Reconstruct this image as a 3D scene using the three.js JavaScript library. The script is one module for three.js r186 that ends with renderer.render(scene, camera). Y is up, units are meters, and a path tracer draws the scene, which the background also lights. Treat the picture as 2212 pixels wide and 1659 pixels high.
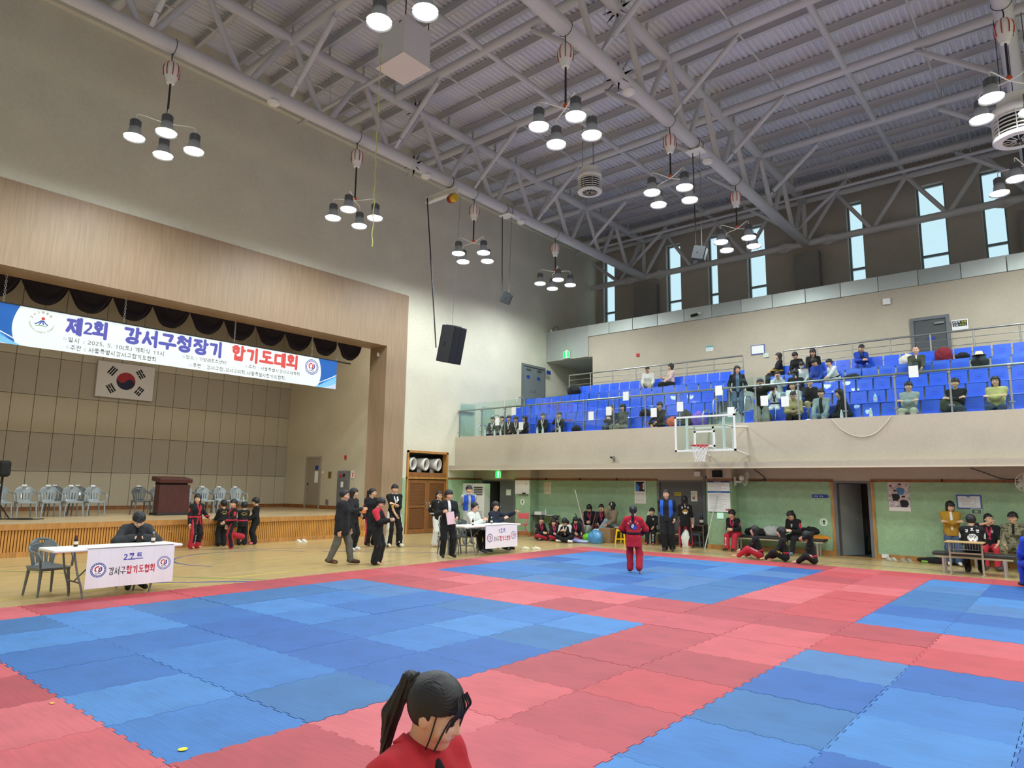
import * as THREE from 'three';
import { mergeGeometries, mergeVertices, toCreasedNormals } from 'three/addons/utils/BufferGeometryUtils.js';
import { RectAreaLightUniformsLib } from 'three/addons/lights/RectAreaLightUniformsLib.js';
import { RoundedBoxGeometry } from 'three/addons/geometries/RoundedBoxGeometry.js';

// ---------------------------------------------------------------- camera, sky, exposure, light levels
const V = (x, y, z) => new THREE.Vector3(x, y, z), RAD = Math.PI / 180;
const scene = new THREE.Scene();
const camera = new THREE.PerspectiveCamera(59.17, 2212 / 1659, 0.1, 200);
camera.rotation.order = 'YXZ';
camera.position.set(0.013, 1.734, -0.406);
camera.rotation.set(8.599 * RAD, 40.01 * RAD, 0.74 * RAD);
scene.background = new THREE.Color().setRGB(0.8, 1.0, 1.15);        // overcast daylight sky behind the clerestory windows
const renderer = new THREE.WebGLRenderer();
renderer.toneMapping = THREE.LinearToneMapping;
renderer.toneMappingExposure = 1.0;
renderer.shadowMap.enabled = true; RectAreaLightUniformsLib.init();
const LAMP = 19.5, LAMP_GLOW = 9, STAGE = 95, LAMP_COLOR = new THREE.Color().setRGB(0.9, 1.0, 1.0);                                       // each high-bay lamp: candela towards the floor, glow of its lens

// ---------------------------------------------------------------- helpers
let seed = 7;
const rnd = (a = 1, b) => { seed = (seed * 1664525 + 1013904223) >>> 0; const t = seed / 4294967296; return b === undefined ? t * a : a + (b - a) * t; };
const used = {};
const numbered = (n) => { const k = used[n] = (used[n] ?? -1) + 1; return k ? n + '_' + String(k).padStart(3, '0') : n; };
const tag = (o, label, category, group, kind) => { const u = { label, category }; if (group) u.group = group; if (kind) u.kind = kind; Object.assign(o.userData, u); return o; };
function thing(name, label, category, pos = [0, 0, 0], turn = 0, group) {
  const o = new THREE.Group(); o.name = numbered(name); o.position.set(...pos); o.rotation.y = turn; scene.add(o);
  return tag(o, label, category, group);
}
function part(parent, name, geo, mat, label) {
  const m = new THREE.Mesh(Array.isArray(geo) ? merge(geo) : geo, mat); m.name = name; (parent || scene).add(m);
  if (parent == null || parent === scene) m.name = numbered(name);
  if (label) m.userData.label = label;
  return m;
}
const single = (name, geo, mat, label, category, group) => tag(part(scene, name, geo, mat), label, category, group);
function struct(name, geo, mat, label) { const m = part(scene, name, geo, mat); m.userData.kind = 'structure'; if (label) m.userData.label = label; return m; }
const structGroup = (name, label) => { const g = new THREE.Group(); g.name = numbered(name); g.userData.kind = 'structure'; if (label) g.userData.label = label; scene.add(g); return g; };
const sub = (parent, name, pos, turn = 0) => { const g = new THREE.Group(); g.name = name; if (pos) g.position.set(...pos); g.rotation.y = turn; parent.add(g); return g; };
function clean(g) { const n = g.index ? g.toNonIndexed() : g; for (const k of Object.keys(n.attributes)) if (!['position', 'normal', 'uv'].includes(k)) n.deleteAttribute(k); if (!n.attributes.uv) n.setAttribute('uv', new THREE.BufferAttribute(new Float32Array(n.attributes.position.count * 2), 2)); return n; }
const merge = (list) => list.length === 1 ? list[0] : mergeGeometries(list.map(clean));
const mv = (g, x, y, z) => g.translate(x, y, z);
function uvm(g, s = 1) {                                             // uv in metres, taken from the face direction
  const n = clean(g), p = n.attributes.position, q = n.attributes.normal, u = new Float32Array(p.count * 2);
  for (let i = 0; i < p.count; i++) {
    const ax = Math.abs(q.getX(i)), ay = Math.abs(q.getY(i)), az = Math.abs(q.getZ(i));
    const [a, b] = ay > ax && ay > az ? [p.getX(i), p.getZ(i)] : ax > az ? [p.getZ(i), p.getY(i)] : [p.getX(i), p.getY(i)];
    u[2 * i] = a * s; u[2 * i + 1] = b * s;
  }
  n.setAttribute('uv', new THREE.BufferAttribute(u, 2)); return n;
}
const box = (w, h, d, x = 0, y = 0, z = 0) => mv(new THREE.BoxGeometry(w, h, d), x, y, z);
const slab = (x0, x1, y0, y1, z0, z1) => box(Math.abs(x1 - x0), Math.abs(y1 - y0), Math.abs(z1 - z0), (x0 + x1) / 2, (y0 + y1) / 2, (z0 + z1) / 2);
const mslab = (...a) => uvm(slab(...a));
const rbox = (w, h, d, r, x = 0, y = 0, z = 0, s = 2) => mv(new RoundedBoxGeometry(w, h, d, s, Math.min(r, w / 2, h / 2, d / 2) * 0.999), x, y, z);
const cyl = (r0, r1, h, x = 0, y = 0, z = 0, n = 16, open = false) => mv(new THREE.CylinderGeometry(r1, r0, h, n, 1, open), x, y, z);   // r0 below, r1 above
const ball = (r, x = 0, y = 0, z = 0, n = 12) => mv(new THREE.SphereGeometry(r, n, Math.max(6, n * 0.7 | 0)), x, y, z);
function bar(a, b, r, n = 10, r1 = r) {
  const A = V(...a), B = V(...b), d = B.clone().sub(A), g = new THREE.CylinderGeometry(r1, r, d.length(), n, 1);
  g.applyQuaternion(new THREE.Quaternion().setFromUnitVectors(V(0, 1, 0), d.clone().normalize()));
  return mv(g, (a[0] + b[0]) / 2, (a[1] + b[1]) / 2, (a[2] + b[2]) / 2);
}
const tube = (pts, r, n = 32, m = 6, closed = false) => new THREE.TubeGeometry(new THREE.CatmullRomCurve3(pts.map((p) => V(...p)), closed), n, r, m, closed);
const lathe = (pts, n = 20, x = 0, y = 0, z = 0) => mv(new THREE.LatheGeometry(pts.map((p) => new THREE.Vector2(p[0], p[1])), n), x, y, z);
const extr = (pts, d, o = {}) => new THREE.ExtrudeGeometry(new THREE.Shape(pts.map((p) => new THREE.Vector2(p[0], p[1]))), { depth: d, bevelEnabled: false, ...o });
const rot = (g, x = 0, y = 0, z = 0) => { if (x) g.rotateX(x); if (y) g.rotateY(y); if (z) g.rotateZ(z); return g; };

// ---------------------------------------------------------------- textures and materials
const hash = (x, y) => { let h = (x * 374761393 + y * 668265263) | 0; h = Math.imul(h ^ (h >>> 13), 1274126177); return ((h ^ (h >>> 16)) >>> 0) / 4294967296; };
function noise(x, y, px, py) {                                        // value noise that repeats every px, py cells
  const x0 = Math.floor(x), y0 = Math.floor(y), f = x - x0, g = y - y0, s = f * f * (3 - 2 * f), t = g * g * (3 - 2 * g);
  const w = (a, b) => hash(((a % px) + px) % px, ((b % py) + py) % py);
  return (w(x0, y0) * (1 - s) + w(x0 + 1, y0) * s) * (1 - t) + (w(x0, y0 + 1) * (1 - s) + w(x0 + 1, y0 + 1) * s) * t;
}
function tex(n, f, srgb = true, rx = 1, ry = rx) {
  const d = new Uint8Array(n * n * 4);
  for (let y = 0; y < n; y++) for (let x = 0; x < n; x++) { const c = f(x / n, y / n), i = (y * n + x) * 4; d[i] = c[0]; d[i + 1] = c[1]; d[i + 2] = c[2]; d[i + 3] = 255; }
  const t = new THREE.DataTexture(d, n, n); t.magFilter = THREE.LinearFilter; t.minFilter = THREE.LinearMipmapLinearFilter; t.generateMipmaps = true; t.wrapS = t.wrapT = THREE.RepeatWrapping;
  if (srgb) t.colorSpace = THREE.SRGBColorSpace; t.repeat.set(rx, ry); t.needsUpdate = true; return t;
}
const hex = (h) => [h >> 16, (h >> 8) & 255, h & 255];
const grey = (v) => { v = Math.max(0, Math.min(255, v * 255)); return [v, v, v]; };
const tint = (c, k) => c.map((v) => Math.max(0, Math.min(255, v * k)));
const mat = (color, o = {}) => new THREE.MeshStandardMaterial({ color, roughness: 0.75, ...o });
const fleck = tex(256, (u, v) => grey(0.93 + 0.07 * noise(u * 96, v * 96, 96, 96)), true, 1), fleckBump = tex(256, (u, v) => grey(noise(u * 128, v * 128, 128, 128)), false, 1);
const blotch = tex(256, (u, v) => grey(0.94 + 0.045 * noise(u * 5, v * 5, 5, 5) + 0.03 * noise(u * 60, v * 60, 60, 60)), true, 0.35);
const plain = (c, o = {}) => mat(c, { map: blotch, ...o });          // painted plaster
const fabric = (c, o = {}) => mat(c, { map: fleck, bumpMap: fleckBump, bumpScale: 0.003, roughness: 0.95, ...o });
function canvas(w, h, draw) {
  const c = document.createElement('canvas'); c.width = w; c.height = h; draw(c.getContext('2d'), w, h);
  const t = new THREE.CanvasTexture(c); t.colorSpace = THREE.SRGBColorSpace; t.magFilter = THREE.LinearFilter; t.anisotropy = 8; return t;
}
const M = {
  wall: plain(0xded9c6), beige: plain(0xc2b6a3), grayWall: plain(0xb4b6b2), windowWall: plain(0xb9b0a6), pillar: plain(0x8f8b88),
  steel: mat(0xcccbce, { roughness: 0.55, map: blotch }), deck: mat(0xdcdde4, { roughness: 0.5 }), whiteMetal: mat(0xe8e6e0, { roughness: 0.4 }), dark: mat(0x1b1c1f, { roughness: 0.6 }),
  black: mat(0x101114, { roughness: 0.8 }), grey: mat(0x77797c), chrome: mat(0xc9ccd0, { metalness: 0.9, roughness: 0.28 }), cord: mat(0x2c2c2e), white: mat(0xf0efec, { roughness: 0.6 }),
  paper: mat(0xeff0ee, { roughness: 0.9 }), doorGrey: mat(0x6f7276, { roughness: 0.5 }), stainless: mat(0xa7a6a2, { metalness: 0.85, roughness: 0.35 }), red: mat(0xc22a2c, { roughness: 0.6 }), blueSign: mat(0x1f3f9c, { roughness: 0.5 }),
  glass: new THREE.MeshPhysicalMaterial({ color: 0xf2faf8, transmission: 1, thickness: 0, roughness: 0.02, ior: 1.45 }), rubber: mat(0x2a2b2d, { roughness: 0.9 }),
};
const woodTex = (c, along, n = 256, k = 0.16) => tex(n, (u, v) => { const g = noise(u * 90, v * 3, 90, 3) * 0.6 + noise(u * 24, v * 2, 24, 2) * 0.4; return tint(c, 1 - k + 2 * k * g); }, true, along);
M.laminate = mat(0xffffff, { map: tex(512, (u, v) => tint(hex(0x9a8168), 0.9 + 0.12 * noise(u * 256, v * 4, 256, 4) + 0.06 * noise(u * 60, v * 3, 60, 3) + 0.05 * noise(u * 3, v * 3, 3, 3)), true, 0.5), roughness: 0.5 });
M.oak = mat(0xffffff, { map: woodTex(hex(0xb98346), 1.2), roughness: 0.45 });
M.oakDark = mat(0xffffff, { map: woodTex(hex(0x8c5a30), 1.2), roughness: 0.5 });
M.slat = mat(0xffffff, { map: woodTex(hex(0xc98f45), 1.6), roughness: 0.5 });
// ---------------------------------------------------------------- floor
const FY = -0.025, XL = -18.9, XR = 10.4, ZB = -29.9, ZN = 10;         // wood floor level (mat tops lie at 0), stage wall, right wall, window wall, wall behind the camera
M.maple = new THREE.MeshPhysicalMaterial({ roughness: 0.32, clearcoat: 0.35, clearcoatRoughness: 0.18, map: tex(512, (u, v) => {
  const row = Math.floor(u * 32), off = hash(row, 3), b = Math.floor((v + off) * 3), k = 0.93 + 0.1 * hash(row, b + 11) + 0.08 * (noise(u * 512, v * 6, 512, 6) - 0.5);
  return tint(hex(0xcdb27c), k * ((u * 32) % 1 < 0.05 ? 0.86 : 1));
}, true, 0.5) });
const floor = struct('floor', mslab(-19.2, XR + 0.3, FY - 0.2, FY, -20.7, 1.8), M.maple, 'varnished maple strip gymnasium floor');
const lineMat = { b: mat(0x2c4fa8, { roughness: 0.4 }), g: mat(0x4d8a55, { roughness: 0.4 }), y: mat(0xe0cc4a, { roughness: 0.4 }) };
function courtLine(c, pts, w = 0.05) {                               // a painted line: a ribbon along points on the floor
  const P = pts.map(([x, z]) => V(x, 0, z)), pos = [], idx = [];
  P.forEach((p, i) => { const t = P[Math.min(i + 1, P.length - 1)].clone().sub(P[Math.max(i - 1, 0)]).normalize(), n = V(-t.z, 0, t.x).multiplyScalar(w / 2); pos.push(p.x + n.x, FY + 0.0015, p.z + n.z, p.x - n.x, FY + 0.0015, p.z - n.z); if (i) idx.push(2 * i - 2, 2 * i - 1, 2 * i, 2 * i, 2 * i - 1, 2 * i + 1); });
  const g = new THREE.BufferGeometry(); g.setAttribute('position', new THREE.Float32BufferAttribute(pos, 3)); g.setIndex(idx); g.computeVertexNormals();
  if (g.attributes.normal.getY(0) < 0) { g.setIndex(idx.reverse()); g.computeVertexNormals(); }
  return part(floor, 'court_line', g, lineMat[c]);
}
const arc = (x, z, r, a, b, n = 40) => Array.from({ length: n + 1 }, (_, i) => { const t = (a + (b - a) * i / n) * RAD; return [x + r * Math.cos(t), z + r * Math.sin(t)]; });

// ---------------------------------------------------------------- stage wall (left) with the proscenium
const WT = 0.3, TOPY = 14.75;
const wallLeft = structGroup('wall_left', 'cream painted stage wall');
const wl = (z0, z1, y0, y1) => part(wallLeft, 'wall_panel', mslab(XL - WT, XL, y0, y1, z0, z1), M.wall);
wl(-2.2, ZN, FY, TOPY); wl(-16.8, -2.2, 8.77, TOPY); wl(-17.0, -16.8, FY, TOPY); wl(-19.12, -17.0, 2.97, TOPY); wl(-30.2, -19.12, FY, TOPY);
part(wallLeft, 'ledge', slab(XL, XL + 0.16, 13.6, 13.68, -29.9, ZN), M.wall);
const trim1 = struct('trim_1', [uvm(slab(XL - 0.9, XL + 0.03, 6.69, 8.77, -16.8, -2.2)), uvm(slab(XL - 0.9, XL + 0.03, FY, 6.69, -16.8, -15.85)), uvm(slab(XL - 0.9, XL + 0.03, FY, 6.69, -3.15, -2.2))], M.laminate, 'brown wood-grain laminate frame around the stage opening');
part(trim1, 'cable_box', rbox(0.05, 0.14, 0.14, 0.02, -19.3, 6.42, -15.83), M.white);

// stage platform with slatted front
const SY = 0.72, SX = XL - 0.02, ZS0 = -14.95, ZS1 = -3.15;
M.stageFloor = new THREE.MeshPhysicalMaterial({ map: woodTex(hex(0xcdb58c), 0.8), roughness: 0.3, clearcoat: 0.2 });
const stage = structGroup('stage', 'raised wooden stage with slatted front');
part(stage, 'stage_floor', [uvm(slab(-27.1, XL - 0.9, SY - 0.1, SY, -17.1, -1.9)), uvm(slab(XL - 0.92, SX + 0.03, SY - 0.1, SY, ZS0, ZS1))], M.stageFloor);
part(stage, 'nosing', uvm(slab(SX - 0.02, SX + 0.06, SY - 0.13, SY + 0.004, ZS0, ZS1)), M.oak);
part(stage, 'plinth', uvm(slab(SX - 0.03, SX + 0.05, FY, FY + 0.12, ZS0, ZS1)), M.oak);
part(stage, 'front_board', slab(SX - 0.06, SX - 0.02, FY, SY - 0.1, ZS0, ZS1), M.oakDark);
{ const s = []; for (let z = ZS0 + 0.03; z < ZS1; z += 0.062) s.push(slab(SX - 0.02, SX + 0.025 + 0.008 * rnd(), FY + 0.12, SY - 0.13, z, z + 0.042)); part(stage, 'front_slats', s, M.slat).userData.kind = 'stuff'; }
for (const [za, zb] of [[-9.35, -8.1], [-10.6, -9.35]]) {            // storage doors in the stage front
  const d = part(stage, 'storage_door', [slab(SX + 0.02, SX + 0.036, FY + 0.12, FY + 0.15, za, zb), slab(SX + 0.02, SX + 0.036, SY - 0.16, SY - 0.13, za, zb), slab(SX + 0.02, SX + 0.036, FY + 0.15, SY - 0.16, za, za + 0.03), slab(SX + 0.02, SX + 0.036, FY + 0.15, SY - 0.16, zb - 0.03, zb)].map((g) => uvm(g)), M.oak);
  part(d, 'handle', tube([[SX + 0.03, 0.42, (za + zb) / 2 - 0.08], [SX + 0.06, 0.42, (za + zb) / 2 - 0.06], [SX + 0.06, 0.42, (za + zb) / 2 + 0.06], [SX + 0.03, 0.42, (za + zb) / 2 + 0.08]], 0.007), M.chrome);
}
part(stage, 'stage_side', uvm(slab(XL - 0.9, SX + 0.03, FY, SY - 0.1, ZS0 - 0.05, ZS0)), M.oak);
for (let i = 0; i < 4; i++) part(stage, 'step', uvm(slab(XL - 0.95, XL - 0.06 - i * 0.22, FY + i * 0.185, FY + (i + 1) * 0.185, -15.84, ZS0 - 0.05)), i % 2 ? M.oak : M.slat);
// stage house
const stageBack = structGroup('wall_stage', 'stage back wall of fabric acoustic panels');
part(stageBack, 'wall_core', slab(-27.3, -27.06, 0, 9.2, -17.4, -1.6), M.pillar);
{ const rows = [0.84, 2.03, 3.33, 4.6, 5.92, 7.24, 8.6], pm = [fabric(0xc6bfab), fabric(0xb3ab9b), fabric(0xc0b6a0)], W = 0.655;
  for (let r = 0; r < 6; r++) for (let c = -1; c < 23; c++) {
    const z1 = c < 0 ? -17.1 : -16.61 + c * W, z2 = Math.min(-1.9, -16.61 + (c + 1) * W); if (z2 - z1 < 0.05) continue;
    part(stageBack, 'acoustic_panel', mv(uvm(rbox(0.05, rows[r + 1] - rows[r] - 0.012, z2 - z1 - 0.012, 0.008, 0, 0, 0, 1)), -27.03, (rows[r] + rows[r + 1]) / 2, (z1 + z2) / 2), pm[[0, 1, 2, 1, 0, 1][r]]);
  } }
part(stageBack, 'skirting', uvm(slab(-27.06, -26.99, SY, 0.84, -17.1, -1.9)), M.oakDark);
struct('wall_stage_right', uvm(slab(-27.3, XL - 0.9, 0, 9.2, -17.4, -17.1)), plain(0xcfc7ae), 'cream side wall of the stage');
struct('wall_stage_left', slab(-27.3, XL - 0.9, 0, 9.2, -1.9, -1.6), M.wall);
struct('ceiling_stage', slab(-27.3, XL - 0.3, 9.2, 9.4, -17.4, -1.6), M.pillar);
part(stageBack, 'side_skirting', uvm(slab(-26.99, XL - 0.9, SY, 0.86, -17.1, -17.07)), M.oakDark);

// ---------------------------------------------------------------- far side: green wall under the balcony
const ZG = -20.6, LIP = 2.33;
M.green = mat(0xffffff, { map: tex(256, (u, v) => tint(hex(0x9fbd98), 0.86 + 0.2 * noise(u * 110, v * 110, 110, 110) + 0.06 * noise(u * 9, v * 9, 9, 9)), true, 1.1), bumpMap: fleckBump, bumpScale: 0.004, roughness: 0.95 });
const wallFar = structGroup('wall_far', 'green felt-covered wall under the balcony');
const DOORS = [[-18.42, -16.72, 1.98], [-10.68, -9.02, 1.98], [-5.3, -4.36, 1.98]];
{ let x = XL; for (const [a, b, h] of [...DOORS, [XR, XR, 0]]) {
    part(wallFar, 'green_panel', uvm(slab(x, a, FY, 1.98, ZG - 0.15, ZG)), M.green);
    if (b > a) part(wallFar, 'lintel', uvm(slab(a, b, h, 1.98 + 0.002, ZG - 0.15, ZG)), M.beige);
    const n = Math.max(1, Math.round((a - x) / 1.6));
    for (let i = 0; i < n && a - x > 0.1; i++) {
      const g = part(wallFar, 'wood_rail', uvm(slab(x + (a - x) * i / n + 0.004, x + (a - x) * (i + 1) / n - 0.004, 1.97, 2.035, ZG, ZG + 0.03)), M.oakDark);
      if (i) part(g, 'hook', slab(x + (a - x) * i / n - 0.015, x + (a - x) * i / n + 0.015, 1.98, 2.05, ZG + 0.02, ZG + 0.06), M.black);
    }
    if (a - x > 0.1) part(wallFar, 'baseboard', uvm(slab(x, a, FY, 0.1, ZG, ZG + 0.025)), M.oak);
    x = b;
  } }
part(wallFar, 'upper_wall', uvm(slab(XL, XR, 1.98, LIP + 0.2, ZG - 0.15, ZG)), M.beige);
for (const [a, b] of [[-16.25, -15.58], [-8.76, -8.0]]) {           // two columns
  const c = sub(wallFar, 'column'); part(c, 'column_base', uvm(slab(a, b, FY, 1.98, ZG, -20.1)), M.green); part(c, 'column_head', uvm(slab(a, b, 1.98, LIP, ZG, -20.1)), M.beige);
  part(c, 'column_rail', uvm(slab(a - 0.02, b + 0.02, 1.97, 2.035, ZG, -20.07)), M.oakDark); part(c, 'column_skirting', uvm(slab(a - 0.02, b + 0.02, FY, 0.1, ZG, -20.07)), M.oak);
}
// side strip of the stage wall under the balcony and beside the louvred doors
part(wallLeft, 'green_strip', uvm(slab(XL, XL + 0.02, FY, 1.98, ZG, -19.14)), M.green); part(wallLeft, 'green_strip', uvm(slab(XL, XL + 0.02, FY, 1.98, -16.98, -16.82)), M.green);
part(wallLeft, 'wood_rail', uvm(slab(XL, XL + 0.035, 1.97, 2.035, ZG, -19.14)), M.oakDark);
// rooms behind the doorways
const rooms = struct('wall_back_rooms', [slab(-18.9, 0, FY, 2.3, -22.9, -22.7), slab(-16.5, -16.3, FY, 2.3, -22.7, ZG - 0.15), slab(-11, -10.8, FY, 2.3, -22.7, ZG - 0.15), slab(-6.1, -5.9, FY, 2.3, -22.7, ZG - 0.15), slab(-3.6, -3.4, FY, 2.3, -22.7, ZG - 0.15), slab(-18.9, 0, 2.3, 2.4, -22.7, ZG - 0.15)], plain(0x8f8a82));
struct('floor_back_rooms', slab(-18.9, 0, FY - 0.1, FY, -22.7, -20.7), mat(0x4a5a5c, { roughness: 0.4 }));

// ---------------------------------------------------------------- balcony
const ZP = -19.5;
struct('wall_balcony', [uvm(slab(XL, XR, 2.5, 3.62, ZP - 0.2, ZP)), uvm(slab(XL, XR, LIP, 2.5, -20.9, -19.18))], M.beige, 'beige balcony parapet and edge beam');
struct('trim_2', uvm(slab(XL, XR, LIP - 0.012, LIP + 0.02, -19.2, -19.165)), mat(0xd8c5b2));
M.concrete = plain(0xaeb3ae);
const ROWY = (k) => 3.27 + 0.463 * (k - 1), ROWZ = (k) => -20.65 - 0.8 * (k - 1);
{ const st = [], tr = structGroup('bleacher_steps', 'grey concrete bleacher steps');
  for (let k = 1; k <= 5; k++) part(tr, 'row_step', uvm(slab(XL, XR, k === 1 ? 2.5 : ROWY(k) - 0.6, ROWY(k), k === 5 ? -25.5 : ROWZ(k) - 0.06, k === 1 ? ZP - 0.2 : ROWZ(k) + 0.74)), M.concrete);
  for (const [x0, x1] of [[XL + 0.03, -18.25], [-8.8, -7.85]]) for (let k = 1; k < 5; k++) for (let j = 1; j < 3; j++)
    part(tr, 'aisle_step', uvm(slab(x0, x1, ROWY(k), ROWY(k) + j * 0.154, ROWZ(k) - 0.06, ROWZ(k) + 0.5 - j * 0.26)), M.concrete);
  part(tr, 'aisle_sign', slab(-8.75, -7.9, ROWY(2) - 0.1, ROWY(2) - 0.02, ROWZ(2) + 0.74, ROWZ(2) + 0.745), mat(0x2c9c50, { roughness: 0.5 }));
}
// band wall behind the top row, with the corridor opening at its left end
struct('wall_band', [uvm(slab(-16.33, XR, 4.6, 8.44, -25.75, -25.45)), uvm(slab(XL, -16.33, 7.52, 8.44, -25.75, -25.47))], M.beige, 'beige wall behind the top bleacher row');
struct('wall_corridor', [uvm(slab(XL, XR, 4.6, 8.9, -29.6, -29.4)), uvm(slab(-12.2, -12, 4.6, 8.9, -29.4, -25.75))], M.beige);
struct('ceiling_corridor', [uvm(slab(XL, -12, 7.5, 7.6, -29.4, -25.7)), slab(XL, XR, 8.8, 8.93, -29.95, -25.47)], M.grayWall);
struct('floor_corridor', slab(XL, XR, 5.0, 5.11, -29.4, -25.5), M.concrete);
const band = structGroup('trim_3', 'grey metal panels along the wall top');
{ const xs = [XL, -17.78, -16.54, -15.44]; while (xs[xs.length - 1] < XR - 1.2) xs.push(xs[xs.length - 1] + 1.185); xs.push(XR);
  const bm = [mat(0xbcc3bd, { roughness: 0.45, metalness: 0.3 }), mat(0xb0b8b3, { roughness: 0.45, metalness: 0.3 }), mat(0xc6ccc6, { roughness: 0.45, metalness: 0.3 })];
  for (let i = 0; i < xs.length - 1; i++) part(band, 'metal_panel', i < 2 ? uvm(slab(xs[i] + 0.006, Math.min(xs[i + 1], -16.33) - 0.006, 7.53, 8.96, -25.5, -25.42)) : rbox(xs[i + 1] - xs[i] - 0.014, 0.52, 0.09, 0.012, (xs[i] + xs[i + 1]) / 2, 8.7, -25.44, 1), i < 2 ? M.grayWall : bm[(i * 7) % 3]); }

// ---------------------------------------------------------------- window wall
const WIN = [[-18.47, -17.92, 0], [-14.83, -14.2, 1], [-12.68, -12.34, 2], [-10.8, -10.12, 3], [-6.57, -6.1, 4], [-4.03, -3.2, 5], [-1.95, -1.36, 6], [0.6, 1.2, 7], [3, 3.6, 8], [5.4, 5.8, 9], [8, 8.6, 10]], WTOP = 13.62, WBOT = 9.4;
const wallBack = structGroup('wall_back', 'grey-brown clerestory wall with slot windows');
{ let x = XL - 0.3; for (const [a, b] of [...WIN, [XR + 0.3]]) { part(wallBack, 'wall_pier', uvm(slab(x, a - 0.07, 8.8, WTOP, ZB - 0.35, ZB)), M.windowWall); x = (b ?? 0) + 0.07; }
  part(wallBack, 'wall_head', uvm(slab(XL - 0.3, XR + 0.3, WTOP, TOPY, ZB - 0.35, ZB)), M.windowWall); part(wallBack, 'wall_foot', slab(XL - 0.3, XR + 0.3, 8.8, WBOT, ZB - 0.34, ZB - 0.01), M.windowWall); }
for (const [a, b] of [[-16.5, -15.3], [-8.7, -7.7], [-0.95, 0.05], [6.7, 7.7]]) part(wallBack, 'pier', uvm(slab(a, b, 8.9, 11.7, ZB, ZB + 0.42)), M.pillar);
M.frame = mat(0x8f969a, { roughness: 0.4, metalness: 0.4 });
for (const [a, b, i] of WIN) {
  const w = structGroup('window_' + (i + 1), 'tall slot window with a low transom'), z = ZB - 0.28, fr = [];
  for (const [x0, x1, y0, y1] of [[a - 0.07, a, WBOT, WTOP], [b, b + 0.07, WBOT, WTOP], [a, b, WBOT, WBOT + 0.06], [a, b, WTOP - 0.06, WTOP], [a, b, 10.74, 10.84]]) fr.push(slab(x0, x1, y0, y1, z - 0.05, z + 0.05));
  part(w, 'window_frame', fr, M.frame); part(w, 'pane', slab(a, b, 10.84, WTOP - 0.06, z - 0.004, z + 0.004), M.glass); part(w, 'pane', slab(a, b, WBOT + 0.06, 10.74, z - 0.004, z + 0.004), M.glass);
}
// ---------------------------------------------------------------- right wall and the side behind the camera
struct('wall_right', uvm(slab(XR, XR + 0.3, FY, TOPY, ZB - 0.35, ZN + 0.3)), M.wall);
struct('wall_near', [uvm(slab(XL, XR, FY, 3.6, 1.6, 1.9)), uvm(slab(XL - 0.3, XR + 0.3, 3.4, 9.6, ZN, ZN + 0.3)), uvm(slab(XL - 0.3, XR + 0.3, 13.4, TOPY, ZN, ZN + 0.3))], M.beige);
for (let i = 0; i < 10; i++) { const w = structGroup('window_' + (20 + i), 'clerestory window behind the camera'), x = XL - 0.3 + 2.99 * i; part(w, 'window_frame', [slab(x, x + 0.12, 9.6, 13.4, ZN, ZN + 0.3), slab(x + 2.87, x + 2.99, 9.6, 13.4, ZN, ZN + 0.3)], M.frame); part(w, 'pane', slab(x + 0.12, x + 2.87, 9.6, 13.4, ZN + 0.14, ZN + 0.148), M.glass); }
struct('floor_near_balcony', slab(XL, XR, 3.4, 3.6, 1.6, ZN), M.concrete);

// ---------------------------------------------------------------- roof
const DY = 14.62;
const ceiling = struct('ceiling', (() => {                           // ribbed steel deck, ribs along z
  const pts = []; let x = XL - 0.3; while (x < XR + 0.3) { pts.push([x, DY + 0.05], [x + 0.05, DY + 0.05], [x + 0.075, DY], [x + 0.145, DY], [x + 0.17, DY + 0.05]); x += 0.17; }
  const top = [[x, DY + 0.2], [XL - 0.3, DY + 0.2]]; return mv(extr([...pts, ...top], ZN - ZB + 0.6), 0, 0, ZB - 0.3);
})(), M.deck, 'ribbed grey steel roof deck');
const PIPEZ = []; for (let i = 0; i < 11; i++) PIPEZ.push(-27.75 + 3.645 * i);
const iBeam = (z, y) => [slab(XL, XR, y, y + 0.02, z - 0.06, z + 0.06), slab(XL, XR, y + 0.24, y + 0.26, z - 0.06, z + 0.06), slab(XL, XR, y + 0.02, y + 0.24, z - 0.006, z + 0.006)];
for (let i = 0; i < 33; i++) part(ceiling, 'purlin', iBeam(-28.965 + 1.215 * i, DY - 0.27), M.steel);
const TX = [-15.75, -8.1, -0.45, 7.2], LY = 12.0, UY = 13.87, NODE0 = -27.72, NS = 2.43;
const stubGeo = slab(-0.05, 0.05, UY, DY - 0.27, -0.004, 0.004);
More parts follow.
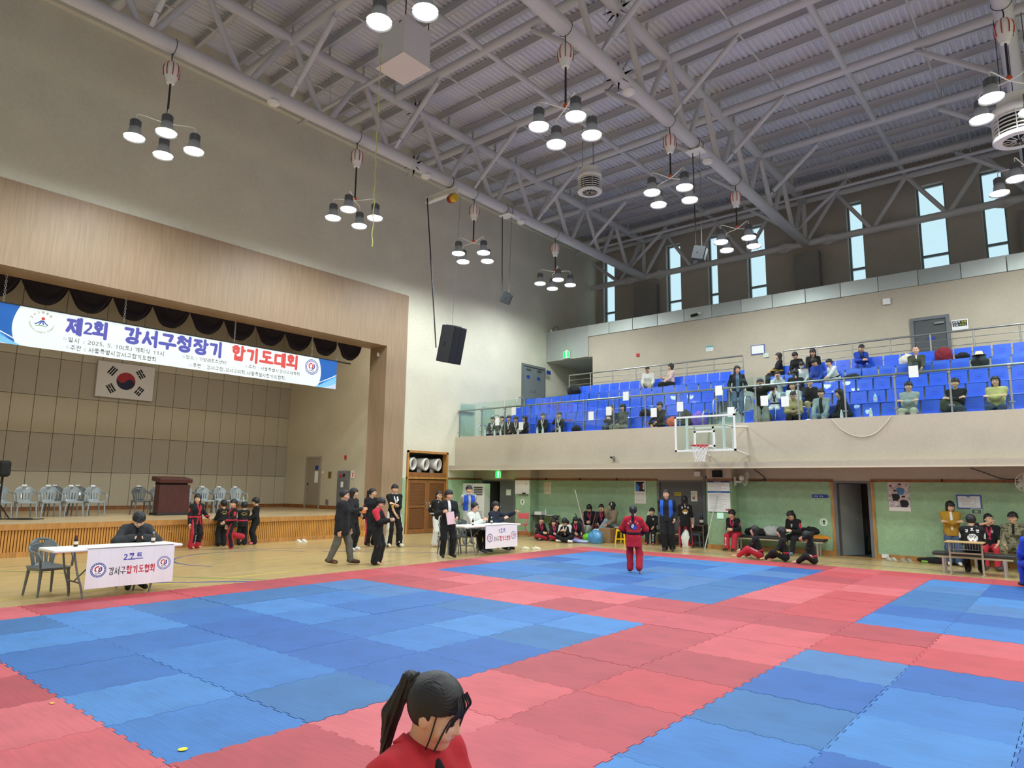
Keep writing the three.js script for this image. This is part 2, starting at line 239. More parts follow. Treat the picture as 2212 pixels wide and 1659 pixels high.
TX.forEach((x, t) => {
  const r = thing('roof_truss', ['tubular steel roof truss nearest the stage wall', 'tubular steel roof truss above the middle of the mats', 'tubular steel roof truss at the right edge of the photo', 'tubular steel roof truss over the right side of the hall'][t], 'truss', [x, 0, 0]);
  part(r, 'lower_chord', bar([0, LY, -29.2], [0, LY, ZN], 0.18, 24), M.steel); part(r, 'upper_chord', bar([0, UY, -29.2], [0, UY, ZN], 0.155, 24), M.steel);
  for (let k = -1; k < 15; k++) { const zl = NODE0 + NS * k, zu = zl + NS / 2; if (zl > -29.3) part(r, 'web_tube', bar([0, LY, zl + 0.09], [0, UY, zu - 0.05], 0.085, 14), M.steel); part(r, 'web_tube', bar([0, UY, zu + 0.05], [0, LY, zl + NS - 0.09], 0.085, 14), M.steel); }
  part(r, 'post', bar([0, LY, -29.2], [0, UY, -29.2], 0.1, 14), M.steel);
  for (const z of [-13.9, -2.0]) for (const [y, R] of [[LY, 0.18], [UY, 0.155]]) {      // ribbed splice collars
    const f = [mv(rot(new THREE.TorusGeometry(R + 0.11, 0.012, 6, 24), 0, 0, 0), 0, y, z)];
    for (let a = 0; a < 8; a++) { const g = extr([[R - 0.01, -0.42], [R + 0.11, -0.03], [R + 0.11, 0.03], [R - 0.01, 0.42]], 0.014); g.translate(0, 0, -0.007); rot(g, 0, -Math.PI / 2); g.rotateY(Math.PI); g.rotateZ(a * Math.PI / 4); f.push(rot(g, 0, 0, 0).translate(0, y, z)); }
    part(r, 'splice_collar', f.map(clean), M.steel);
  }
  for (let i = 0; i < 33; i++) part(r, 'purlin_post', stubGeo, M.steel).position.set(0, 0, -28.965 + 1.215 * i);
  for (const z of PIPEZ) for (const s of t === 0 ? [1] : [1, -1]) {      // knee braces up to the cross pipes
    if (z < -28.5) continue;
    const k = part(r, 'knee_brace', bar([s * 0.42, LY + 0.4, z], [s * 2.0, UY - 0.22, z], 0.075, 14), M.steel);
    part(k, 'gusset', rot(box(0.34, 0.012, 0.1), 0, 0, s * 0.75).translate(s * 0.28, LY + 0.24, z), M.steel); part(k, 'gusset', rot(box(0.34, 0.012, 0.1), 0, 0, s * 0.75).translate(s * 2.12, UY - 0.1, z), M.steel);
  }
});
PIPEZ.forEach((z, i) => { part(ceiling, 'cross_pipe', bar([XL, UY, z], [XR, UY, z], 0.13, 20), M.steel); });
for (const x of [-11.9, -4.28, 3.4]) part(ceiling, 'tie_pipe', bar([x, UY + 0.02, -29.2], [x, UY + 0.02, ZN], 0.085, 14), M.steel);
for (const x of [-17.4, -13.85, -10, -6.2, -2.4, 1.5]) part(ceiling, 'sprinkler_pipe', [bar([x, UY + 0.25, -29.2], [x, UY + 0.25, ZN], 0.028, 8), ...Array.from({ length: 11 }, (_, i) => bar([x, UY + 0.25, -28 + 3.5 * i], [x, DY - 0.02, -28 + 3.5 * i], 0.01, 5))], M.steel);
for (const z of [-11.6, -27.4]) part(ceiling, 'main_pipe', [bar([XL + 0.3, UY - 0.55, z], [XR, UY - 0.55, z], 0.06, 12), ...[-16.9, -13, -10, -6, -2, 2].map((x) => bar([x, UY - 0.55, z], [x, DY - 0.02, z], 0.012, 5))], M.steel);
{ const r = thing('wall_truss', 'tubular steel truss along the window wall', 'truss', [0, 0, -29.2]);
  part(r, 'lower_chord', bar([XL + 0.1, LY, 0], [XR, LY, 0], 0.14, 20), M.steel); part(r, 'upper_chord', bar([XL + 0.1, UY, 0], [XR, UY, 0], 0.12, 20), M.steel);
  for (const t of TX) for (let k = 0; k < 3; k++) { const xl = t + 2.55 * k; part(r, 'web_tube', bar([xl, LY, 0], [xl + 1.275, UY, 0], 0.085, 14), M.steel); part(r, 'web_tube', bar([xl + 1.275, UY, 0], [xl + 2.55, LY, 0], 0.085, 14), M.steel); }
  part(r, 'web_tube', bar([-15.75, UY, 0], [-17.14, LY, 0], 0.085, 14), M.steel); part(r, 'web_tube', bar([-17.14, LY, 0], [-18.7, 13.3, 0], 0.085, 14), M.steel);
  for (const t of TX) for (const s of [-1, 1]) { const f = [mv(rot(new THREE.TorusGeometry(0.23, 0.012, 6, 20), 0, Math.PI / 2), t + s * 0.85, LY, 0)]; for (let a = 0; a < 6; a++) { const g = extr([[-0.35, 0.13], [-0.02, 0.23], [0.02, 0.23], [0.35, 0.13]], 0.014); g.translate(0, 0, -0.007); g.rotateX(a * Math.PI / 3); f.push(g.translate(t + s * 0.85, LY, 0)); } part(r, 'splice_collar', f.map(clean), M.steel); }
}
// ---------------------------------------------------------------- hanging clusters of four high-bay lamps
M.lens = new THREE.MeshStandardMaterial({ color: 0xffffff, emissive: 0xfffdf6, emissiveIntensity: LAMP_GLOW });
M.lampBody = mat(0xa9afb4, { metalness: 0.5, roughness: 0.4 });
M.redStripe = mat(0xb8392c); M.orange = mat(0xc9582c);
const eggGeo = lathe([[0.0, 0.3], [0.08, 0.29], [0.15, 0.22], [0.175, 0.1], [0.165, 0], [0.13, -0.13], [0.095, -0.2], [0.09, -0.25], [0.075, -0.26], [0, -0.26]], 24);
const stripeGeo = (a) => { const p = []; for (let i = 0; i <= 8; i++) { const y = 0.27 - i * 0.045, r = 0.003 + [0.105, 0.14, 0.162, 0.172, 0.176, 0.175, 0.172, 0.166, 0.158][i]; p.push([r * Math.cos(a), y, r * Math.sin(a)]); } return tube(p, 0.011, 10, 5); };
const stripes = Array.from({ length: 8 }, (_, i) => stripeGeo(i * Math.PI / 4 + 0.2));
const armGeo = (a) => tube([[-0.62, -0.12, 0], [-0.62, 0.02, 0], [-0.57, 0.05, 0], [0, 0.0, 0], [0.57, 0.05, 0], [0.62, 0.02, 0], [0.62, -0.12, 0]].map(([x, y]) => [x * Math.cos(a), y, x * Math.sin(a)]), 0.013, 40, 6);
const shadeGeo = lathe([[0.07, 0.1], [0.11, 0.08], [0.13, 0], [0.145, -0.1], [0.19, -0.16], [0.235, -0.215], [0.225, -0.215], [0.18, -0.165], [0.13, -0.11], [0, -0.1]], 28);
const capGeo = merge([cyl(0.1, 0.09, 0.16, 0, 0.17, 0, 20), ...Array.from({ length: 12 }, (_, i) => rot(box(0.006, 0.15, 0.24, 0, 0.15, 0), 0, i * Math.PI / 12))]);
const lensGeo = lathe([[0, -0.2], [0.12, -0.198], [0.205, -0.19], [0.222, -0.18], [0.222, -0.17], [0, -0.17]], 28);
const cableMat = M.cord;
function lampCluster(x, z, label, yl, turn) {
  const t = thing('high_bay_light', label, 'light', [x, yl, z], 0, 'clusters of four high-bay lamps under the roof trusses');
  const yt = 11.3 - yl;                                              // lifter height over the cross
  const l = part(t, 'lamp_lifter', eggGeo.clone().translate(0, yt, 0), M.whiteMetal, 'white egg-shaped lamp lifter with red stripes');
  stripes.forEach((g) => { part(l, 'red_stripe', g, M.redStripe).position.y = yt; });
  part(t, 'hanger', tube([[0, yt + 0.28, 0], [0.02, yt + 0.4, 0.03], [0, LY - yl - 0.17, 0]], 0.014, 8, 5), cableMat); part(t, 'hanger_strap', mv(new THREE.TorusGeometry(0.185, 0.008, 5, 24), 0, LY - yl, 0), cableMat);
  part(t, 'drop_cable', bar([0, 0.05, 0], [0, yt - 0.25, 0], 0.024, 8), cableMat);
  part(t, 'junction_ball', [ball(0.06, 0, 0.06, 0)], M.orange);
  part(t, 'cross_arm', armGeo(turn), M.whiteMetal); part(t, 'cross_arm', armGeo(turn + Math.PI / 2), M.whiteMetal);
  for (let i = 0; i < 4; i++) {
    const a = turn + i * Math.PI / 2, px = 0.62 * Math.cos(a), pz = 0.62 * Math.sin(a);
    const lamp = sub(t, 'lamp', [px, -0.36, pz]);
    part(lamp, 'reflector', shadeGeo, M.lampBody); part(lamp, 'lamp_housing', capGeo, M.grey); part(lamp, 'lens', lensGeo, M.lens);
    const s = new THREE.SpotLight(LAMP_COLOR, LAMP, 0, 87 * RAD, 0.42, 2); s.name = 'lamp_light'; s.position.set(px, -0.36 - 0.24, pz); s.target.position.set(px, -5, pz); s.shadow.radius = 8; t.add(s, s.target);
  }
}
const CL = ['the cream wall above the stage opening', 'the wall between stage and hanging yellow rope', 'the big black hanging loudspeaker', 'the balcony corner exit sign', 'the white cube and the second truss', 'the middle of the bleachers', 'the window wall over the stairs aisle'];
[[-15.75, -6.47, 10.05, CL[0]], [-15.75, -11.87, 10.0, CL[1]], [-15.75, -16.97, 10.2, CL[2]], [-15.75, -21.83, 10.4, CL[3]], [-8.1, -11.8, 10.05, CL[4]], [-8.1, -16.85, 10.3, CL[5]], [-8.1, -21.6, 10.3, CL[6]]].forEach(([x, z, y, w], i) =>
  lampCluster(x, z, 'cluster of four lit high-bay lamps hanging before ' + w, y, [0.35, 0.9, 0.2, 0.75, 0.6, 0.5, 0.6][i]));
lampCluster(-0.45, -16.9, 'lit high-bay lamps above the ceiling fan at the right edge', 10.2, 0.5); lampCluster(-0.45, -21.7, 'smaller far cluster of lit lamps at the right edge, before the windows', 10.2, 0.3);
for (const [i, [x, z]] of [[-15.75, -1.5], [-8.1, -6.8], [-8.1, -1.6], [-0.45, -11.9], [-0.45, -6.8], [-0.45, -1.6], [7.2, -21.7], [7.2, -16.9], [7.2, -11.9], [7.2, -6.8], [7.2, -1.6]].entries()) lampCluster(x, z, `cluster of four high-bay lamps outside the view, ${['nearest the stage', 'left middle', 'left nearest', 'above the camera', 'above the near mats', 'behind the camera', 'far right by the windows', 'far right beside the bleachers', 'right beside the far mats', 'right beside the near mats', 'right corner behind'][i]}`, 10.2, 0.4);
// ---------------------------------------------------------------- jigsaw mats: 16 x 16 tiles of one metre, four blue courts in red
const weave = tex(256, (u, v) => { const a = (u + v) * 24 % 1, b = (u - v + 8) * 24 % 1; return grey(0.25 + 0.5 * (((Math.floor((u + v) * 24) + Math.floor((u - v + 8) * 24)) % 2) ? a : b) + 0.3 * noise(u * 128, v * 128, 128, 128)); }, false, 1);
const scuff = tex(256, (u, v) => grey(0.9 + 0.07 * noise(u * 8, v * 8, 8, 8) + 0.05 * noise(u * 14, v * 90, 14, 90)), true, 0.5);
const matMat = (c, b = 0.0012) => mat(c, { map: scuff, bumpMap: weave, bumpScale: b, roughness: 0.62 });
const REDS = [0xc4565f, 0xbc4f5b, 0xb04651, 0xca6069, 0xba464f, 0xa9424d].map((c) => matMat(c)), BLUES = [0x3772b8, 0x2c66ad, 0x417dc0, 0x346aa4, 0x285ea8, 0x4674ad].map((c) => matMat(c, 0.0018));
const tileGeo = (() => {
  const d = 0.024, b = 0.036, t = 0.048, e = (i) => (i + 0.5) / 5, P = [];
  const side = (f, rev) => { const s = []; for (let i = 0; i < 5; i++) s.push([e(i) - b, 0], [e(i) - t, d * 0.75], [e(i) - t * 0.8, d], [e(i) + t * 0.8, d], [e(i) + t, d * 0.75], [e(i) + b, 0]); (rev ? s.reverse() : s).forEach(([u, o]) => P.push(f(u, o))); };
  P.push([0, 0]); side((u, o) => [u, o]); P.push([1, 0]); side((u, o) => [1 + o, u]); P.push([1, 1]); side((u, o) => [u, 1 + o], true); P.push([0, 1]); side((u, o) => [o, u], true);
  const g = extr(P.map(([x, y]) => [(x - 0.5) * 0.9955, (y - 0.5) * 0.9955]), 0.024); g.rotateX(-Math.PI / 2); return uvm(g.translate(0, FY, 0));
})();
const puzzle = thing('puzzle_mat', 'interlocking foam mat floor, blue squares framed in red', 'mat');
for (let i = 0; i < 16; i++) for (let j = 0; j < 16; j++) {
  const blue = (k) => (k > 0 && k < 7) || (k > 8 && k < 15), set = blue(i) && blue(j) ? BLUES : REDS;
  const t = part(puzzle, 'mat_tile', tileGeo, set[Math.floor(hash(i * 7 + 3, j * 13 + 5) * 6)]);
  t.position.set(-11 + i, hash(i, j) * 0.003, -17 + j); t.rotation.y = Math.PI / 2 * 0;
}
single('yellow_tape', cyl(0.03, 0.03, 0.002, -4.66, 0.006, -2.67, 12), mat(0xf2e04a), 'small yellow tape dot on the near corner of the left blue mat', 'tape');
single('tape_scrap', box(0.05, 0.002, 0.03, -6.35, 0.005, -2.42), mat(0xe8a85a), 'torn orange tape scrap on the red mat edge', 'tape');
// painted court lines left of the mats
courtLine('g', [[-18.6, -3.0], [-11.6, -7.4]].map(([x, z]) => [x, z])); courtLine('b', [[-12.9, -5.6], [-11.55, -7.2]], 0.08); courtLine('b', [[-18.4, -8.5], [-13.6, -16.2]]);
courtLine('b', arc(-15.2, -9.2, 1.8, 60, 250)); courtLine('y', [[-12.4, -3.2], [-12.4, -9]]); courtLine('b', [[-15.5, -11.2], [-12.0, -14.5]]); courtLine('b', [[-18.7, -17.4], [8, -17.9]].map(([x]) => [x, -18.7]), 0.03); courtLine('g', [[-17, -4], [-17, -17]], 0.03);
// ---------------------------------------------------------------- Korean lettering drawn from strokes
const RING = Array.from({ length: 25 }, (_, i) => [0.5 + 0.44 * Math.cos(i * Math.PI / 12), 0.5 + 0.44 * Math.sin(i * Math.PI / 12)]);
const CONS = { g: [[[0.1, 0.12], [0.88, 0.12], [0.82, 0.5], [0.7, 0.92]]], n: [[[0.15, 0.08], [0.15, 0.86], [0.92, 0.86]]], d: [[[0.9, 0.1], [0.14, 0.1], [0.14, 0.88], [0.92, 0.88]]], r: [[[0.1, 0.08], [0.88, 0.08], [0.88, 0.48], [0.14, 0.48], [0.14, 0.9], [0.92, 0.9]]],
  m: [[[0.12, 0.1], [0.88, 0.1], [0.88, 0.9], [0.12, 0.9], [0.12, 0.1]]], b: [[[0.14, 0.05], [0.14, 0.92], [0.86, 0.92], [0.86, 0.05]], [[0.14, 0.48], [0.86, 0.48]]], s: [[[0.5, 0.06], [0.42, 0.45], [0.06, 0.92]], [[0.46, 0.4], [0.94, 0.92]]], o: [RING],
  j: [[[0.08, 0.1], [0.92, 0.1]], [[0.52, 0.1], [0.44, 0.5], [0.06, 0.94]], [[0.48, 0.45], [0.94, 0.94]]], c: [[[0.34, -0.04], [0.66, -0.04]], [[0.08, 0.2], [0.92, 0.2]], [[0.52, 0.2], [0.06, 0.96]], [[0.48, 0.55], [0.94, 0.96]]],
  k: [[[0.1, 0.1], [0.88, 0.1], [0.72, 0.94]], [[0.1, 0.48], [0.82, 0.48]]], t: [[[0.9, 0.08], [0.14, 0.08], [0.14, 0.9], [0.92, 0.9]], [[0.14, 0.49], [0.86, 0.49]]], p: [[[0.06, 0.1], [0.94, 0.1]], [[0.06, 0.9], [0.94, 0.9]], [[0.32, 0.1], [0.32, 0.9]], [[0.68, 0.1], [0.68, 0.9]]],
  h: [[[0.34, -0.04], [0.66, -0.04]], [[0.08, 0.2], [0.92, 0.2]], RING.map(([x, y]) => [0.5 + (x - 0.5) * 0.8, 0.66 + (y - 0.5) * 0.68])] };
const twice = (k) => [...CONS[k].map((s) => s.map(([x, y]) => [x * 0.48, y])), ...CONS[k].map((s) => s.map(([x, y]) => [0.52 + x * 0.48, y]))];
CONS.gg = twice('g'); CONS.dd = twice('d'); CONS.bb = twice('b'); CONS.ss = twice('s'); CONS.jj = twice('j');
const INI = 'g gg n d dd r m b bb s ss o j jj c k t p h'.split(' '), FIN = ' g gg g n n n d r r r r r r r r m b b s ss o j c k t p h'.split(' ');
const VL = [[0.5, 0], [0.5, 1]], up = [[0.5, 0.55], [0.5, 0.05]], dn = [[0.5, 0.45], [0.5, 1]], HL = [[0, 0.5], [1, 0.5]];
const VER = { a: [VL, [[0.5, 0.45], [1, 0.45]]], ae: [[[0.25, 0.05], [0.25, 0.95]], [[0.8, 0], [0.8, 1]], [[0.25, 0.45], [0.8, 0.45]]], ya: [VL, [[0.5, 0.32], [1, 0.32]], [[0.5, 0.6], [1, 0.6]]], yae: [[[0.25, 0], [0.25, 1]], [[0.8, 0], [0.8, 1]], [[0.25, 0.35], [0.8, 0.35]], [[0.25, 0.6], [0.8, 0.6]]],
  eo: [[[0.7, 0], [0.7, 1]], [[0, 0.42], [0.7, 0.42]]], e: [[[0.4, 0.05], [0.4, 0.95]], [[0.9, 0], [0.9, 1]], [[-0.1, 0.42], [0.4, 0.42]]], yeo: [[[0.7, 0], [0.7, 1]], [[0, 0.3], [0.7, 0.3]], [[0, 0.58], [0.7, 0.58]]], ye: [[[0.4, 0], [0.4, 1]], [[0.9, 0], [0.9, 1]], [[-0.1, 0.3], [0.4, 0.3]], [[-0.1, 0.55], [0.4, 0.55]]], i: [VL] };
const HOR = { o: [[[0.5, 0], [0.5, 0.6]], [[0, 0.62], [1, 0.62]]], yo: [[[0.33, 0], [0.33, 0.6]], [[0.67, 0], [0.67, 0.6]], [[0, 0.62], [1, 0.62]]], u: [[[0, 0.3], [1, 0.3]], [[0.5, 0.3], [0.5, 1]]], yu: [[[0, 0.3], [1, 0.3]], [[0.33, 0.3], [0.33, 1]], [[0.67, 0.3], [0.67, 1]]], eu: [HL] };
const MED = [['a'], ['ae'], ['ya'], ['yae'], ['eo'], ['e'], ['yeo'], ['ye'], [, 'o'], ['a', 'o'], ['ae', 'o'], ['i', 'o'], [, 'yo'], [, 'u'], ['eo', 'u'], ['e', 'u'], ['i', 'u'], [, 'yu'], [, 'eu'], ['i', 'eu'], ['i']];
function hangul(c, text, x, y, s, color, w = 0.12, sx = 1) {         // text with its top left corner at x, y; s = letter size; returns the end
  c.lineCap = c.lineJoin = 'round'; c.strokeStyle = c.fillStyle = color; c.lineWidth = s * w;
  const put = (strokes, bx, by, bw, bh) => { for (const st of strokes) { c.beginPath(); st.forEach(([u, v], i) => { const X = x + (bx + u * bw) * s * sx, Y = y + (by + v * bh) * s; i ? c.lineTo(X, Y) : c.moveTo(X, Y); }); c.stroke(); } };
  for (const ch of text) {
    const k = ch.charCodeAt(0) - 0xac00;
    if (k < 0 || k > 11171) { if (ch === ' ') { x += s * 0.42 * sx; continue; } c.textBaseline = 'alphabetic'; c.font = (w > 0.1 ? 'bold ' : '') + s * 1.08 + 'px sans-serif'; c.save(); c.translate(x, y + s * 0.88); c.scale(sx, 1); c.fillText(ch, 0, 0); const m = c.measureText(ch).width; c.restore(); x += (m + s * 0.05) * sx; continue; }
    const [v, h] = MED[Math.floor((k % 588) / 28)], f = k % 28, H = f ? 0.56 : 1, ini = CONS[INI[Math.floor(k / 588)]];
    if (v && h) { put(ini, 0.06, 0.04 * H, 0.46, 0.42 * H); put(HOR[h], 0.02, 0.52 * H, 0.56, 0.36 * H); put(VER[v], 0.62, 0, 0.26, 0.98 * H); }
    else if (v) { put(ini, 0.06, 0.08 * H, 0.46, 0.8 * H); put(VER[v], 0.58, 0, 0.3, 0.98 * H); }
    else { put(ini, 0.16, 0.02, 0.62, 0.46 * H); put(HOR[h], 0.02, 0.56 * H, 0.9, 0.4 * H); }
    if (f) put(CONS[FIN[f]], 0.18, 0.66, 0.62, 0.32);
    x += s * 1.02 * sx;
  }
  return x;
}
const lines = (c, x, y, w, n, gap, lw, col = '#555') => { c.strokeStyle = col; c.lineWidth = lw; for (let i = 0; i < n; i++) { c.beginPath(); let px = x; const end = x + w * (0.6 + 0.4 * hash(i, 77)); while (px < end) { const l = 6 + 14 * hash(i, px | 0); c.moveTo(px, y + i * gap); c.lineTo(Math.min(end, px + l), y + i * gap); px += l + 5; } c.stroke(); } };
function emblem(c, x, y, r) {                                        // ring emblem with a red and blue swirl
  c.fillStyle = '#fff'; c.beginPath(); c.arc(x, y, r, 0, 7); c.fill(); c.strokeStyle = '#4a4f96'; c.lineWidth = r * 0.26; c.beginPath(); c.arc(x, y, r * 0.85, 0, 7); c.stroke();
  c.strokeStyle = '#e8e8f4'; c.lineWidth = r * 0.1; c.setLineDash([r * 0.12, r * 0.1]); c.beginPath(); c.arc(x, y, r * 0.85, 0, 7); c.stroke(); c.setLineDash([]);
  c.lineCap = 'round'; c.lineWidth = r * 0.17; c.strokeStyle = '#c8323c'; c.beginPath(); c.arc(x - r * 0.06, y - r * 0.1, r * 0.34, 2.2, 4.9); c.stroke(); c.beginPath(); c.arc(x, y - r * 0.1, r * 0.16, 5.3, 7.6); c.stroke();
  c.strokeStyle = '#3a4a9c'; c.beginPath(); c.arc(x + r * 0.06, y - r * 0.1, r * 0.34, -0.9, 1.6); c.stroke(); c.fillStyle = '#222'; c.font = 'bold ' + r * 0.26 + 'px sans-serif'; c.textAlign = 'center'; c.fillText('KHGA', x, y + r * 0.55); c.textAlign = 'left';
}
const faceX = (w, h, t, x, y, z) => { const g = new THREE.PlaneGeometry(w, h); g.rotateY(Math.PI / 2); return mv(g, x, y, z); };
const print = (t, o = {}) => new THREE.MeshStandardMaterial({ map: t, roughness: 0.8, ...o });

// ---------------------------------------------------------------- banner over the stage
{ const W = 2048, H = 198;
  const t = canvas(W, H, (c) => {
    c.fillStyle = '#e9eef0'; c.fillRect(0, 0, W, H);
    for (const [m, col, k] of [[1, '#1f62b8', 0], [1, '#4a9be0', 1], [1, '#7fc3ee', 2], [1, '#c9d4f0', 3]]) for (const s of [0, 1]) {
      const X = (u) => (s ? W - u * W : u * W); c.fillStyle = col; c.beginPath(); const a = [0.075, 0.07, 0.085, 0.105][k], y0 = [0, 0.45, 0.55, 0.78][k] * H;
      c.moveTo(X(0), y0); if (!k) c.lineTo(X(a), 0); c.quadraticCurveTo(X(k ? 0.05 : 0.05), k ? y0 + 0.3 * H : H * 0.55, X(a), H); c.lineTo(X(0), H); c.fill();
    }
    c.strokeStyle = '#fff'; c.lineWidth = 5; for (const s of [0, 1]) { c.beginPath(); const X = (u) => (s ? W - u * W : u * W); c.moveTo(X(0), H * 0.5); c.quadraticCurveTo(X(0.05), H * 0.75, X(0.1), H); c.stroke(); }
    // round logo at the left
    const lx = 0.123 * W, ly = 0.32 * H; c.strokeStyle = '#8c8672'; c.fillStyle = '#7d8a6a'; 
    for (let i = 0; i < 7; i++) { const a = Math.PI * (1.12 + 0.76 * i / 6); c.save(); c.translate(lx + 50 * Math.cos(a), ly + 50 * Math.sin(a)); c.rotate(a + Math.PI / 2); hangul(c, '강서구체육회'[i] || '', -6, -6, 12, '#8c7a5a', 0.12); c.restore(); }
    const en = 'GANGSEO SPORTS COUNCIL'; c.font = '11px sans-serif'; for (let i = 0; i < en.length; i++) { const a = Math.PI * (0.95 - 0.9 * i / (en.length - 1)); c.save(); c.translate(lx + 54 * Math.cos(a), ly + 54 * Math.sin(a)); c.rotate(a - Math.PI / 2); c.fillStyle = '#6f7f5a'; c.fillText(en[i], -4, 4); c.restore(); }
    c.fillStyle = '#c8402c'; c.beginPath(); c.arc(lx + 4, ly - 18, 8, 0, 7); c.fill(); c.strokeStyle = '#2f4fa0'; c.lineWidth = 5; for (let i = 0; i < 4; i++) { c.beginPath(); c.moveTo(lx - 2 + i * 3, ly - 8); c.quadraticCurveTo(lx - 14 + i * 9, ly + 6, lx - 30 + i * 19, ly + 14); c.stroke(); } c.strokeStyle = '#4f9a4a'; c.lineWidth = 3; c.beginPath(); c.moveTo(lx - 26, ly + 22); c.quadraticCurveTo(lx, ly + 16, lx + 24, ly + 21); c.stroke();
    const P = '#5656ae', R = '#d8504c';
    hangul(c, '제2회', 0.176 * W, 0.08 * H, 84, P, 0.21, 0.92); hangul(c, '강서구청장기', 0.312 * W, 0.07 * H, 86, P, 0.21, 1.1); hangul(c, '합기도대회', 0.618 * W, 0.07 * H, 86, R, 0.21, 1.1);
    hangul(c, '일시 : 2025. 5. 10(토) 개회식 11시', 0.183 * W, 0.6 * H, 26, '#333', 0.085, 1.1); hangul(c, '주관 : 서울특별시강서구합기도협회', 0.19 * W, 0.8 * H, 26, '#333', 0.085, 1.02);
    hangul(c, '장소 : 가양레포츠센터', 0.482 * W, 0.6 * H, 22, '#444', 0.085, 1.1); hangul(c, '후원 : 강서구청,강서구의회,서울특별시합기도협회,', 0.503 * W, 0.81 * H, 24, '#444', 0.085, 1.1); hangul(c, '주최 : 서울특별시강서구체육회', 0.675 * W, 0.6 * H, 22, '#444', 0.085, 1.18);
    for (const [u, v] of [[0.176, 0.66], [0.184, 0.87], [0.476, 0.66], [0.497, 0.88], [0.668, 0.66]]) { c.strokeStyle = '#aac'; c.lineWidth = 2; c.beginPath(); c.arc(u * W, v * H, 6, 0, 7); c.stroke(); }
    emblem(c, 0.9 * W, 0.34 * H, 54);
  });
  const b = thing('banner', 'long white tournament banner with blue and red Korean lettering hung across the stage', 'banner', [-19.6, 5.465, -9.26]);
  const g = new THREE.PlaneGeometry(10.02, 0.97, 80, 4), p = g.attributes.position; for (let i = 0; i < p.count; i++) p.setZ(i, 0.012 * Math.sin(p.getX(i) * 7) * (0.6 - p.getY(i)) - 0.003 * Math.sin(p.getX(i) * 23)); g.computeVertexNormals();
  part(b, 'printed_cloth', rot(g, 0, Math.PI / 2), print(t, { side: THREE.DoubleSide }));
  part(b, 'batten', bar([-0.03, 0.5, 5.4], [-0.03, 0.5, -5.6], 0.025, 8), M.dark);
  for (const z of [1.9, -1.25, -4.0, 4.6, -5.0]) { const links = []; for (let k = 0; k < 22; k++) links.push(rot(new THREE.TorusGeometry(0.022, 0.006, 4, 8), 0, (k % 2) * Math.PI / 2).scale(1, 1.5, 1).translate(-0.03, 0.54 + k * 0.055, z)); part(b, 'chain', links, M.chrome).userData.kind = 'stuff'; }
}
// ---------------------------------------------------------------- black swag valance
{ const v = thing('stage_valance', 'black swagged stage valance behind the brown frame', 'curtain', [-20.2, 0, 0]); const vm = fabric(0x241c22, { side: THREE.DoubleSide });
  const g = new THREE.PlaneGeometry(1, 1, 20, 14), p = g.attributes.position;
  for (let i = 0; i < p.count; i++) { const u = p.getX(i) * 2, w = 0.5 - p.getY(i), d = 1.05 - 0.62 * u * u * (0.6 + 0.4 * u * u); p.setXYZ(i, u * 0.555, -w * d, 0.07 * Math.sin(w * 22 + u * u * 7) * (1 - u * u) * w + 0.1 * (1 - u * u) * Math.sin(w * 3)); }
  g.rotateY(Math.PI / 2); g.computeVertexNormals();
  for (let k = 0; k < 13; k++) part(v, 'swag', g, vm).position.set(0.03 * (k % 2), 7.25, -15.2 + 1.065 * k);
  part(v, 'header', slab(-0.08, -0.02, 7.1, 7.6, -15.8, -2.0), vm);
}
// ---------------------------------------------------------------- flag on the back wall
{ const t = canvas(600, 400, (c) => {
    c.fillStyle = '#d9d6d6'; c.fillRect(0, 0, 600, 400); c.translate(300, 200); const a = Math.atan2(2, 3); c.save(); c.rotate(a);
    c.fillStyle = '#a3323c'; c.beginPath(); c.arc(0, 0, 100, Math.PI, 0); c.fill(); c.fillStyle = '#262c48'; c.beginPath(); c.arc(0, 0, 100, 0, Math.PI); c.fill(); c.fillStyle = '#a3323c'; c.beginPath(); c.arc(-50, 0, 50, 0, 7); c.fill(); c.fillStyle = '#262c48'; c.beginPath(); c.arc(50, 0, 50, 0, 7); c.fill(); c.restore();
    for (const [sx, sy, pat] of [[-1, -1, [1, 1, 1]], [1, -1, [0, 1, 0]], [-1, 1, [1, 0, 1]], [1, 1, [0, 0, 0]]]) { c.save(); c.rotate(Math.atan2(sy * 2, sx * 3)); c.translate(180, 0); c.fillStyle = '#181818'; pat.forEach((f, i) => { const x = -34 + i * 25; if (f) c.fillRect(x, -50, 17, 100); else { c.fillRect(x, -50, 17, 46); c.fillRect(x, 4, 17, 46); } }); c.restore(); }
  });
  const f = thing('flag_board', 'white framed Korean flag panel mounted on the stage back wall', 'flag', [-26.9, 5.4, -10.21]); part(f, 'panel', rbox(0.09, 1.31, 1.98, 0.01, -0.05, 0, 0), mat(0xbdb8b2)); part(f, 'flag_print', faceX(1.96, 1.29, 0, 0.0, 0, 0), print(t));
}
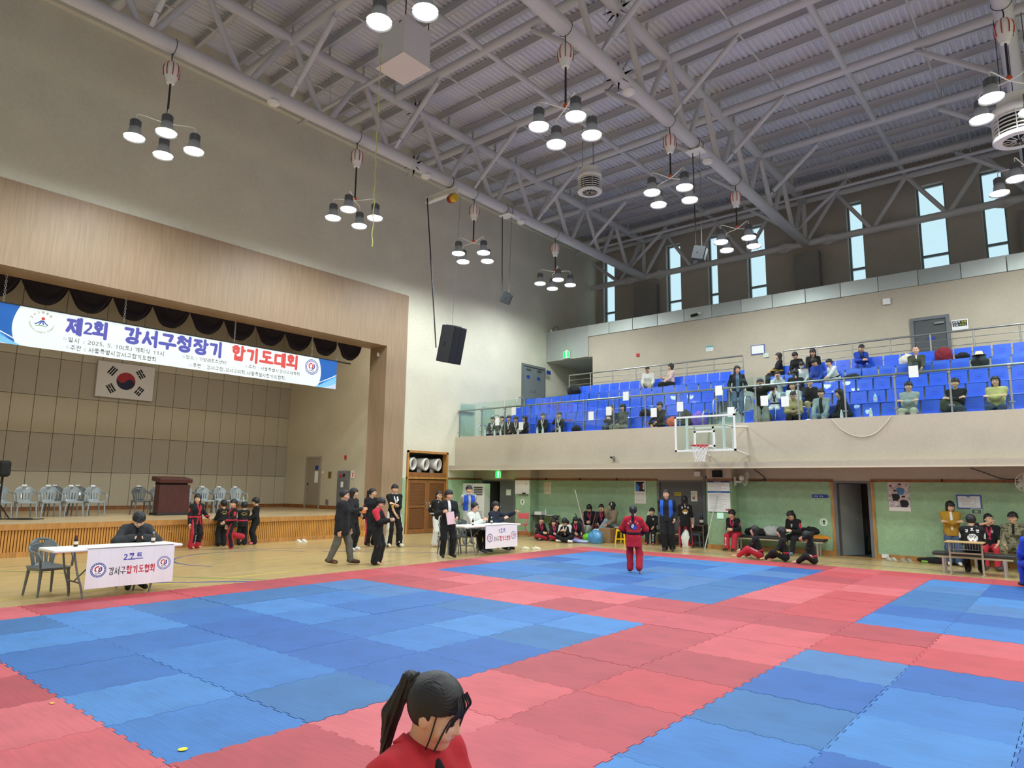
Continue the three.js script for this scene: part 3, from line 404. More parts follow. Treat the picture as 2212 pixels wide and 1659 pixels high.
// ---------------------------------------------------------------- plastic armchairs
const plasticGrey = new THREE.MeshPhysicalMaterial({ color: 0x8f989c, roughness: 0.22, clearcoat: 0.3 }), plasticDark = new THREE.MeshPhysicalMaterial({ color: 0x62696c, roughness: 0.28, clearcoat: 0.3 });
const chairGeo = (() => {
  const s = new THREE.Shape(); s.moveTo(-0.17, 0); s.lineTo(-0.235, 0.3); s.quadraticCurveTo(-0.22, 0.42, 0, 0.44); s.quadraticCurveTo(0.22, 0.42, 0.235, 0.3); s.lineTo(0.17, 0); s.lineTo(-0.17, 0);
  const hole = (x0, x1, y0, y1, k = 0) => { const h = new THREE.Path(); h.moveTo(x0, y0); h.lineTo(x0 - k, y1); h.lineTo(x1 - k, y1); h.lineTo(x1, y0); h.lineTo(x0, y0); s.holes.push(h); };
  hole(-0.12, -0.085, 0.06, 0.24, 0.02); hole(-0.05, -0.015, 0.06, 0.25, 0.008); hole(0.02, 0.055, 0.06, 0.25, -0.008); hole(0.09, 0.125, 0.06, 0.24, -0.02); hole(-0.05, 0.05, 0.36, 0.395);
  const bk = new THREE.ExtrudeGeometry(s, { depth: 0.014, bevelEnabled: true, bevelSize: 0.004, bevelThickness: 0.004, bevelSegments: 1, curveSegments: 6 }), p = bk.attributes.position;
  for (let i = 0; i < p.count; i++) { const x = p.getX(i), y = p.getY(i); p.setZ(i, p.getZ(i) + 1.1 * x * x - 0.2 * y); } bk.computeVertexNormals(); bk.translate(0, 0.42, -0.2);
  const arm = (m) => { const a = tube([[m * 0.2, 0.75, -0.24], [m * 0.265, 0.68, -0.12], [m * 0.28, 0.645, 0.05], [m * 0.28, 0.63, 0.17], [m * 0.275, 0.55, 0.23], [m * 0.265, 0.42, 0.235]], 0.021, 26, 6); return a.scale(1, 1, 1); };
  return { seat: rot(rbox(0.5, 0.03, 0.46, 0.014, 0, 0, 0), 0.05).translate(0, 0.42, 0.02), apron: merge([box(0.48, 0.04, 0.015, 0, 0.4, 0.235), box(0.015, 0.04, 0.4, 0.235, 0.4, 0.02), box(0.015, 0.04, 0.4, -0.235, 0.4, 0.02)]), back: bk, armL: arm(-1), armR: arm(1),
    leg: (x, z) => bar([x * 1.16, 0, z * 1.22], [x, 0.41, z], 0.018, 8, 0.028).scale(1, 1, 1) };
})();
function armChair(label, pos, turn, dark, group, tagged) {
  const c = thing('plastic_armchair', label, 'chair', pos, turn, group); c.scale.set(0.9, 1, 0.9); const m = dark ? plasticDark : plasticGrey;
  part(c, 'seat', chairGeo.seat, m); part(c, 'apron', chairGeo.apron, m); part(c, 'backrest', chairGeo.back, m); part(c, 'armrest', chairGeo.armL, m); part(c, 'armrest', chairGeo.armR, m);
  for (const [x, z] of [[-0.225, 0.2], [0.225, 0.2], [-0.2, -0.19], [0.2, -0.19]]) part(c, 'leg', chairGeo.leg(x, z), m);
  if (tagged) part(c, 'paper_tag', box(0.13, 0.04, 0.05, 0, 0.87, -0.28), M.paper);
  return c;
}
const ord = ['first', 'second', 'third', 'fourth', 'fifth', 'sixth', 'seventh', 'eighth', 'ninth', 'tenth', 'eleventh', 'twelfth', 'thirteenth', 'fourteenth', 'fifteenth', 'sixteenth', 'seventeenth', 'eighteenth', 'nineteenth', 'twentieth'];
const SG = 'grey plastic armchairs in rows on the stage';
[-5.72, -6.29, -6.86, -7.43, -8.0].forEach((z, i) => armChair(`grey plastic armchair, ${ord[i]} from the left in the front row left of the lectern`, [-22.3, SY, z], Math.PI / 2, 0, SG, 1));
[-7.25, -7.85].forEach((z, i) => armChair(`darker grey armchair in the back row left of the lectern, ${['left', 'right'][i]} one`, [-23.1, SY, z], Math.PI / 2, 1, SG, 1));
armChair('grey plastic armchair just left of the lectern', [-22.55, SY, -9.38], Math.PI / 2, 1, SG, 1); armChair('grey armchair hidden behind the lectern, only its edge showing', [-23.15, SY, -10.15], Math.PI / 2, 0, SG, 1);
[-10.72, -11.29, -11.86, -12.43].forEach((z, i) => armChair(`grey plastic armchair, ${ord[i]} to the right of the lectern in the front row`, [-22.3, SY, z], Math.PI / 2, 0, SG, 1));
[-11.0, -11.6, -12.2].forEach((z, i) => armChair(`grey armchair, ${ord[i]} in the back row right of the lectern`, [-23.05, SY, z], Math.PI / 2, 1, SG, 1));

// ---------------------------------------------------------------- lectern, cables, stand
{ const l = thing('lectern', 'dark red-brown wooden lectern standing on the stage', 'lectern', [-21.85, SY, -9.98], Math.PI / 2); const lm = mat(0xffffff, { map: woodTex(hex(0x4a2320), 1.5), roughness: 0.4 });
  part(l, 'base', rbox(0.98, 0.07, 0.6, 0.015, 0, 0.035, 0), M.dark);
  part(l, 'body', rot(extr([[-0.46, -0.26], [0.46, -0.26], [0.46, 0.08], [0.3, 0.27], [-0.3, 0.27], [-0.46, 0.08]], 0.86), -Math.PI / 2).translate(0, 0.07, 0).scale(1, 1, -1).scale(1, 1, -1), lm);
  part(l, 'neck', box(0.8, 0.1, 0.44, 0, 0.97, 0), M.black); part(l, 'desk', rot(rbox(1.0, 0.14, 0.62, 0.02), 0.12).translate(0, 1.08, 0.02), lm); }
single('cable_coil', [tube([[-21.2, SY + 0.02, -5.3], [-21, SY + 0.03, -5.7], [-21.2, SY + 0.02, -6.2], [-20.9, SY + 0.04, -5.9], [-21.1, SY + 0.03, -5.5], [-20.8, SY + 0.02, -6.0], [-21.0, SY + 0.015, -6.4]], 0.014, 60, 5)], M.black, 'black cable coiled on the stage edge at far left', 'cable');
{ const s = thing('speaker_stand', 'black stand with a dark head at the left edge of the stage', 'stand', [-21.5, SY, -5.52]); part(s, 'pole', bar([0, 0.05, 0], [0, 1.1, 0], 0.025), M.black); part(s, 'head', rbox(0.3, 0.42, 0.28, 0.08, 0, 1.3, 0), M.black); for (let i = 0; i < 3; i++) part(s, 'leg', bar([0, 0.4, 0], [0.32 * Math.cos(i * 2.1), 0.02, 0.32 * Math.sin(i * 2.1)], 0.014, 6), M.black); }
// ---------------------------------------------------------------- right stage wall: door, hose cabinet, signs
{ const d = structGroup('door_1', 'flush beige stage door set back in the side wall'); part(d, 'door_frame', [slab(-25.4, -25.3, SY, 2.87, -17.12, -17.06), slab(-24.4, -24.3, SY, 2.87, -17.12, -17.06), slab(-25.3, -24.4, 2.8, 2.87, -17.12, -17.06)], mat(0xa39a86)); part(d, 'door_leaf', slab(-25.3, -24.4, SY, 2.8, -17.1, -17.085), mat(0x9a8f7e));
  part(d, 'lock', cyl(0.03, 0.03, 0.05, 0, 0, 0, 10).rotateX(Math.PI / 2).translate(-25.2, 1.72, -17.06), M.dark); part(d, 'handle', ball(0.035, -25.2, 1.55, -17.05), M.chrome); part(d, 'sign', box(0.22, 0.18, 0.01, -24.62, 2.4, -17.08), M.blueSign); part(d, 'notice', box(0.24, 0.48, 0.006, -24.62, 2.02, -17.081), M.paper); }
{ const h = thing('hose_cabinet', 'grey steel fire hose cabinet on the stage side wall', 'cabinet', [-22.7, SY + 0.14, -17.05]); part(h, 'body', rbox(0.72, 1.4, 0.09, 0.01, 0, 0.7, 0.0), M.grey); part(h, 'door', rbox(0.66, 1.0, 0.02, 0.005, 0, 0.53, 0.05), mat(0x6a6d6e)); part(h, 'red_lamp', ball(0.07, -0.12, 1.22, 0.05), M.red); part(h, 'speaker_hole', cyl(0.07, 0.07, 0.02, 0, 0, 0, 14).rotateX(Math.PI / 2).translate(0.08, 1.22, 0.05), M.dark); part(h, 'notice', box(0.16, 0.22, 0.005, 0, 0.86, 0.063), M.paper); }
single('fire_sign', box(0.2, 0.3, 0.012, -22.15, 2.12, -17.085), print(canvas(64, 96, (c) => { c.fillStyle = '#eee'; c.fillRect(0, 0, 64, 96); c.fillStyle = '#c23'; c.fillRect(22, 26, 20, 56); c.fillRect(26, 10, 12, 14); c.lineWidth = 4; c.strokeStyle = '#c23'; c.beginPath(); c.arc(42, 20, 14, -1, 2); c.stroke(); })), 'white sign with a red extinguisher beside the hose cabinet', 'sign');
single('alarm_box', rbox(0.1, 0.16, 0.05, 0.01, -22.68, 2.8, -17.08), M.red, 'small red alarm box high on the stage side wall', 'alarm'); single('switch_plate', box(0.2, 0.26, 0.02, -23.7, 2.1, -17.09), mat(0x8d7a4c, { metalness: 0.6, roughness: 0.4 }), 'brass switch plate between stage door and hose cabinet', 'switch');
single('outlet_cover', box(0.18, 0.2, 0.02, -23.8, 1.0, -17.09), M.stainless, 'square steel outlet cover low on the stage side wall', 'outlet'); single('thermostat', rbox(0.08, 0.1, 0.04, 0.02, -24.2, 2.2, -17.08), M.white, 'small white sensor beside the stage door', 'sensor');
// ---------------------------------------------------------------- louvred double door with the air nozzles over it
{ const d = structGroup('door_2', 'louvred oak double door under the air nozzles'); const z0 = -19.1, z1 = -17.02, zm = (z0 + z1) / 2;
  part(d, 'door_frame', [slab(XL - 0.2, XL + 0.04, FY, 3.0, z1 - 0.07, z1), slab(XL - 0.2, XL + 0.04, FY, 3.0, z0, z0 + 0.07), slab(XL - 0.2, XL + 0.04, 2.92, 3.0, z0, z1), slab(XL - 0.2, XL + 0.05, 1.96, 2.03, z0, z1)].map((g) => uvm(g)), M.oak);
  for (const [a, b] of [[z0 + 0.07, zm - 0.003], [zm + 0.003, z1 - 0.07]]) {
    const l = part(d, 'door_leaf', [slab(-0.05, 0, 0, 1.94, a, a + 0.11), slab(-0.05, 0, 0, 1.94, b - 0.11, b), slab(-0.05, 0, 0, 0.16, a + 0.11, b - 0.11), slab(-0.05, 0, 0.92, 1.02, a + 0.11, b - 0.11), slab(-0.05, 0, 1.82, 1.94, a + 0.11, b - 0.11)].map((g) => uvm(g)), M.oakDark); l.position.set(XL + 0.01, FY + 0.01, 0);
    const s = []; for (const [y0, y1] of [[0.18, 0.9], [1.04, 1.8]]) for (let y = y0; y < y1; y += 0.036) s.push(rot(box(0.05, 0.008, b - a - 0.22), 0, 0, -0.75).translate(-0.025, y + 0.018, (a + b) / 2)); part(l, 'louvres', s, M.oakDark).userData.kind = 'stuff';
    const hz = a < zm - 0.5 ? b - 0.06 : a + 0.06; part(l, 'handle', tube([[0, 1.12, hz], [0.06, 1.1, hz], [0.06, 0.9, hz], [0, 0.88, hz]], 0.014), M.chrome);
  }
  part(d, 'transom_back', [slab(XL - 0.9, XL - 0.8, 2.03, 2.92, z0, z1), slab(XL - 0.8, XL - 0.2, 2.9, 3.0, z0, z1), slab(XL - 0.8, XL - 0.2, 1.96, 2.03, z0, z1), slab(XL - 0.8, XL - 0.2, 2, 3, z0 - 0.05, z0), slab(XL - 0.8, XL - 0.2, 2, 3, z1, z1 + 0.05)], mat(0x35393a)); part(d, 'sill', uvm(slab(XL - 0.1, XL + 0.02, 2.03, 2.2, z0 + 0.07, z1 - 0.07)), M.oakDark); part(d, 'back_panel', slab(XL - 0.16, XL - 0.12, FY, 1.96, z0, z1), M.dark);
  [-17.36, -18.0, -18.66].forEach((z, i) => { const n = thing('air_nozzle', `white round air nozzle over the louvred door, ${['left', 'middle', 'right'][i]} of three`, 'nozzle', [XL - 0.3, 2.53, z], 0, 'air nozzles over the louvred door'); n.rotation.set(0, 0.35, -0.1);
    part(n, 'barrel', rot(lathe([[0.2, -0.45], [0.2, -0.1], [0.235, 0.12], [0.25, 0.2], [0.215, 0.23], [0.17, 0.2], [0.16, -0.2], [0, -0.2]], 28), 0, 0, -Math.PI / 2), M.whiteMetal); for (const r of [0.04, 0.085, 0.13]) part(n, 'inner_ring', rot(new THREE.TorusGeometry(r, 0.012, 6, 24), 0, Math.PI / 2).translate(0.12, 0, 0), M.grey); part(n, 'foot', box(0.12, 0.3, 0.16, -0.05, -0.32, 0), M.whiteMetal); part(n, 'core', rot(cyl(0.155, 0.155, 0.02, 0, 0, 0, 20), 0, 0, Math.PI / 2).translate(-0.1, 0, 0), M.black); });
}
// ---------------------------------------------------------------- grey double door at the top of the bleachers, on the stage wall
{ const d = structGroup('door_3', 'grey double door at the top left of the bleachers'), X = XL + 0.02; part(d, 'door_frame', [slab(XL, XL + 0.06, 5.12, 7.22, -23.68, -23.58), slab(XL, XL + 0.06, 5.12, 7.22, -25.3, -25.2), slab(XL, XL + 0.06, 7.12, 7.22, -25.2, -23.68)], M.doorGrey);
  for (const [a, b] of [[-25.2, -24.445], [-24.435, -23.68]]) { const l = part(d, 'door_leaf', slab(XL, X, 5.12, 7.12, a, b), mat(0x757a7e, { roughness: 0.5 })); part(l, 'sign', slab(X, X + 0.008, 6.58, 6.72, (a + b) / 2 - 0.1, (a + b) / 2 + 0.12), M.blueSign); part(l, 'closer', slab(X, X + 0.06, 6.98, 7.05, (a + b) / 2 - 0.15, (a + b) / 2 + 0.15), M.stainless); const h = a < -25 ? b - 0.1 : a + 0.1; part(l, 'handle', bar([X + 0.05, 6.05, h], [X + 0.05, 6.05, h + 0.12], 0.015), M.chrome); }
  single('wall_sign', box(0.02, 0.18, 0.3, XL + 0.2, 7.0, -25.55 + 0.2), M.blueSign, 'small blue projecting sign beside the upper grey double door', 'sign'); }
// stage work lights on a batten behind the frame
{ const t = thing('stage_batten', 'row of stage work lights behind the brown frame', 'light', [-20.6, 8.3, -9.5]); part(t, 'batten_pipe', bar([0, 0.15, 6.2], [0, 0.15, -6.2], 0.03), M.black);
  for (let k = -2; k <= 2; k++) { const l = sub(t, 'lamp', [0, 0, k * 2.7]); part(l, 'housing', box(0.3, 0.18, 0.9, 0, 0.05, 0), M.black); part(l, 'lens', box(0.24, 0.01, 0.8, 0, -0.05, 0), new THREE.MeshStandardMaterial({ color: 0xffffff, emissive: 0xffe8c8, emissiveIntensity: 3 }));
    const r = new THREE.RectAreaLight(0xfff6ea, STAGE, 0.24, 0.8); r.position.set(0, -0.07, k * 2.7); r.rotation.x = -Math.PI / 2; t.add(r); } }
// ---------------------------------------------------------------- basketball goal on the balcony front
{ const g = thing('basketball_goal', 'clear basketball backboard with white frame, red rim and net on the balcony front', 'basketball goal', [-7.8, 0, -17.9]), W = 0.87, Y0 = 2.74, Y1 = 3.72, hb = (x0, x1, y0, y1, z0 = -0.02, z1 = 0.02) => slab(x0, x1, y0, y1, z0, z1);
  part(g, 'backboard', slab(-W, W, Y0, Y1, -0.006, 0.006), M.glass);
  part(g, 'board_frame', [hb(-W, W, Y0, Y0 + 0.05), hb(-W, W, Y1 - 0.05, Y1), hb(-W, -W + 0.05, Y0, Y1), hb(W - 0.05, W, Y0, Y1)], M.white);
  part(g, 'target_square', [hb(-0.3, 0.3, 2.86, 2.91, -0.004, 0.012), hb(-0.3, 0.3, 3.25, 3.3, -0.004, 0.012), hb(-0.3, -0.25, 2.86, 3.3, -0.004, 0.012), hb(0.25, 0.3, 2.86, 3.3, -0.004, 0.012)], M.white);
  part(g, 'stiffener', hb(-0.56, -0.5, Y0, Y1, -0.07, -0.02), M.white); part(g, 'stiffener', hb(0.5, 0.56, Y0, Y1, -0.07, -0.02), M.white);
  part(g, 'rear_frame', [hb(-0.6, 0.6, 3.4, 3.46, -0.62, -0.56), hb(-0.6, 0.6, 2.78, 2.84, -0.62, -0.56), hb(-0.6, -0.54, 2.78, 3.46, -0.62, -0.56), hb(0.54, 0.6, 2.78, 3.46, -0.62, -0.56), hb(-0.03, 0.03, 2.78, 3.46, -0.62, -0.56)], M.whiteMetal);
  for (const x of [-0.57, 0.57]) for (const y of [2.81, 3.43]) { part(g, 'support_arm', bar([x, y, -0.59], [x, y > 3 ? 3.5 : 2.7, -1.6], 0.03, 8), M.whiteMetal); part(g, 'link_arm', bar([x, y, -0.02], [x, y, -0.59], 0.022, 8), M.whiteMetal); }
  part(g, 'rim', rot(new THREE.TorusGeometry(0.225, 0.016, 8, 32), Math.PI / 2).translate(0, 2.88, 0.33), M.red); part(g, 'rim_bracket', [slab(-0.1, 0.1, 2.82, 2.9, 0.01, 0.11), bar([0.1, 2.86, 0.05], [0.16, 2.87, 0.17], 0.012), bar([-0.1, 2.86, 0.05], [-0.16, 2.87, 0.17], 0.012)], M.red);
  const net = []; for (let i = 0; i < 12; i++) for (const s of [-1, 1]) { const p = []; for (let k = 0; k <= 6; k++) { const a = (i + s * k * 0.5) * Math.PI / 6, r = [0.225, 0.205, 0.185, 0.16, 0.14, 0.13, 0.14][k]; p.push([r * Math.cos(a), 2.87 - k * 0.07, 0.33 + r * Math.sin(a)]); } net.push(tube(p, 0.006, 12, 4)); } part(g, 'net', net, M.white);
}
// ---------------------------------------------------------------- hung loudspeakers
function loudspeaker(label, pos, w, h, d, tilt, turn, cables) {
  const s = thing('hanging_loudspeaker', label, 'loudspeaker', pos), b = new THREE.Group(); b.name = 'cabinet_assembly'; b.rotation.set(0, turn, tilt, 'ZYX'); s.add(b);
  part(b, 'cabinet', [rot(extr([[-d / 2, -w * 0.32], [d / 2 - 0.02, -w / 2], [d / 2 - 0.02, w / 2], [-d / 2, w * 0.32]], h, { bevelEnabled: true, bevelSize: 0.015, bevelThickness: 0.015, bevelSegments: 2 }), -Math.PI / 2).translate(0, -h / 2, 0)], mat(0x26292e, { roughness: 0.7 }));
  part(b, 'grille', rbox(0.03, h * 0.98, w * 0.5 - 0.006, 0.01, d / 2 + 0.005, 0, -w * 0.25), mat(0x1b1e26, { roughness: 0.5, bumpMap: fleckBump, bumpScale: 0.004 })); part(b, 'grille', rbox(0.03, h * 0.98, w * 0.5 - 0.006, 0.01, d / 2 + 0.005, 0, w * 0.25), mat(0x1d2029, { roughness: 0.5, bumpMap: fleckBump, bumpScale: 0.004 }));
  part(b, 'side_handle', rbox(0.1, h * 0.13, 0.02, 0.009, -0.02, -h * 0.02, w * 0.42), M.black); part(b, 'rigging_plate', box(d * 0.7, 0.03, w * 0.5, 0, h / 2 + 0.02, 0), M.black);
  for (const [a, c, r] of cables) part(s, 'cable', bar(a, c, r, 6), r > 0.012 ? M.cord : M.grey);
}
loudspeaker('large black loudspeaker hanging between stage frame and balcony', [-15.75, 6.37, -15.98], 0.62, 1.2, 0.62, -0.22, 0.12, [[[0.05, 0.6, 0], [0.15, 5.25, -0.15], 0.006], [[-0.4, -0.1, 0.28], [-1.0, 5.3, 0.35], 0.022]]);
loudspeaker('small black loudspeaker hung over the balcony corner', [-15.75, 8.6, -18.77], 0.36, 0.36, 0.34, -0.5, 0.9, [[[0.05, 0.2, -0.1], [0.15, 3.2, -0.1], 0.008], [[-0.1, 0.2, 0.1], [-0.15, 3.2, 0.1], 0.016]]);
loudspeaker('small black loudspeaker hung from the middle truss before the windows', [-8.1, 8.6, -18.6], 0.34, 0.36, 0.34, -0.3, 0.3, [[[0.08, 0.2, 0], [0.1, 3.2, 0], 0.008], [[-0.08, 0.2, 0.05], [-0.1, 3.2, 0.05], 0.014]]);
{ const h = thing('chain_hoist', 'white cantilever beam with a red and yellow chain hoist on the truss', 'hoist', [-15.75, 11.68, -15.75]); part(h, 'beam', [slab(-1.15, 0.35, 0.03, 0.06, -0.09, 0.09), slab(-1.15, 0.35, -0.14, -0.11, -0.09, 0.09), slab(-1.15, 0.35, -0.11, 0.03, -0.012, 0.012)], M.whiteMetal); part(h, 'clamp', mv(new THREE.TorusGeometry(0.19, 0.012, 5, 20), 0, 0.32, 0), M.cord); part(h, 'hoist_body', rot(cyl(0.13, 0.13, 0.2, 0, 0, 0, 18), 0, 0, Math.PI / 2).translate(0.22, -0.3, 0), mat(0xd8b23a)); part(h, 'hoist_drum', rot(cyl(0.15, 0.13, 0.14, 0, 0, 0, 18), 0, 0, Math.PI / 2).translate(0.05, -0.3, 0), mat(0xa33038)); part(h, 'hook', tube([[0.15, -0.12, 0], [0.15, -0.18, 0.02], [0.15, -0.24, 0]], 0.015, 8), M.black); }
for (const [x, z, w] of [[-15.75, -18.76, 'over the small balcony speaker'], [-8.1, -18.55, 'on the middle truss']]) { const b = thing('speaker_bracket', 'white steel hanger plate ' + w, 'bracket', [x, 11.78, z]); part(b, 'plate', box(0.5, 0.03, 0.4), M.whiteMetal); for (const [i, j] of [[-1, 0], [1, 0]]) part(b, 'u_bolt', mv(new THREE.TorusGeometry(0.19, 0.009, 5, 20), 0, 0.22, i * 0.13), M.cord); }
for (const [x, z, w] of [[-15.75, -9.1, 'left of the white cube'], [-15.75, -14.63, 'beside the chain hoist beam'], [-15.75, -19.6, 'near the balcony corner'], [-8.1, -14.6, 'nearer part of the middle truss'], [-8.1, -19.4, 'farther part of the middle truss']]) { const s = thing('smoke_detector', 'round white detector under the truss, ' + w, 'detector', [x, LY - 0.2, z], 0, 'detectors under the roof trusses'); part(s, 'base', cyl(0.15, 0.16, 0.05, 0, 0, 0, 24), M.white); part(s, 'sensor', lathe([[0, -0.09], [0.07, -0.085], [0.12, -0.06], [0.13, -0.025]], 24), M.whiteMetal); }
// white box unit, rope, air circulators
{ const b = thing('ceiling_unit', 'white cube-shaped unit hanging under the roof', 'ventilation unit', [-12.12, 12.0, -10.49]); const wm = mat(0xdddbdd, { roughness: 0.5 }); part(b, 'casing', rbox(0.98, 0.98, 0.86, 0.01, 0, 0.53, 0), wm); part(b, 'face_plate', rbox(1.06, 0.03, 0.92, 0.008, 0, 0, 0), mat(0xe6dcd8)); part(b, 'top_band', rbox(1.0, 0.1, 0.88, 0.006, 0, 0.97, 0), wm); for (const [x, z] of [[-0.45, -0.38], [0.45, -0.38], [-0.45, 0.38], [0.45, 0.38]]) part(b, 'hanger_rod', bar([x, 1.02, z], [x, 2.55, z], 0.012, 6), M.cord);
  for (const s of [[0.3, 0.445], [-0.3, 0.445]]) for (let k = 0; k < 3; k++) part(b, 'vent_slot', box(0.012, 0.05, 0.006, s[0] + k * 0.03, 0.9, s[1]), M.black); }
single('pull_rope', [tube(Array.from({ length: 40 }, (_, i) => [-12.5 + 0.012 * Math.sin(i * 1.7), 12.6 - i * 0.135, -10.06 + 0.012 * Math.cos(i * 1.7)]), 0.013, 160, 5)], mat(0xd9dc8a), 'thin yellowish rope hanging beside the white cube unit', 'rope');
function circulator(label, pos, k = 1) {
  const c = thing('air_circulator', label, 'fan', pos, 0, 'round ceiling air circulators'); c.scale.setScalar(k);
  part(c, 'top_drum', cyl(0.3, 0.3, 0.25, 0, 0.42, 0, 28), M.whiteMetal); part(c, 'collar', lathe([[0.3, 0.34], [0.41, 0.3], [0.41, 0.16], [0.3, 0.14]], 32), M.whiteMetal); part(c, 'core', cyl(0.3, 0.3, 0.4, 0, -0.05, 0, 24), M.dark);
  for (let i = 0; i < 5; i++) part(c, 'louvre_ring', rot(new THREE.TorusGeometry(0.38, 0.018, 6, 32), Math.PI / 2).scale(1, 0.7, 1).translate(0, 0.1 - i * 0.075, 0), M.whiteMetal); for (let i = 0; i < 8; i++) part(c, 'guard_rod', bar([0.4 * Math.cos(i * 0.785), 0.16, 0.4 * Math.sin(i * 0.785)], [0.4 * Math.cos(i * 0.785), -0.28, 0.4 * Math.sin(i * 0.785)], 0.008, 5), M.whiteMetal);
  part(c, 'base_ring', lathe([[0.26, -0.27], [0.42, -0.26], [0.42, -0.31], [0.38, -0.34], [0.26, -0.33]], 32), M.whiteMetal); for (let i = 0; i < 12; i++) part(c, 'grille_spoke', bar([0, -0.33, 0], [0.27 * Math.cos(i * 0.5236), -0.31, 0.27 * Math.sin(i * 0.5236)], 0.007, 5), M.whiteMetal); part(c, 'hub', ball(0.05, 0, -0.32, 0), M.dark);
  for (const a of [0.4, 2.5, 4.6]) part(c, 'hanger_wire', bar([0.25 * Math.cos(a), 0.5, 0.25 * Math.sin(a)], [0.25 * Math.cos(a), 2.2, 0.25 * Math.sin(a)], 0.007, 5), M.cord);
}
circulator('round white air circulator hanging near the middle truss', [-12.0, 11.95, -18.7]); circulator('round white air circulator cut by the right edge', [-0.42, 9.75, -18.1], 1.15);
// ---------------------------------------------------------------- doors in the green wall
{ const d = structGroup('door_4', 'grey double door under the exit sign, left leaf open'); part(d, 'door_frame', [slab(-18.42, -18.34, FY, 1.98, ZG - 0.15, ZG + 0.02), slab(-16.8, -16.72, FY, 1.98, ZG - 0.15, ZG + 0.02), slab(-18.34, -16.8, 1.92, 1.98, ZG - 0.15, ZG + 0.02)], M.doorGrey); const l = part(d, 'door_leaf', slab(-17.5, -16.8, FY + 0.01, 1.92, ZG - 0.06, ZG - 0.02), mat(0x66686c)); part(l, 'handle', ball(0.035, -17.42, 0.95, ZG + 0.01), M.chrome); part(l, 'notice', box(0.24, 0.22, 0.004, -17.05, 1.5, ZG - 0.015), M.paper);
  part(d, 'open_leaf', slab(-18.34, -18.3, FY + 0.01, 1.92, ZG - 0.85, ZG - 0.1), M.doorGrey); }
{ const c = thing('storage_cupboard', 'brown wooden cupboard seen through the open grey door', 'cupboard', [-17.6, FY, -21.9]); part(c, 'body', uvm(rbox(0.9, 1.75, 0.5, 0.01, 0, 0.88, 0)), M.oakDark); for (const s of [-0.22, 0.22]) for (const y of [0.5, 1.3]) part(c, 'door', uvm(rbox(0.42, 0.78, 0.02, 0.005, s, y, 0.26)), M.oak); }
{ const d = structGroup('door_5', 'wide grey door with a yellow tag behind the girl in black'); part(d, 'door_frame', [slab(-10.68, -10.6, FY, 1.98, ZG - 0.12, ZG + 0.03), slab(-9.1, -9.02, FY, 1.98, ZG - 0.12, ZG + 0.03), slab(-10.6, -9.1, 1.93, 1.98, ZG - 0.12, ZG + 0.03)], M.doorGrey); const l = part(d, 'door_leaf', slab(-10.6, -9.1, FY + 0.01, 1.93, ZG - 0.08, ZG - 0.03), mat(0x5e6064, { roughness: 0.55 })); part(l, 'yellow_tag', box(0.22, 0.1, 0.006, -9.98, 1.56, ZG - 0.025), print(canvas(88, 40, (c) => { c.fillStyle = '#d8c23a'; c.fillRect(0, 0, 88, 40); hangul(c, '출입문', 8, 8, 22, '#222', 0.12); }))); part(l, 'poster', box(0.21, 0.32, 0.006, -9.42, 1.5, ZG - 0.025), print(canvas(84, 128, (c) => { c.fillStyle = '#e6e2d4'; c.fillRect(0, 0, 84, 128); lines(c, 14, 20, 56, 5, 8, 3, '#9a9a88'); for (const [x, y, q] of [[26, 84, '#5a8a4a'], [44, 76, '#c84a8a'], [54, 92, '#d8b83a'], [36, 98, '#4a6ab0']]) { c.fillStyle = q; c.beginPath(); c.arc(x, y, 11, 0, 7); c.fill(); } }))); part(l, 'handle', bar([-10.35, 0.92, ZG + 0.02], [-10.2, 0.92, ZG + 0.02], 0.018), M.chrome); }
{ const d = structGroup('door_6', 'open doorway with a grey frame and a door swung inwards'); part(d, 'door_frame', [slab(-5.3, -5.22, FY, 1.98, ZG - 0.15, ZG + 0.025), slab(-4.44, -4.36, FY, 1.98, ZG - 0.15, ZG + 0.025), slab(-5.22, -4.44, 1.93, 1.98, ZG - 0.15, ZG + 0.025)], M.doorGrey); part(d, 'architrave', [slab(-5.37, -5.3, FY, 1.98, ZG, ZG + 0.03), slab(-4.36, -4.29, FY, 1.98, ZG, ZG + 0.03)].map((g) => uvm(g)), M.oak); const l = part(d, 'open_leaf', rot(slab(0, 0.78, FY + 0.01, 1.92, -0.02, 0.02), 0, 1.05).translate(-5.2, 0, ZG - 0.15), mat(0x8a8d8c)); part(l, 'handle', ball(0.03, -4.9, 0.95, ZG - 0.66), M.chrome); part(d, 'threshold', uvm(slab(-5.3, -4.36, FY, FY + 0.01, ZG - 0.15, ZG + 0.1)), M.oak); }
{ const b = thing('waste_bin', 'dark green bin in the open doorway', 'bin', [-4.98, FY, -21.8]); part(b, 'tub', lathe([[0, 0], [0.15, 0], [0.19, 0.48], [0.2, 0.5], [0.185, 0.5], [0.14, 0.03], [0, 0.03]], 24), mat(0x1f4a44)); }
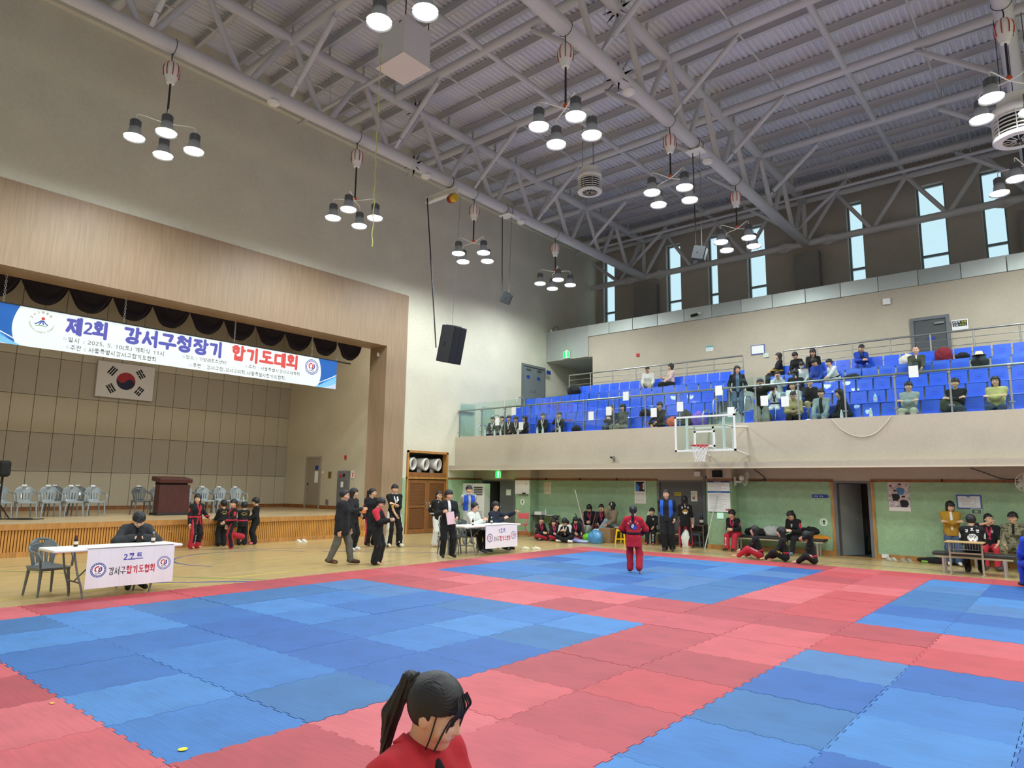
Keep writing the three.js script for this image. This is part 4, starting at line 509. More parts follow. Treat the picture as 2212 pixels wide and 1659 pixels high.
// ---------------------------------------------------------------- things on the green wall
const wallBoard = (name, x0, x1, y0, y1, z, t, label, cat) => single(name, box(x1 - x0, y1 - y0, 0.012, (x0 + x1) / 2, (y0 + y1) / 2, z + 0.008), print(t), label, cat);
{ const w = thing('whiteboard', 'whiteboard hung on the left green column', 'whiteboard', [-15.94, 1.46, -20.08]); part(w, 'board', rbox(0.68, 0.5, 0.02, 0.006, 0, 0.25, 0), M.white); part(w, 'tray', slab(-0.2, 0.28, -0.03, -0.01, 0, 0.06), M.grey); part(w, 'eraser', rbox(0.14, 0.05, 0.04, 0.012, 0.1, 0.02, 0.035), M.dark); part(w, 'scribble', box(0.14, 0.16, 0.002, 0.2, 0.37, 0.012), print(canvas(64, 72, (c) => { c.fillStyle = '#efeeeb'; c.fillRect(0, 0, 64, 72); c.strokeStyle = '#777'; c.lineWidth = 2; c.strokeRect(10, 10, 20, 16); c.strokeRect(28, 30, 24, 20); c.beginPath(); c.moveTo(12, 40); c.lineTo(30, 60); c.stroke(); }))); }
wallBoard('timetable_sheet', -15.3, -14.98, 1.47, 1.9, ZG, canvas(96, 128, (c) => { c.fillStyle = '#ded5b8'; c.fillRect(0, 0, 96, 128); for (let i = 0; i < 6; i++) lines(c, 12, 18 + i * 18, 72, 1, 8, 5, '#a89a78'); }), 'cream timetable sheet on the green wall right of the whiteboard', 'notice');
wallBoard('wall_calendar', -11.52, -11.1, 1.22, 1.98, ZG, canvas(128, 232, (c) => { c.fillStyle = '#e9e6df'; c.fillRect(0, 0, 128, 232); c.fillStyle = '#1c2236'; c.fillRect(12, 12, 104, 98); c.fillStyle = '#4f7fc0'; c.beginPath(); c.moveTo(12, 12); c.lineTo(60, 60); c.lineTo(52, 110); c.lineTo(12, 110); c.fill(); c.fillStyle = '#d8d8dc'; c.beginPath(); c.moveTo(116, 12); c.lineTo(70, 60); c.lineTo(110, 100); c.fill(); c.fillStyle = '#5a3024'; c.beginPath(); c.ellipse(78, 62, 18, 22, 0.4, 0, 7); c.fill(); for (let r = 0; r < 6; r++) for (let k = 0; k < 7; k++) { c.fillStyle = k ? '#8a8a8a' : '#b05a5a'; c.fillRect(16 + k * 14, 126 + r * 15, 6, 4); } }), 'wall calendar with a dark photograph on the green wall', 'calendar');
const evac = () => canvas(64, 64, (c) => { c.fillStyle = '#d9ead0'; c.fillRect(0, 0, 64, 64); c.strokeStyle = '#eef6ea'; c.lineWidth = 4; c.beginPath(); c.arc(32, 32, 29, 0, 7); c.stroke(); c.fillStyle = '#27402c'; c.beginPath(); c.moveTo(12, 30); c.lineTo(28, 18); c.lineTo(28, 25); c.lineTo(50, 25); c.lineTo(50, 35); c.lineTo(28, 35); c.lineTo(28, 42); c.fill(); lines(c, 18, 50, 30, 1, 4, 3, '#6a8a6a'); });
for (const [x, y, z, w] of [[-15.93, 1.17, -20.09, 'on the left column under the whiteboard'], [-10.95, 0.88, ZG + 0.01, 'beside the wide grey door'], [-5.6, 0.86, ZG + 0.01, 'left of the open doorway']]) single('exit_arrow_sticker', rot(cyl(0.11, 0.11, 0.008, 0, 0, 0, 24), Math.PI / 2).translate(x, y, z), [mat(0xe6f0e0), print(evac()), mat(0xe6f0e0)], 'round pale green arrow sticker ' + w, 'sticker');
{ const p = thing('notice_board', 'tall white notice with blue headings on the right green column', 'notice', [-8.37, 1.53, -20.06]);
  part(p, 'notice_sheet', box(0.68, 0.3, 0.008, 0, 0.29, 0), print(canvas(272, 120, (c) => { c.fillStyle = '#e8e8e6'; c.fillRect(0, 0, 272, 120); c.fillStyle = '#27386e'; c.fillRect(0, 0, 272, 18); hangul(c, '이용자 준수사항', 80, 3, 11, '#fff', 0.1); lines(c, 20, 34, 230, 6, 14, 3, '#777'); })));
  part(p, 'notice_sheet', box(0.7, 0.6, 0.008, 0, -0.17, 0.004), print(canvas(280, 240, (c) => { c.fillStyle = '#ebebe9'; c.fillRect(0, 0, 280, 240); c.fillStyle = '#3a72b8'; c.fillRect(0, 0, 280, 18); hangul(c, '탁구장 이용수칙', 84, 3, 11, '#fff', 0.1); lines(c, 24, 36, 220, 13, 14, 3, '#888'); c.fillStyle = '#a8303a'; c.beginPath(); c.ellipse(232, 212, 13, 9, 0.5, 0, 7); c.ellipse(256, 210, 13, 9, -0.5, 0, 7); c.fill(); }))); }
single('lit_exit_plate', rbox(0.2, 0.18, 0.03, 0.01, -8.35, 0.95, -20.08), new THREE.MeshStandardMaterial({ color: 0xe8f4ee, emissive: 0x66e0b0, emissiveIntensity: 0.35, roughness: 0.4 }), 'small glowing exit arrow plate under the notice on the right column', 'sign');
function exitSign(x, y, z, label, s = 1) { const e = thing('exit_sign', label, 'exit sign', [x, y, z]); part(e, 'casing', rbox(0.34 * s, 0.32 * s, 0.07, 0.015), M.whiteMetal); const t = canvas(96, 96, (c) => { c.fillStyle = '#1fb45a'; c.fillRect(0, 0, 96, 96); c.fillStyle = '#f2fff4'; c.fillRect(34, 8, 30, 82); c.fillStyle = '#1fb45a'; c.beginPath(); c.arc(50, 26, 7, 0, 7); c.fill(); c.lineWidth = 8; c.strokeStyle = '#1fb45a'; c.beginPath(); c.moveTo(50, 36); c.lineTo(46, 56); c.lineTo(56, 78); c.moveTo(46, 56); c.lineTo(38, 76); c.moveTo(40, 44); c.lineTo(60, 46); c.stroke(); }); part(e, 'lit_face', box(0.28 * s, 0.26 * s, 0.006, 0, 0, 0.037), new THREE.MeshStandardMaterial({ map: t, emissive: 0xffffff, emissiveMap: t, emissiveIntensity: 0.9 })); part(e, 'mount', box(0.1, 0.06, 0.05, 0, 0.19 * s, 0), M.whiteMetal); const l = new THREE.PointLight(0x60ff9a, 0.25); l.position.set(0, 0, 0.15); l.shadow.radius = 5; e.add(l); return e; }
exitSign(-17.3, 2.17, -20.3, 'green exit sign over the grey door under the balcony', 0.85); exitSign(-17.68, 7.73, -25.36, 'green exit sign over the corridor at the top left of the bleachers', 1.05);
single('arrow_sign', rot(extr([[-0.22, -0.045], [0.17, -0.045], [0.22, 0], [0.17, 0.045], [-0.22, 0.045]], 0.01), 0, 0, 0).translate(-5.65, 1.57, ZG + 0.003), M.blueSign, 'blue arrow sign with white Korean letters left of the open doorway', 'sign');
single('sign_lettering', box(0.33, 0.06, 0.002, -5.68, 1.57, ZG + 0.0145), print(canvas(264, 48, (c) => { c.fillStyle = '#1f3f9c'; c.fillRect(0, 0, 264, 48); hangul(c, '샤워실 가는길', 10, 8, 32, '#fff', 0.11); })), 'white Korean lettering on the blue arrow sign', 'lettering');
wallBoard('sports_poster', -3.96, -3.46, 1.22, 1.98, ZG, canvas(200, 304, (c) => { c.fillStyle = '#c9bcc0'; c.fillRect(0, 0, 200, 304); for (let i = 0; i < 60; i++) { c.fillStyle = ['#b3a4ae', '#d8cccb', '#a39aa8'][i % 3]; c.beginPath(); c.ellipse(hash(i, 1) * 200, 20 + hash(i, 2) * 230, 18, 9, hash(i, 3) * 3, 0, 7); c.fill(); } c.fillStyle = '#7a2a30'; c.beginPath(); c.ellipse(26, 42, 14, 9, 0.5, 0, 7); c.fill();
  const fig = (x, y, s, body) => { c.strokeStyle = '#c59a84'; c.lineWidth = 11 * s; c.lineCap = 'round'; c.beginPath(); c.moveTo(x - 26 * s, y + 42 * s); c.lineTo(x - 62 * s, y + 36 * s); c.stroke(); c.fillStyle = body; c.beginPath(); c.moveTo(x - 34 * s, y + 30 * s); c.quadraticCurveTo(x, y + 8 * s, x + 36 * s, y + 30 * s); c.lineTo(x + 46 * s, y + 60 * s); c.lineTo(x + 24 * s, y + 96 * s); c.lineTo(x - 24 * s, y + 96 * s); c.fill(); c.fillStyle = '#c9a490'; c.beginPath(); c.ellipse(x, y, 15 * s, 19 * s, 0, 0, 7); c.fill(); c.fillStyle = '#1c1a1e'; c.beginPath(); c.arc(x, y - 6 * s, 17 * s, Math.PI, 0); c.fill(); };
  fig(112, 40, 1, '#4f7fae'); fig(66, 106, 0.95, '#26262e'); fig(140, 166, 1.05, '#202026'); c.fillStyle = '#ece6e4'; c.fillRect(0, 262, 200, 42); lines(c, 20, 256, 160, 1, 4, 3, '#444'); }), 'poster of three table tennis players on the green wall', 'poster');
{ const m = thing('floor_plan_frame', 'blue framed floor plan on the right green wall', 'notice', [-2.19, 1.5, ZG + 0.01]); part(m, 'frame', rbox(0.52, 0.34, 0.016, 0.005), mat(0x4a5aa8)); part(m, 'plan', box(0.46, 0.28, 0.004, 0, -0.005, 0.009), print(canvas(184, 112, (c) => { c.fillStyle = '#dfe2e4'; c.fillRect(0, 0, 184, 112); c.strokeStyle = '#9a9a9a'; c.lineWidth = 2; c.strokeRect(34, 20, 110, 74); lines(c, 44, 36, 90, 5, 11, 3, '#c08a8a'); c.fillStyle = '#3a6ab8'; c.fillRect(74, 2, 30, 8); }))); }
wallBoard('small_photo', -2.17, -1.94, 1.2, 1.34, ZG + 0.012, canvas(92, 56, (c) => { c.fillStyle = '#dfe4dc'; c.fillRect(0, 0, 92, 56); c.fillStyle = '#4f7a6a'; c.fillRect(6, 6, 80, 44); c.fillStyle = '#b8a878'; c.fillRect(32, 16, 28, 24); }), 'small green landscape print under the floor plan', 'picture');
function wallFan(x, y, z, turn, label) { const f = thing('wall_fan', label, 'fan', [x, y, z], turn); part(f, 'bracket', [box(0.1, 0.26, 0.04, 0, -0.08, 0), box(0.06, 0.06, 0.2, 0, -0.1, 0.1)], M.whiteMetal); const h = sub(f, 'head', [0, 0.0, 0.26]); h.rotation.set(0.25, 0.5, 0); part(h, 'motor', rot(lathe([[0, -0.14], [0.07, -0.12], [0.08, 0], [0, 0.02]], 18), Math.PI / 2), M.whiteMetal); const cage = []; for (let i = 0; i < 20; i++) { const a = i * Math.PI / 10; cage.push(tube([[0.03 * Math.cos(a), 0.03 * Math.sin(a), 0.12], [0.15 * Math.cos(a), 0.15 * Math.sin(a), 0.115], [0.215 * Math.cos(a), 0.215 * Math.sin(a), 0.06], [0.13 * Math.cos(a), 0.13 * Math.sin(a), 0.0]], 0.0035, 10, 4)); } part(h, 'cage', cage, M.whiteMetal); part(h, 'cage_ring', new THREE.TorusGeometry(0.217, 0.008, 6, 32).translate(0, 0, 0.06), M.whiteMetal); for (let i = 0; i < 3; i++) part(h, 'blade', rot(new THREE.SphereGeometry(0.1, 10, 8).scale(0.6, 1, 0.08).translate(0, 0.1, 0), 0, 0.3, 0).rotateZ(i * 2.094).translate(0, 0, 0.05), mat(0xcfd2d0, { roughness: 0.3 })); }
wallFan(-7.95, 2.05, -20.3, Math.PI / 2, 'white wall fan on the side of the right green column'); wallFan(-1.05, 2.0, ZG + 0.02, 0, 'white wall fan at the right edge of the photo');
single('power_cable', tube([[-7.6, 1.98, ZG + 0.03], [-7.3, 1.99, ZG + 0.05], [-7.15, 2.06, ZG + 0.06], [-7.3, 2.2, ZG + 0.05], [-7.45, LIP, ZG + 0.1]], 0.012, 30, 5), M.cord, 'dark cord hanging beside the right column fan', 'cord'); single('power_cable', tube([[-2.1, LIP, ZG + 0.1], [-1.8, 2.2, ZG + 0.05], [-1.5, 2.07, ZG + 0.05], [-1.15, 2.04, ZG + 0.05]], 0.01, 20, 5), M.cord, 'dark cord running to the fan at the right edge', 'cord');
single('black_monitor', rbox(0.3, 0.2, 0.08, 0.01, -8.4, 2.18, -20.06), M.black, 'small black monitor above the right column notice', 'monitor'); single('wall_speaker', rbox(0.2, 0.15, 0.1, 0.01, -9.24, 2.19, ZG + 0.06), M.white, 'small white wall speaker over the wide grey door', 'speaker');
{ const c = thing('security_camera', 'small camera on the balcony edge beam', 'camera', [-11.6, 2.7, -19.46]); part(c, 'body', rbox(0.08, 0.1, 0.16, 0.02, 0, 0, 0.1), M.stainless); part(c, 'lens', rot(cyl(0.03, 0.03, 0.04, 0, 0, 0, 12), Math.PI / 2).translate(0, 0, 0.2), M.black); part(c, 'bracket', box(0.05, 0.12, 0.06, 0, -0.08, 0.02), M.stainless); }
{ const c = thing('column_camera', 'grey camera beside the black monitor', 'camera', [-8.85, 2.08, -20.3]); part(c, 'body', rbox(0.1, 0.09, 0.18, 0.02, 0, 0, 0.1), M.grey); part(c, 'bracket', box(0.12, 0.03, 0.1, -0.06, -0.06, 0.02), M.grey); }
// ---------------------------------------------------------------- floor-standing air conditioner beside the grey door
{ const a = thing('air_conditioner', 'white floor-standing air conditioner in the corner', 'air conditioner', [-18.3, FY, -20.2]); part(a, 'cabinet', rbox(0.62, 1.85, 0.36, 0.02, 0.2, 0.925, 0), M.white); part(a, 'side_cabinet', rbox(0.5, 1.85, 0.36, 0.02, -0.36, 0.925, 0.05), mat(0xe2e4e0)); for (let i = 0; i < 5; i++) part(a, 'outlet_slot', box(0.46, 0.035, 0.02, 0.2, 1.42 + i * 0.07, 0.18), M.dark); for (let i = 0; i < 10; i++) part(a, 'intake_slot', box(0.46, 0.012, 0.02, 0.2, 0.25 + i * 0.06, 0.18), M.grey); }
// ---------------------------------------------------------------- judges' tables
const tableWhite = mat(0xf1f1ec, { roughness: 0.45 });
function foldTable(label, x, z, len, court, hasTwo) {
  const t = thing('folding_table', label, 'table', [x, FY, z]); part(t, 'tabletop', rbox(0.7, 0.045, len, 0.02, 0, 0.735, 0), tableWhite);
  for (const s of [-1, 1]) { part(t, 'leg_frame', [tube([[0.24, 0.72, s * (len / 2 - 0.3)], [0.27, 0.4, s * (len / 2 - 0.36)], [0.28, 0.2, s * (len / 2 - 0.42)], [0.3, 0.0, s * (len / 2 - 0.46)]], 0.015, 14, 7), tube([[-0.24, 0.72, s * (len / 2 - 0.3)], [-0.27, 0.4, s * (len / 2 - 0.36)], [-0.28, 0.2, s * (len / 2 - 0.42)], [-0.3, 0.0, s * (len / 2 - 0.46)]], 0.015, 14, 7), bar([-0.28, 0.25, s * (len / 2 - 0.41)], [0.28, 0.25, s * (len / 2 - 0.41)], 0.012)], M.grey); part(t, 'brace', bar([0, 0.25, s * (len / 2 - 0.41)], [0, 0.7, s * 0.1], 0.011), M.grey); }
  const c = thing('table_banner', `white cloth printed ${court} court hanging from the ${hasTwo ? 'left' : 'far'} judges table`, 'banner', [x + 0.36, FY + 0.735, z - (hasTwo ? 0.15 : 0.28)]);
  const tx = canvas(620, 280, (g) => { g.fillStyle = '#efeaf0'; g.fillRect(0, 0, 620, 280); g.strokeStyle = '#e0dae2'; g.lineWidth = 2; for (let i = 1; i < 8; i++) { g.beginPath(); g.moveTo(i * 78, 0); g.lineTo(i * 78, 280); g.stroke(); } emblem(g, 80, 150, 54); emblem(g, 546, 132, 52); hangul(g, court === 'second' ? '2코트' : '1코트', 245, 42, 56, '#4444a6', 0.13, 0.95); const e = hangul(g, '강서구', 150, 138, 56, '#2a2a2c', 0.1, 0.72); hangul(g, '합기도협회', e, 136, 58, '#c43c48', 0.13, 0.72); });
  const pg = new THREE.PlaneGeometry(1.27, 0.57, 40, 10), p = pg.attributes.position; for (let i = 0; i < p.count; i++) { const x = p.getX(i), y = 0.285 - p.getY(i); p.setZ(i, 0.012 * Math.sin(x * 11) * y * 1.6 + 0.02 * y); } pg.computeVertexNormals(); part(c, 'printed_cloth', rot(pg, 0, Math.PI / 2).translate(0.004, -0.28, 0), print(tx, { side: THREE.DoubleSide, roughness: 0.9 })); part(c, 'top_fold', box(0.14, 0.004, 1.27, -0.06, 0.026, 0), mat(0xefeaf0));
}
foldTable('white folding judges table beside the left mat edge', -11.83, -4.78, 1.85, 'second', 1); foldTable('white folding judges table at the far mat corner', -12.2, -13.9, 2.2, 'first', 0);
function bottle(label, x, y, z, c1, c2, s = 1, k = 1) { const b = thing('drink_bottle', label, 'bottle', [x, y, z]); b.scale.set(s, s * k, s); part(b, 'bottle_body', lathe([[0, 0], [0.027, 0], [0.03, 0.01], [0.03, 0.09], [0.026, 0.115], [0.014, 0.14], [0.013, 0.155], [0, 0.155]], 16), mat(c1, { roughness: 0.25 })); part(b, 'cap', cyl(0.016, 0.016, 0.02, 0, 0.162, 0, 12), mat(c2)); part(b, 'label_band', cyl(0.0308, 0.0308, 0.045, 0, 0.055, 0, 16, true), mat(0xd9d4cc)); }
bottle('dark bottle with a red cap on the left judges table', -11.95, 0.735, -4.28, 0x2a1512, 0xa83030); bottle('brown drink bottle beside the judge in the grey jacket', -11.95, 0.735, -5.42, 0x5a3c30, 0xb8b4a8);
bottle('dark red drink bottle before the white-shirted judge', -12.1, 0.735, -13.35, 0x4a1a1c, 0xa83030); bottle('dark bottle before the navy-jacketed judge', -12.35, 0.735, -14.35, 0x2a2426, 0xd8d8d8);
for (const [x, z, r, w] of [[-11.75, -4.95, 0.2, 'on the left judges table'], [-12.1, -13.75, -0.2, 'on the far judges table'], [-12.15, -14.75, 0.3, 'at the right end of the far judges table']]) { const s = single('paper_sheet', rot(box(0.3, 0.003, 0.21), 0, r).translate(x, 0.7355, z), M.paper, 'white paper sheet ' + w, 'paper'); }
armChair('empty grey armchair behind the left judges table', [-12.55, FY, -4.12], Math.PI / 2 + 0.25, 1); armChair('grey armchair under the seated judge at the left table', [-12.72, FY, -5.36], Math.PI / 2, 0); armChair('dark grey armchair at the near end of the far judges table', [-12.85, FY, -13.25], Math.PI / 2, 1); 
// ---------------------------------------------------------------- stools, bench, desk and bags along the green wall
function stool(label, x, z, c, s = 1, turn = 0) { const t = thing('plastic_stool', label, 'stool', [x, FY, z], turn); t.scale.setScalar(s); const m = new THREE.MeshPhysicalMaterial({ color: c, roughness: 0.35, clearcoat: 0.2 }); part(t, 'seat', rbox(0.3, 0.03, 0.3, 0.014, 0, 0.455, 0), m); part(t, 'rim', [box(0.3, 0.05, 0.01, 0, 0.42, 0.145), box(0.3, 0.05, 0.01, 0, 0.42, -0.145), box(0.01, 0.05, 0.3, 0.145, 0.42, 0), box(0.01, 0.05, 0.3, -0.145, 0.42, 0)], m); for (const i of [-1, 1]) for (const j of [-1, 1]) part(t, 'leg', bar([i * 0.17, 0, j * 0.17], [i * 0.13, 0.44, j * 0.13], 0.022, 6, 0.03), m); part(t, 'stretcher', [box(0.28, 0.03, 0.012, 0, 0.15, 0.15), box(0.28, 0.03, 0.012, 0, 0.15, -0.15), box(0.012, 0.03, 0.28, 0.15, 0.15, 0), box(0.012, 0.03, 0.28, -0.15, 0.15, 0)], m); return t; }
stool('yellow plastic stool left of the steel bucket', -13.25, -19.6, 0xf0c818, 0.95); stool('yellow plastic stool with a tray right of the cardboard box', -11.35, -19.5, 0xf0c818, 1); stool('pink plastic stool behind the seated children', -14.05, -19.75, 0xe0707e, 0.95, 0.1); stool('coral stool behind the left yellow stool', -13.62, -20.0, 0xe88070, 0.9); stool('dark blue-grey stool under the small table by the wide door', -9.18, -20.25, 0x59626e, 0.9);
single('snack_tray', rbox(0.42, 0.04, 0.3, 0.015, -11.35, 0.485, -19.5), mat(0xa8a094), 'grey snack tray lying on the right yellow stool', 'tray');
{ const c = thing('folding_chair', 'red folding chair beside the far judges table', 'chair', [-15.35, FY, -19.3], 0.2); const m = mat(0xd05a62); part(c, 'seat', rbox(0.4, 0.03, 0.38, 0.012, 0, 0.43, 0), m); part(c, 'backrest', rbox(0.4, 0.2, 0.025, 0.012, 0, 0.72, -0.2), m); for (const s of [-0.2, 0.2]) { part(c, 'leg', bar([s, 0, 0.2], [s, 0.82, -0.22], 0.012), m); part(c, 'leg', bar([s, 0, -0.22], [s, 0.44, 0.12], 0.012), m); } part(c, 'crossbar', bar([-0.2, 0.2, 0.11], [0.2, 0.2, 0.11], 0.01), m); }
{ const d = thing('side_table', 'dark table with a white box behind the seated children', 'table', [-15.05, FY, -20.32]); part(d, 'tabletop', rbox(1.0, 0.03, 0.42, 0.008, 0, 0.72, 0), M.dark); for (const i of [-0.46, 0.46]) for (const j of [-0.17, 0.17]) part(d, 'leg', box(0.03, 0.71, 0.03, i, 0.355, j), M.grey); }
single('white_box', rbox(0.3, 0.12, 0.22, 0.01, -15.3, 0.772, -20.3), M.paper, 'white carton on the dark side table', 'box'); single('loose_sheets', rbox(0.3, 0.02, 0.2, 0.004, -14.8, 0.722, -20.25), M.paper, 'loose papers on the dark side table', 'paper'); bottle('clear water bottle on the dark side table', -15.02, 0.712, -20.3, 0xcfd8d8, 0xe8e8e8, 1.3);
{ const b = thing('steel_bucket', 'tall steel bucket full of training sticks', 'bucket', [-12.8, FY, -19.7]); part(b, 'bucket_wall', lathe([[0, 0], [0.2, 0], [0.21, 0.5], [0.22, 0.51], [0.2, 0.5], [0.19, 0.02], [0, 0.02]], 28), M.chrome); }
[[-0.05, 0, -0.18, 1.15, 0xc9c9c2, 'long pale pole rising from the steel bucket', -0.3], [-0.12, 0.05, 0.25, 0.35, 0x222226, 'short black stick leaning left in the bucket', -0.42], [-0.02, 0.08, 0.1, 0.55, 0xa85a60, 'pink stick standing in the steel bucket', -0.16], [0.08, -0.02, 0.1, 0.45, 0x8a4a44, 'brown stick leaning right in the bucket', 0.3], [0.12, 0.04, -0.1, 0.4, 0x2c2c30, 'black stick leaning right in the bucket', 0.42], [0.02, -0.08, 0.2, 0.5, 0x33333a, 'dark stick standing upright in the bucket', 0.1]].forEach(([x, z, zz, h, c, lab, tilt]) => single('training_stick', bar([-12.8 + x * 0.5, 0.05, -19.7 + z], [-12.8 + x * 0.5 + tilt * (0.5 + h) * 1.05, 0.5 + h, -19.7 + z + zz * 0.2], 0.017, 8), mat(c, { roughness: 0.5 }), lab, 'stick', 'training sticks in the steel bucket'));
single('cardboard_box', uvm(rbox(0.42, 0.46, 0.34, 0.01, -11.95, FY + 0.23, -19.55)), mat(0x9c7654, { map: fleck }), 'brown cardboard box between the bags and the right yellow stool', 'box');
function bag(name, label, x, z, w, h, d, c, o = {}, y = FY) { const g = new THREE.SphereGeometry(1, 28, 18), p = g.attributes.position; for (let i = 0; i < p.count; i++) { let a = p.getX(i), b = p.getY(i), e = p.getZ(i); const n = 1 + 0.28 * (noise(a * 3 + 9 + x, b * 3 + e * 2 + 9 + z, 99, 99) - 0.5) + 0.14 * (noise(a * 8 + 30, e * 8 + b * 5 + 30, 99, 99) - 0.5); p.setXYZ(i, a * w / 2 * n, Math.max(0, (b * 0.62 + 0.4) * h * n), e * d / 2 * n); } g.computeVertexNormals(); return single(name, g.translate(x, y, z), mat(c, { roughness: 0.4, ...o }), label, 'bag'); }
bag('plastic_bag', 'bright green plastic bag before the steel bucket', -12.35, -19.3, 0.75, 0.3, 0.4, 0x6cc832); bag('plastic_bag', 'clear blue plastic bag beside the cardboard box', -12.05, -19.0, 0.5, 0.42, 0.36, 0x4f8fc0, { roughness: 0.2 }); bag('plastic_bag', 'pale violet plastic bag lying left of the green bag', -12.95, -19.05, 0.5, 0.12, 0.3, 0x8f98dc); bag('plastic_wrap', 'white and violet plastic wrap lying before the green bag', -12.5, -18.85, 0.6, 0.1, 0.3, 0xaab4d8);
bag('sports_bag', 'dark navy bag behind the pink stool', -13.5, -20.2, 0.75, 0.62, 0.4, 0x20242f); bag('paper_bag', 'white paper bag on the floor by the wide door', -9.32, -19.75, 0.34, 0.5, 0.26, 0xe2e2dd, { roughness: 0.8 });
function bench(label, x, z, len, turn = 0) { const b = thing('padded_bench', label, 'bench', [x, FY, z], turn); part(b, 'cushion', rbox(len, 0.08, 0.36, 0.03, 0, 0.42, 0), mat(0x2e2f31, { roughness: 0.5 })); part(b, 'frame', [box(len - 0.1, 0.04, 0.03, 0, 0.36, 0.14), box(len - 0.1, 0.04, 0.03, 0, 0.36, -0.14)], mat(0xb5a98f)); for (const s of [-1, 1]) for (const j of [-1, 1]) part(b, 'leg', rbox(0.05, 0.34, 0.05, 0.01, s * (len / 2 - 0.2), 0.17, j * 0.13), M.chrome); return b; }
bench('black padded bench under the mother and two children', -12.3, -20.28, 1.9); bench('black padded bench against the wide grey door', -10.2, -20.25, 1.4); bench('long black padded bench left of the open doorway', -6.75, -20.2, 2.6); bench('black padded bench before the desk at the right', -1.95, -18.35, 1.5); bench('black padded bench against the right green wall', -1.2, -20.2, 2.2);
{ const d = thing('school_desk', 'school desk with a wire basket at the right mat edge', 'desk', [-2.05, FY, -18.02]); part(d, 'desktop', rbox(0.7, 0.03, 0.42, 0.01, 0, 0.7, 0), mat(0xc9ab74, { map: fleck, roughness: 0.4 })); const m = mat(0xa89a86, { roughness: 0.5 }); for (const s of [-0.29, 0.29]) { part(d, 'side_leg', [bar([s, 0.03, -0.02], [s, 0.69, -0.02], 0.02), box(0.05, 0.03, 0.42, s, 0.015, 0)], m); } part(d, 'crossbar', box(0.58, 0.03, 0.03, 0, 0.46, -0.02), m); for (let i = 0; i < 11; i++) part(d, 'basket_wire', bar([-0.25 + i * 0.05, 0.55, 0.14], [-0.25 + i * 0.05, 0.69, 0.16], 0.003, 4), M.chrome); part(d, 'basket_rail', bar([-0.26, 0.55, 0.14], [0.26, 0.55, 0.14], 0.004, 4), M.chrome); }
{ const d = thing('small_table', 'small dark table with bottles by the wide grey door', 'table', [-9.3, FY, -20.35]); part(d, 'tabletop', rbox(0.75, 0.03, 0.4, 0.008, 0, 0.66, 0), mat(0x6b5a48)); part(d, 'shelf', box(0.7, 0.02, 0.36, 0, 0.45, 0), mat(0x6b5a48)); for (const i of [-0.35, 0.35]) for (const j of [-0.17, 0.17]) part(d, 'leg', box(0.025, 0.65, 0.025, i, 0.325, j), M.stainless); }
single('red_tub', lathe([[0, 0], [0.08, 0], [0.1, 0.2], [0.095, 0.2], [0, 0.02]], 20, -9.55, 0.652, -20.3), M.red, 'red tub on the small table', 'tub'); bottle('clear water bottle on the small table', -9.32, 0.652, -20.25, 0xcfdcdc, 0xe8e8e8, 1.8); bottle('dark cola bottle on the small table', -9.05, 0.652, -20.3, 0x241418, 0x305a9a, 1.9); single('white_cup', cyl(0.05, 0.06, 0.1, -9.5, 0.9, -20.3, 14), M.white, 'white container on top of the red tub', 'cup');
single('leaning_stick', bar([-8.77, FY, -19.85], [-8.42, 1.52, -20.04], 0.016, 8), mat(0xd8dcd4), 'long white stick leaning on the right green column', 'stick');
single('floor_stick', bar([-7.15, 0.0, -18.25], [-6.75, 0.0, -18.2], 0.015, 8), mat(0xe8e6d8), 'short white stick on the floor before the kneeling girl', 'stick');
single('orange_cloth', (() => { const g = new THREE.SphereGeometry(1, 24, 12), p = g.attributes.position; for (let i = 0; i < p.count; i++) { const n = 1 + 0.7 * (noise(p.getX(i) * 4 + 9, p.getZ(i) * 4 + 9, 99, 99) - 0.5); p.setXYZ(i, p.getX(i) * 0.4 * n, Math.max(0, p.getY(i)) * 0.09 * n, p.getZ(i) * 0.15 * n); } g.computeVertexNormals(); return g.translate(-5.8, 0.437, -20.2); })(), fabric(0xe0902c), 'orange cloth lying on the bench left of the doorway', 'cloth');
bag('grey_jacket', 'pale grey jacket heaped on the long bench', -6.9, -20.25, 0.5, 0.28, 0.3, 0xb8bab6, { roughness: 0.95 }, 0.435); bag('black_bag', 'black bag lying on the long bench', -7.35, -20.25, 0.7, 0.2, 0.3, 0x1c1d20, { roughness: 0.9 }, 0.435); bag('black_bag', 'flat black bag on the bench behind the kneeling girls', -5.9, -20.3, 0.5, 0.2, 0.25, 0x1a1b1d, { roughness: 0.9 }, 0.53);
// ---------------------------------------------------------------- shoes left on the floor
const shoeGeo = (() => { const g = new THREE.SphereGeometry(1, 20, 14), p = g.attributes.position; for (let i = 0; i < p.count; i++) { const x = p.getX(i), y = p.getY(i), z = p.getZ(i); p.setXYZ(i, x * (0.045 - 0.006 * z), Math.max(0, 0.03 + y * (0.045 - 0.028 * Math.max(0, z)) + (z < -0.2 ? 0.012 : 0)), z * 0.135); } g.computeVertexNormals(); return g; })();
const shoeSole = rbox(0.088, 0.02, 0.262, 0.009, 0, 0.01, 0);
function shoe(label, x, z, turn, c, sole, group, open = 0x2a2a2a) { const s = thing('shoe', label, 'shoe', [x, FY, z], turn, group); part(s, 'upper', shoeGeo, mat(c)); part(s, 'sole', shoeSole, mat(sole)); part(s, 'opening', new THREE.SphereGeometry(1, 14, 8).scale(0.028, 0.01, 0.05).translate(0, 0.072, -0.06), mat(open)); }
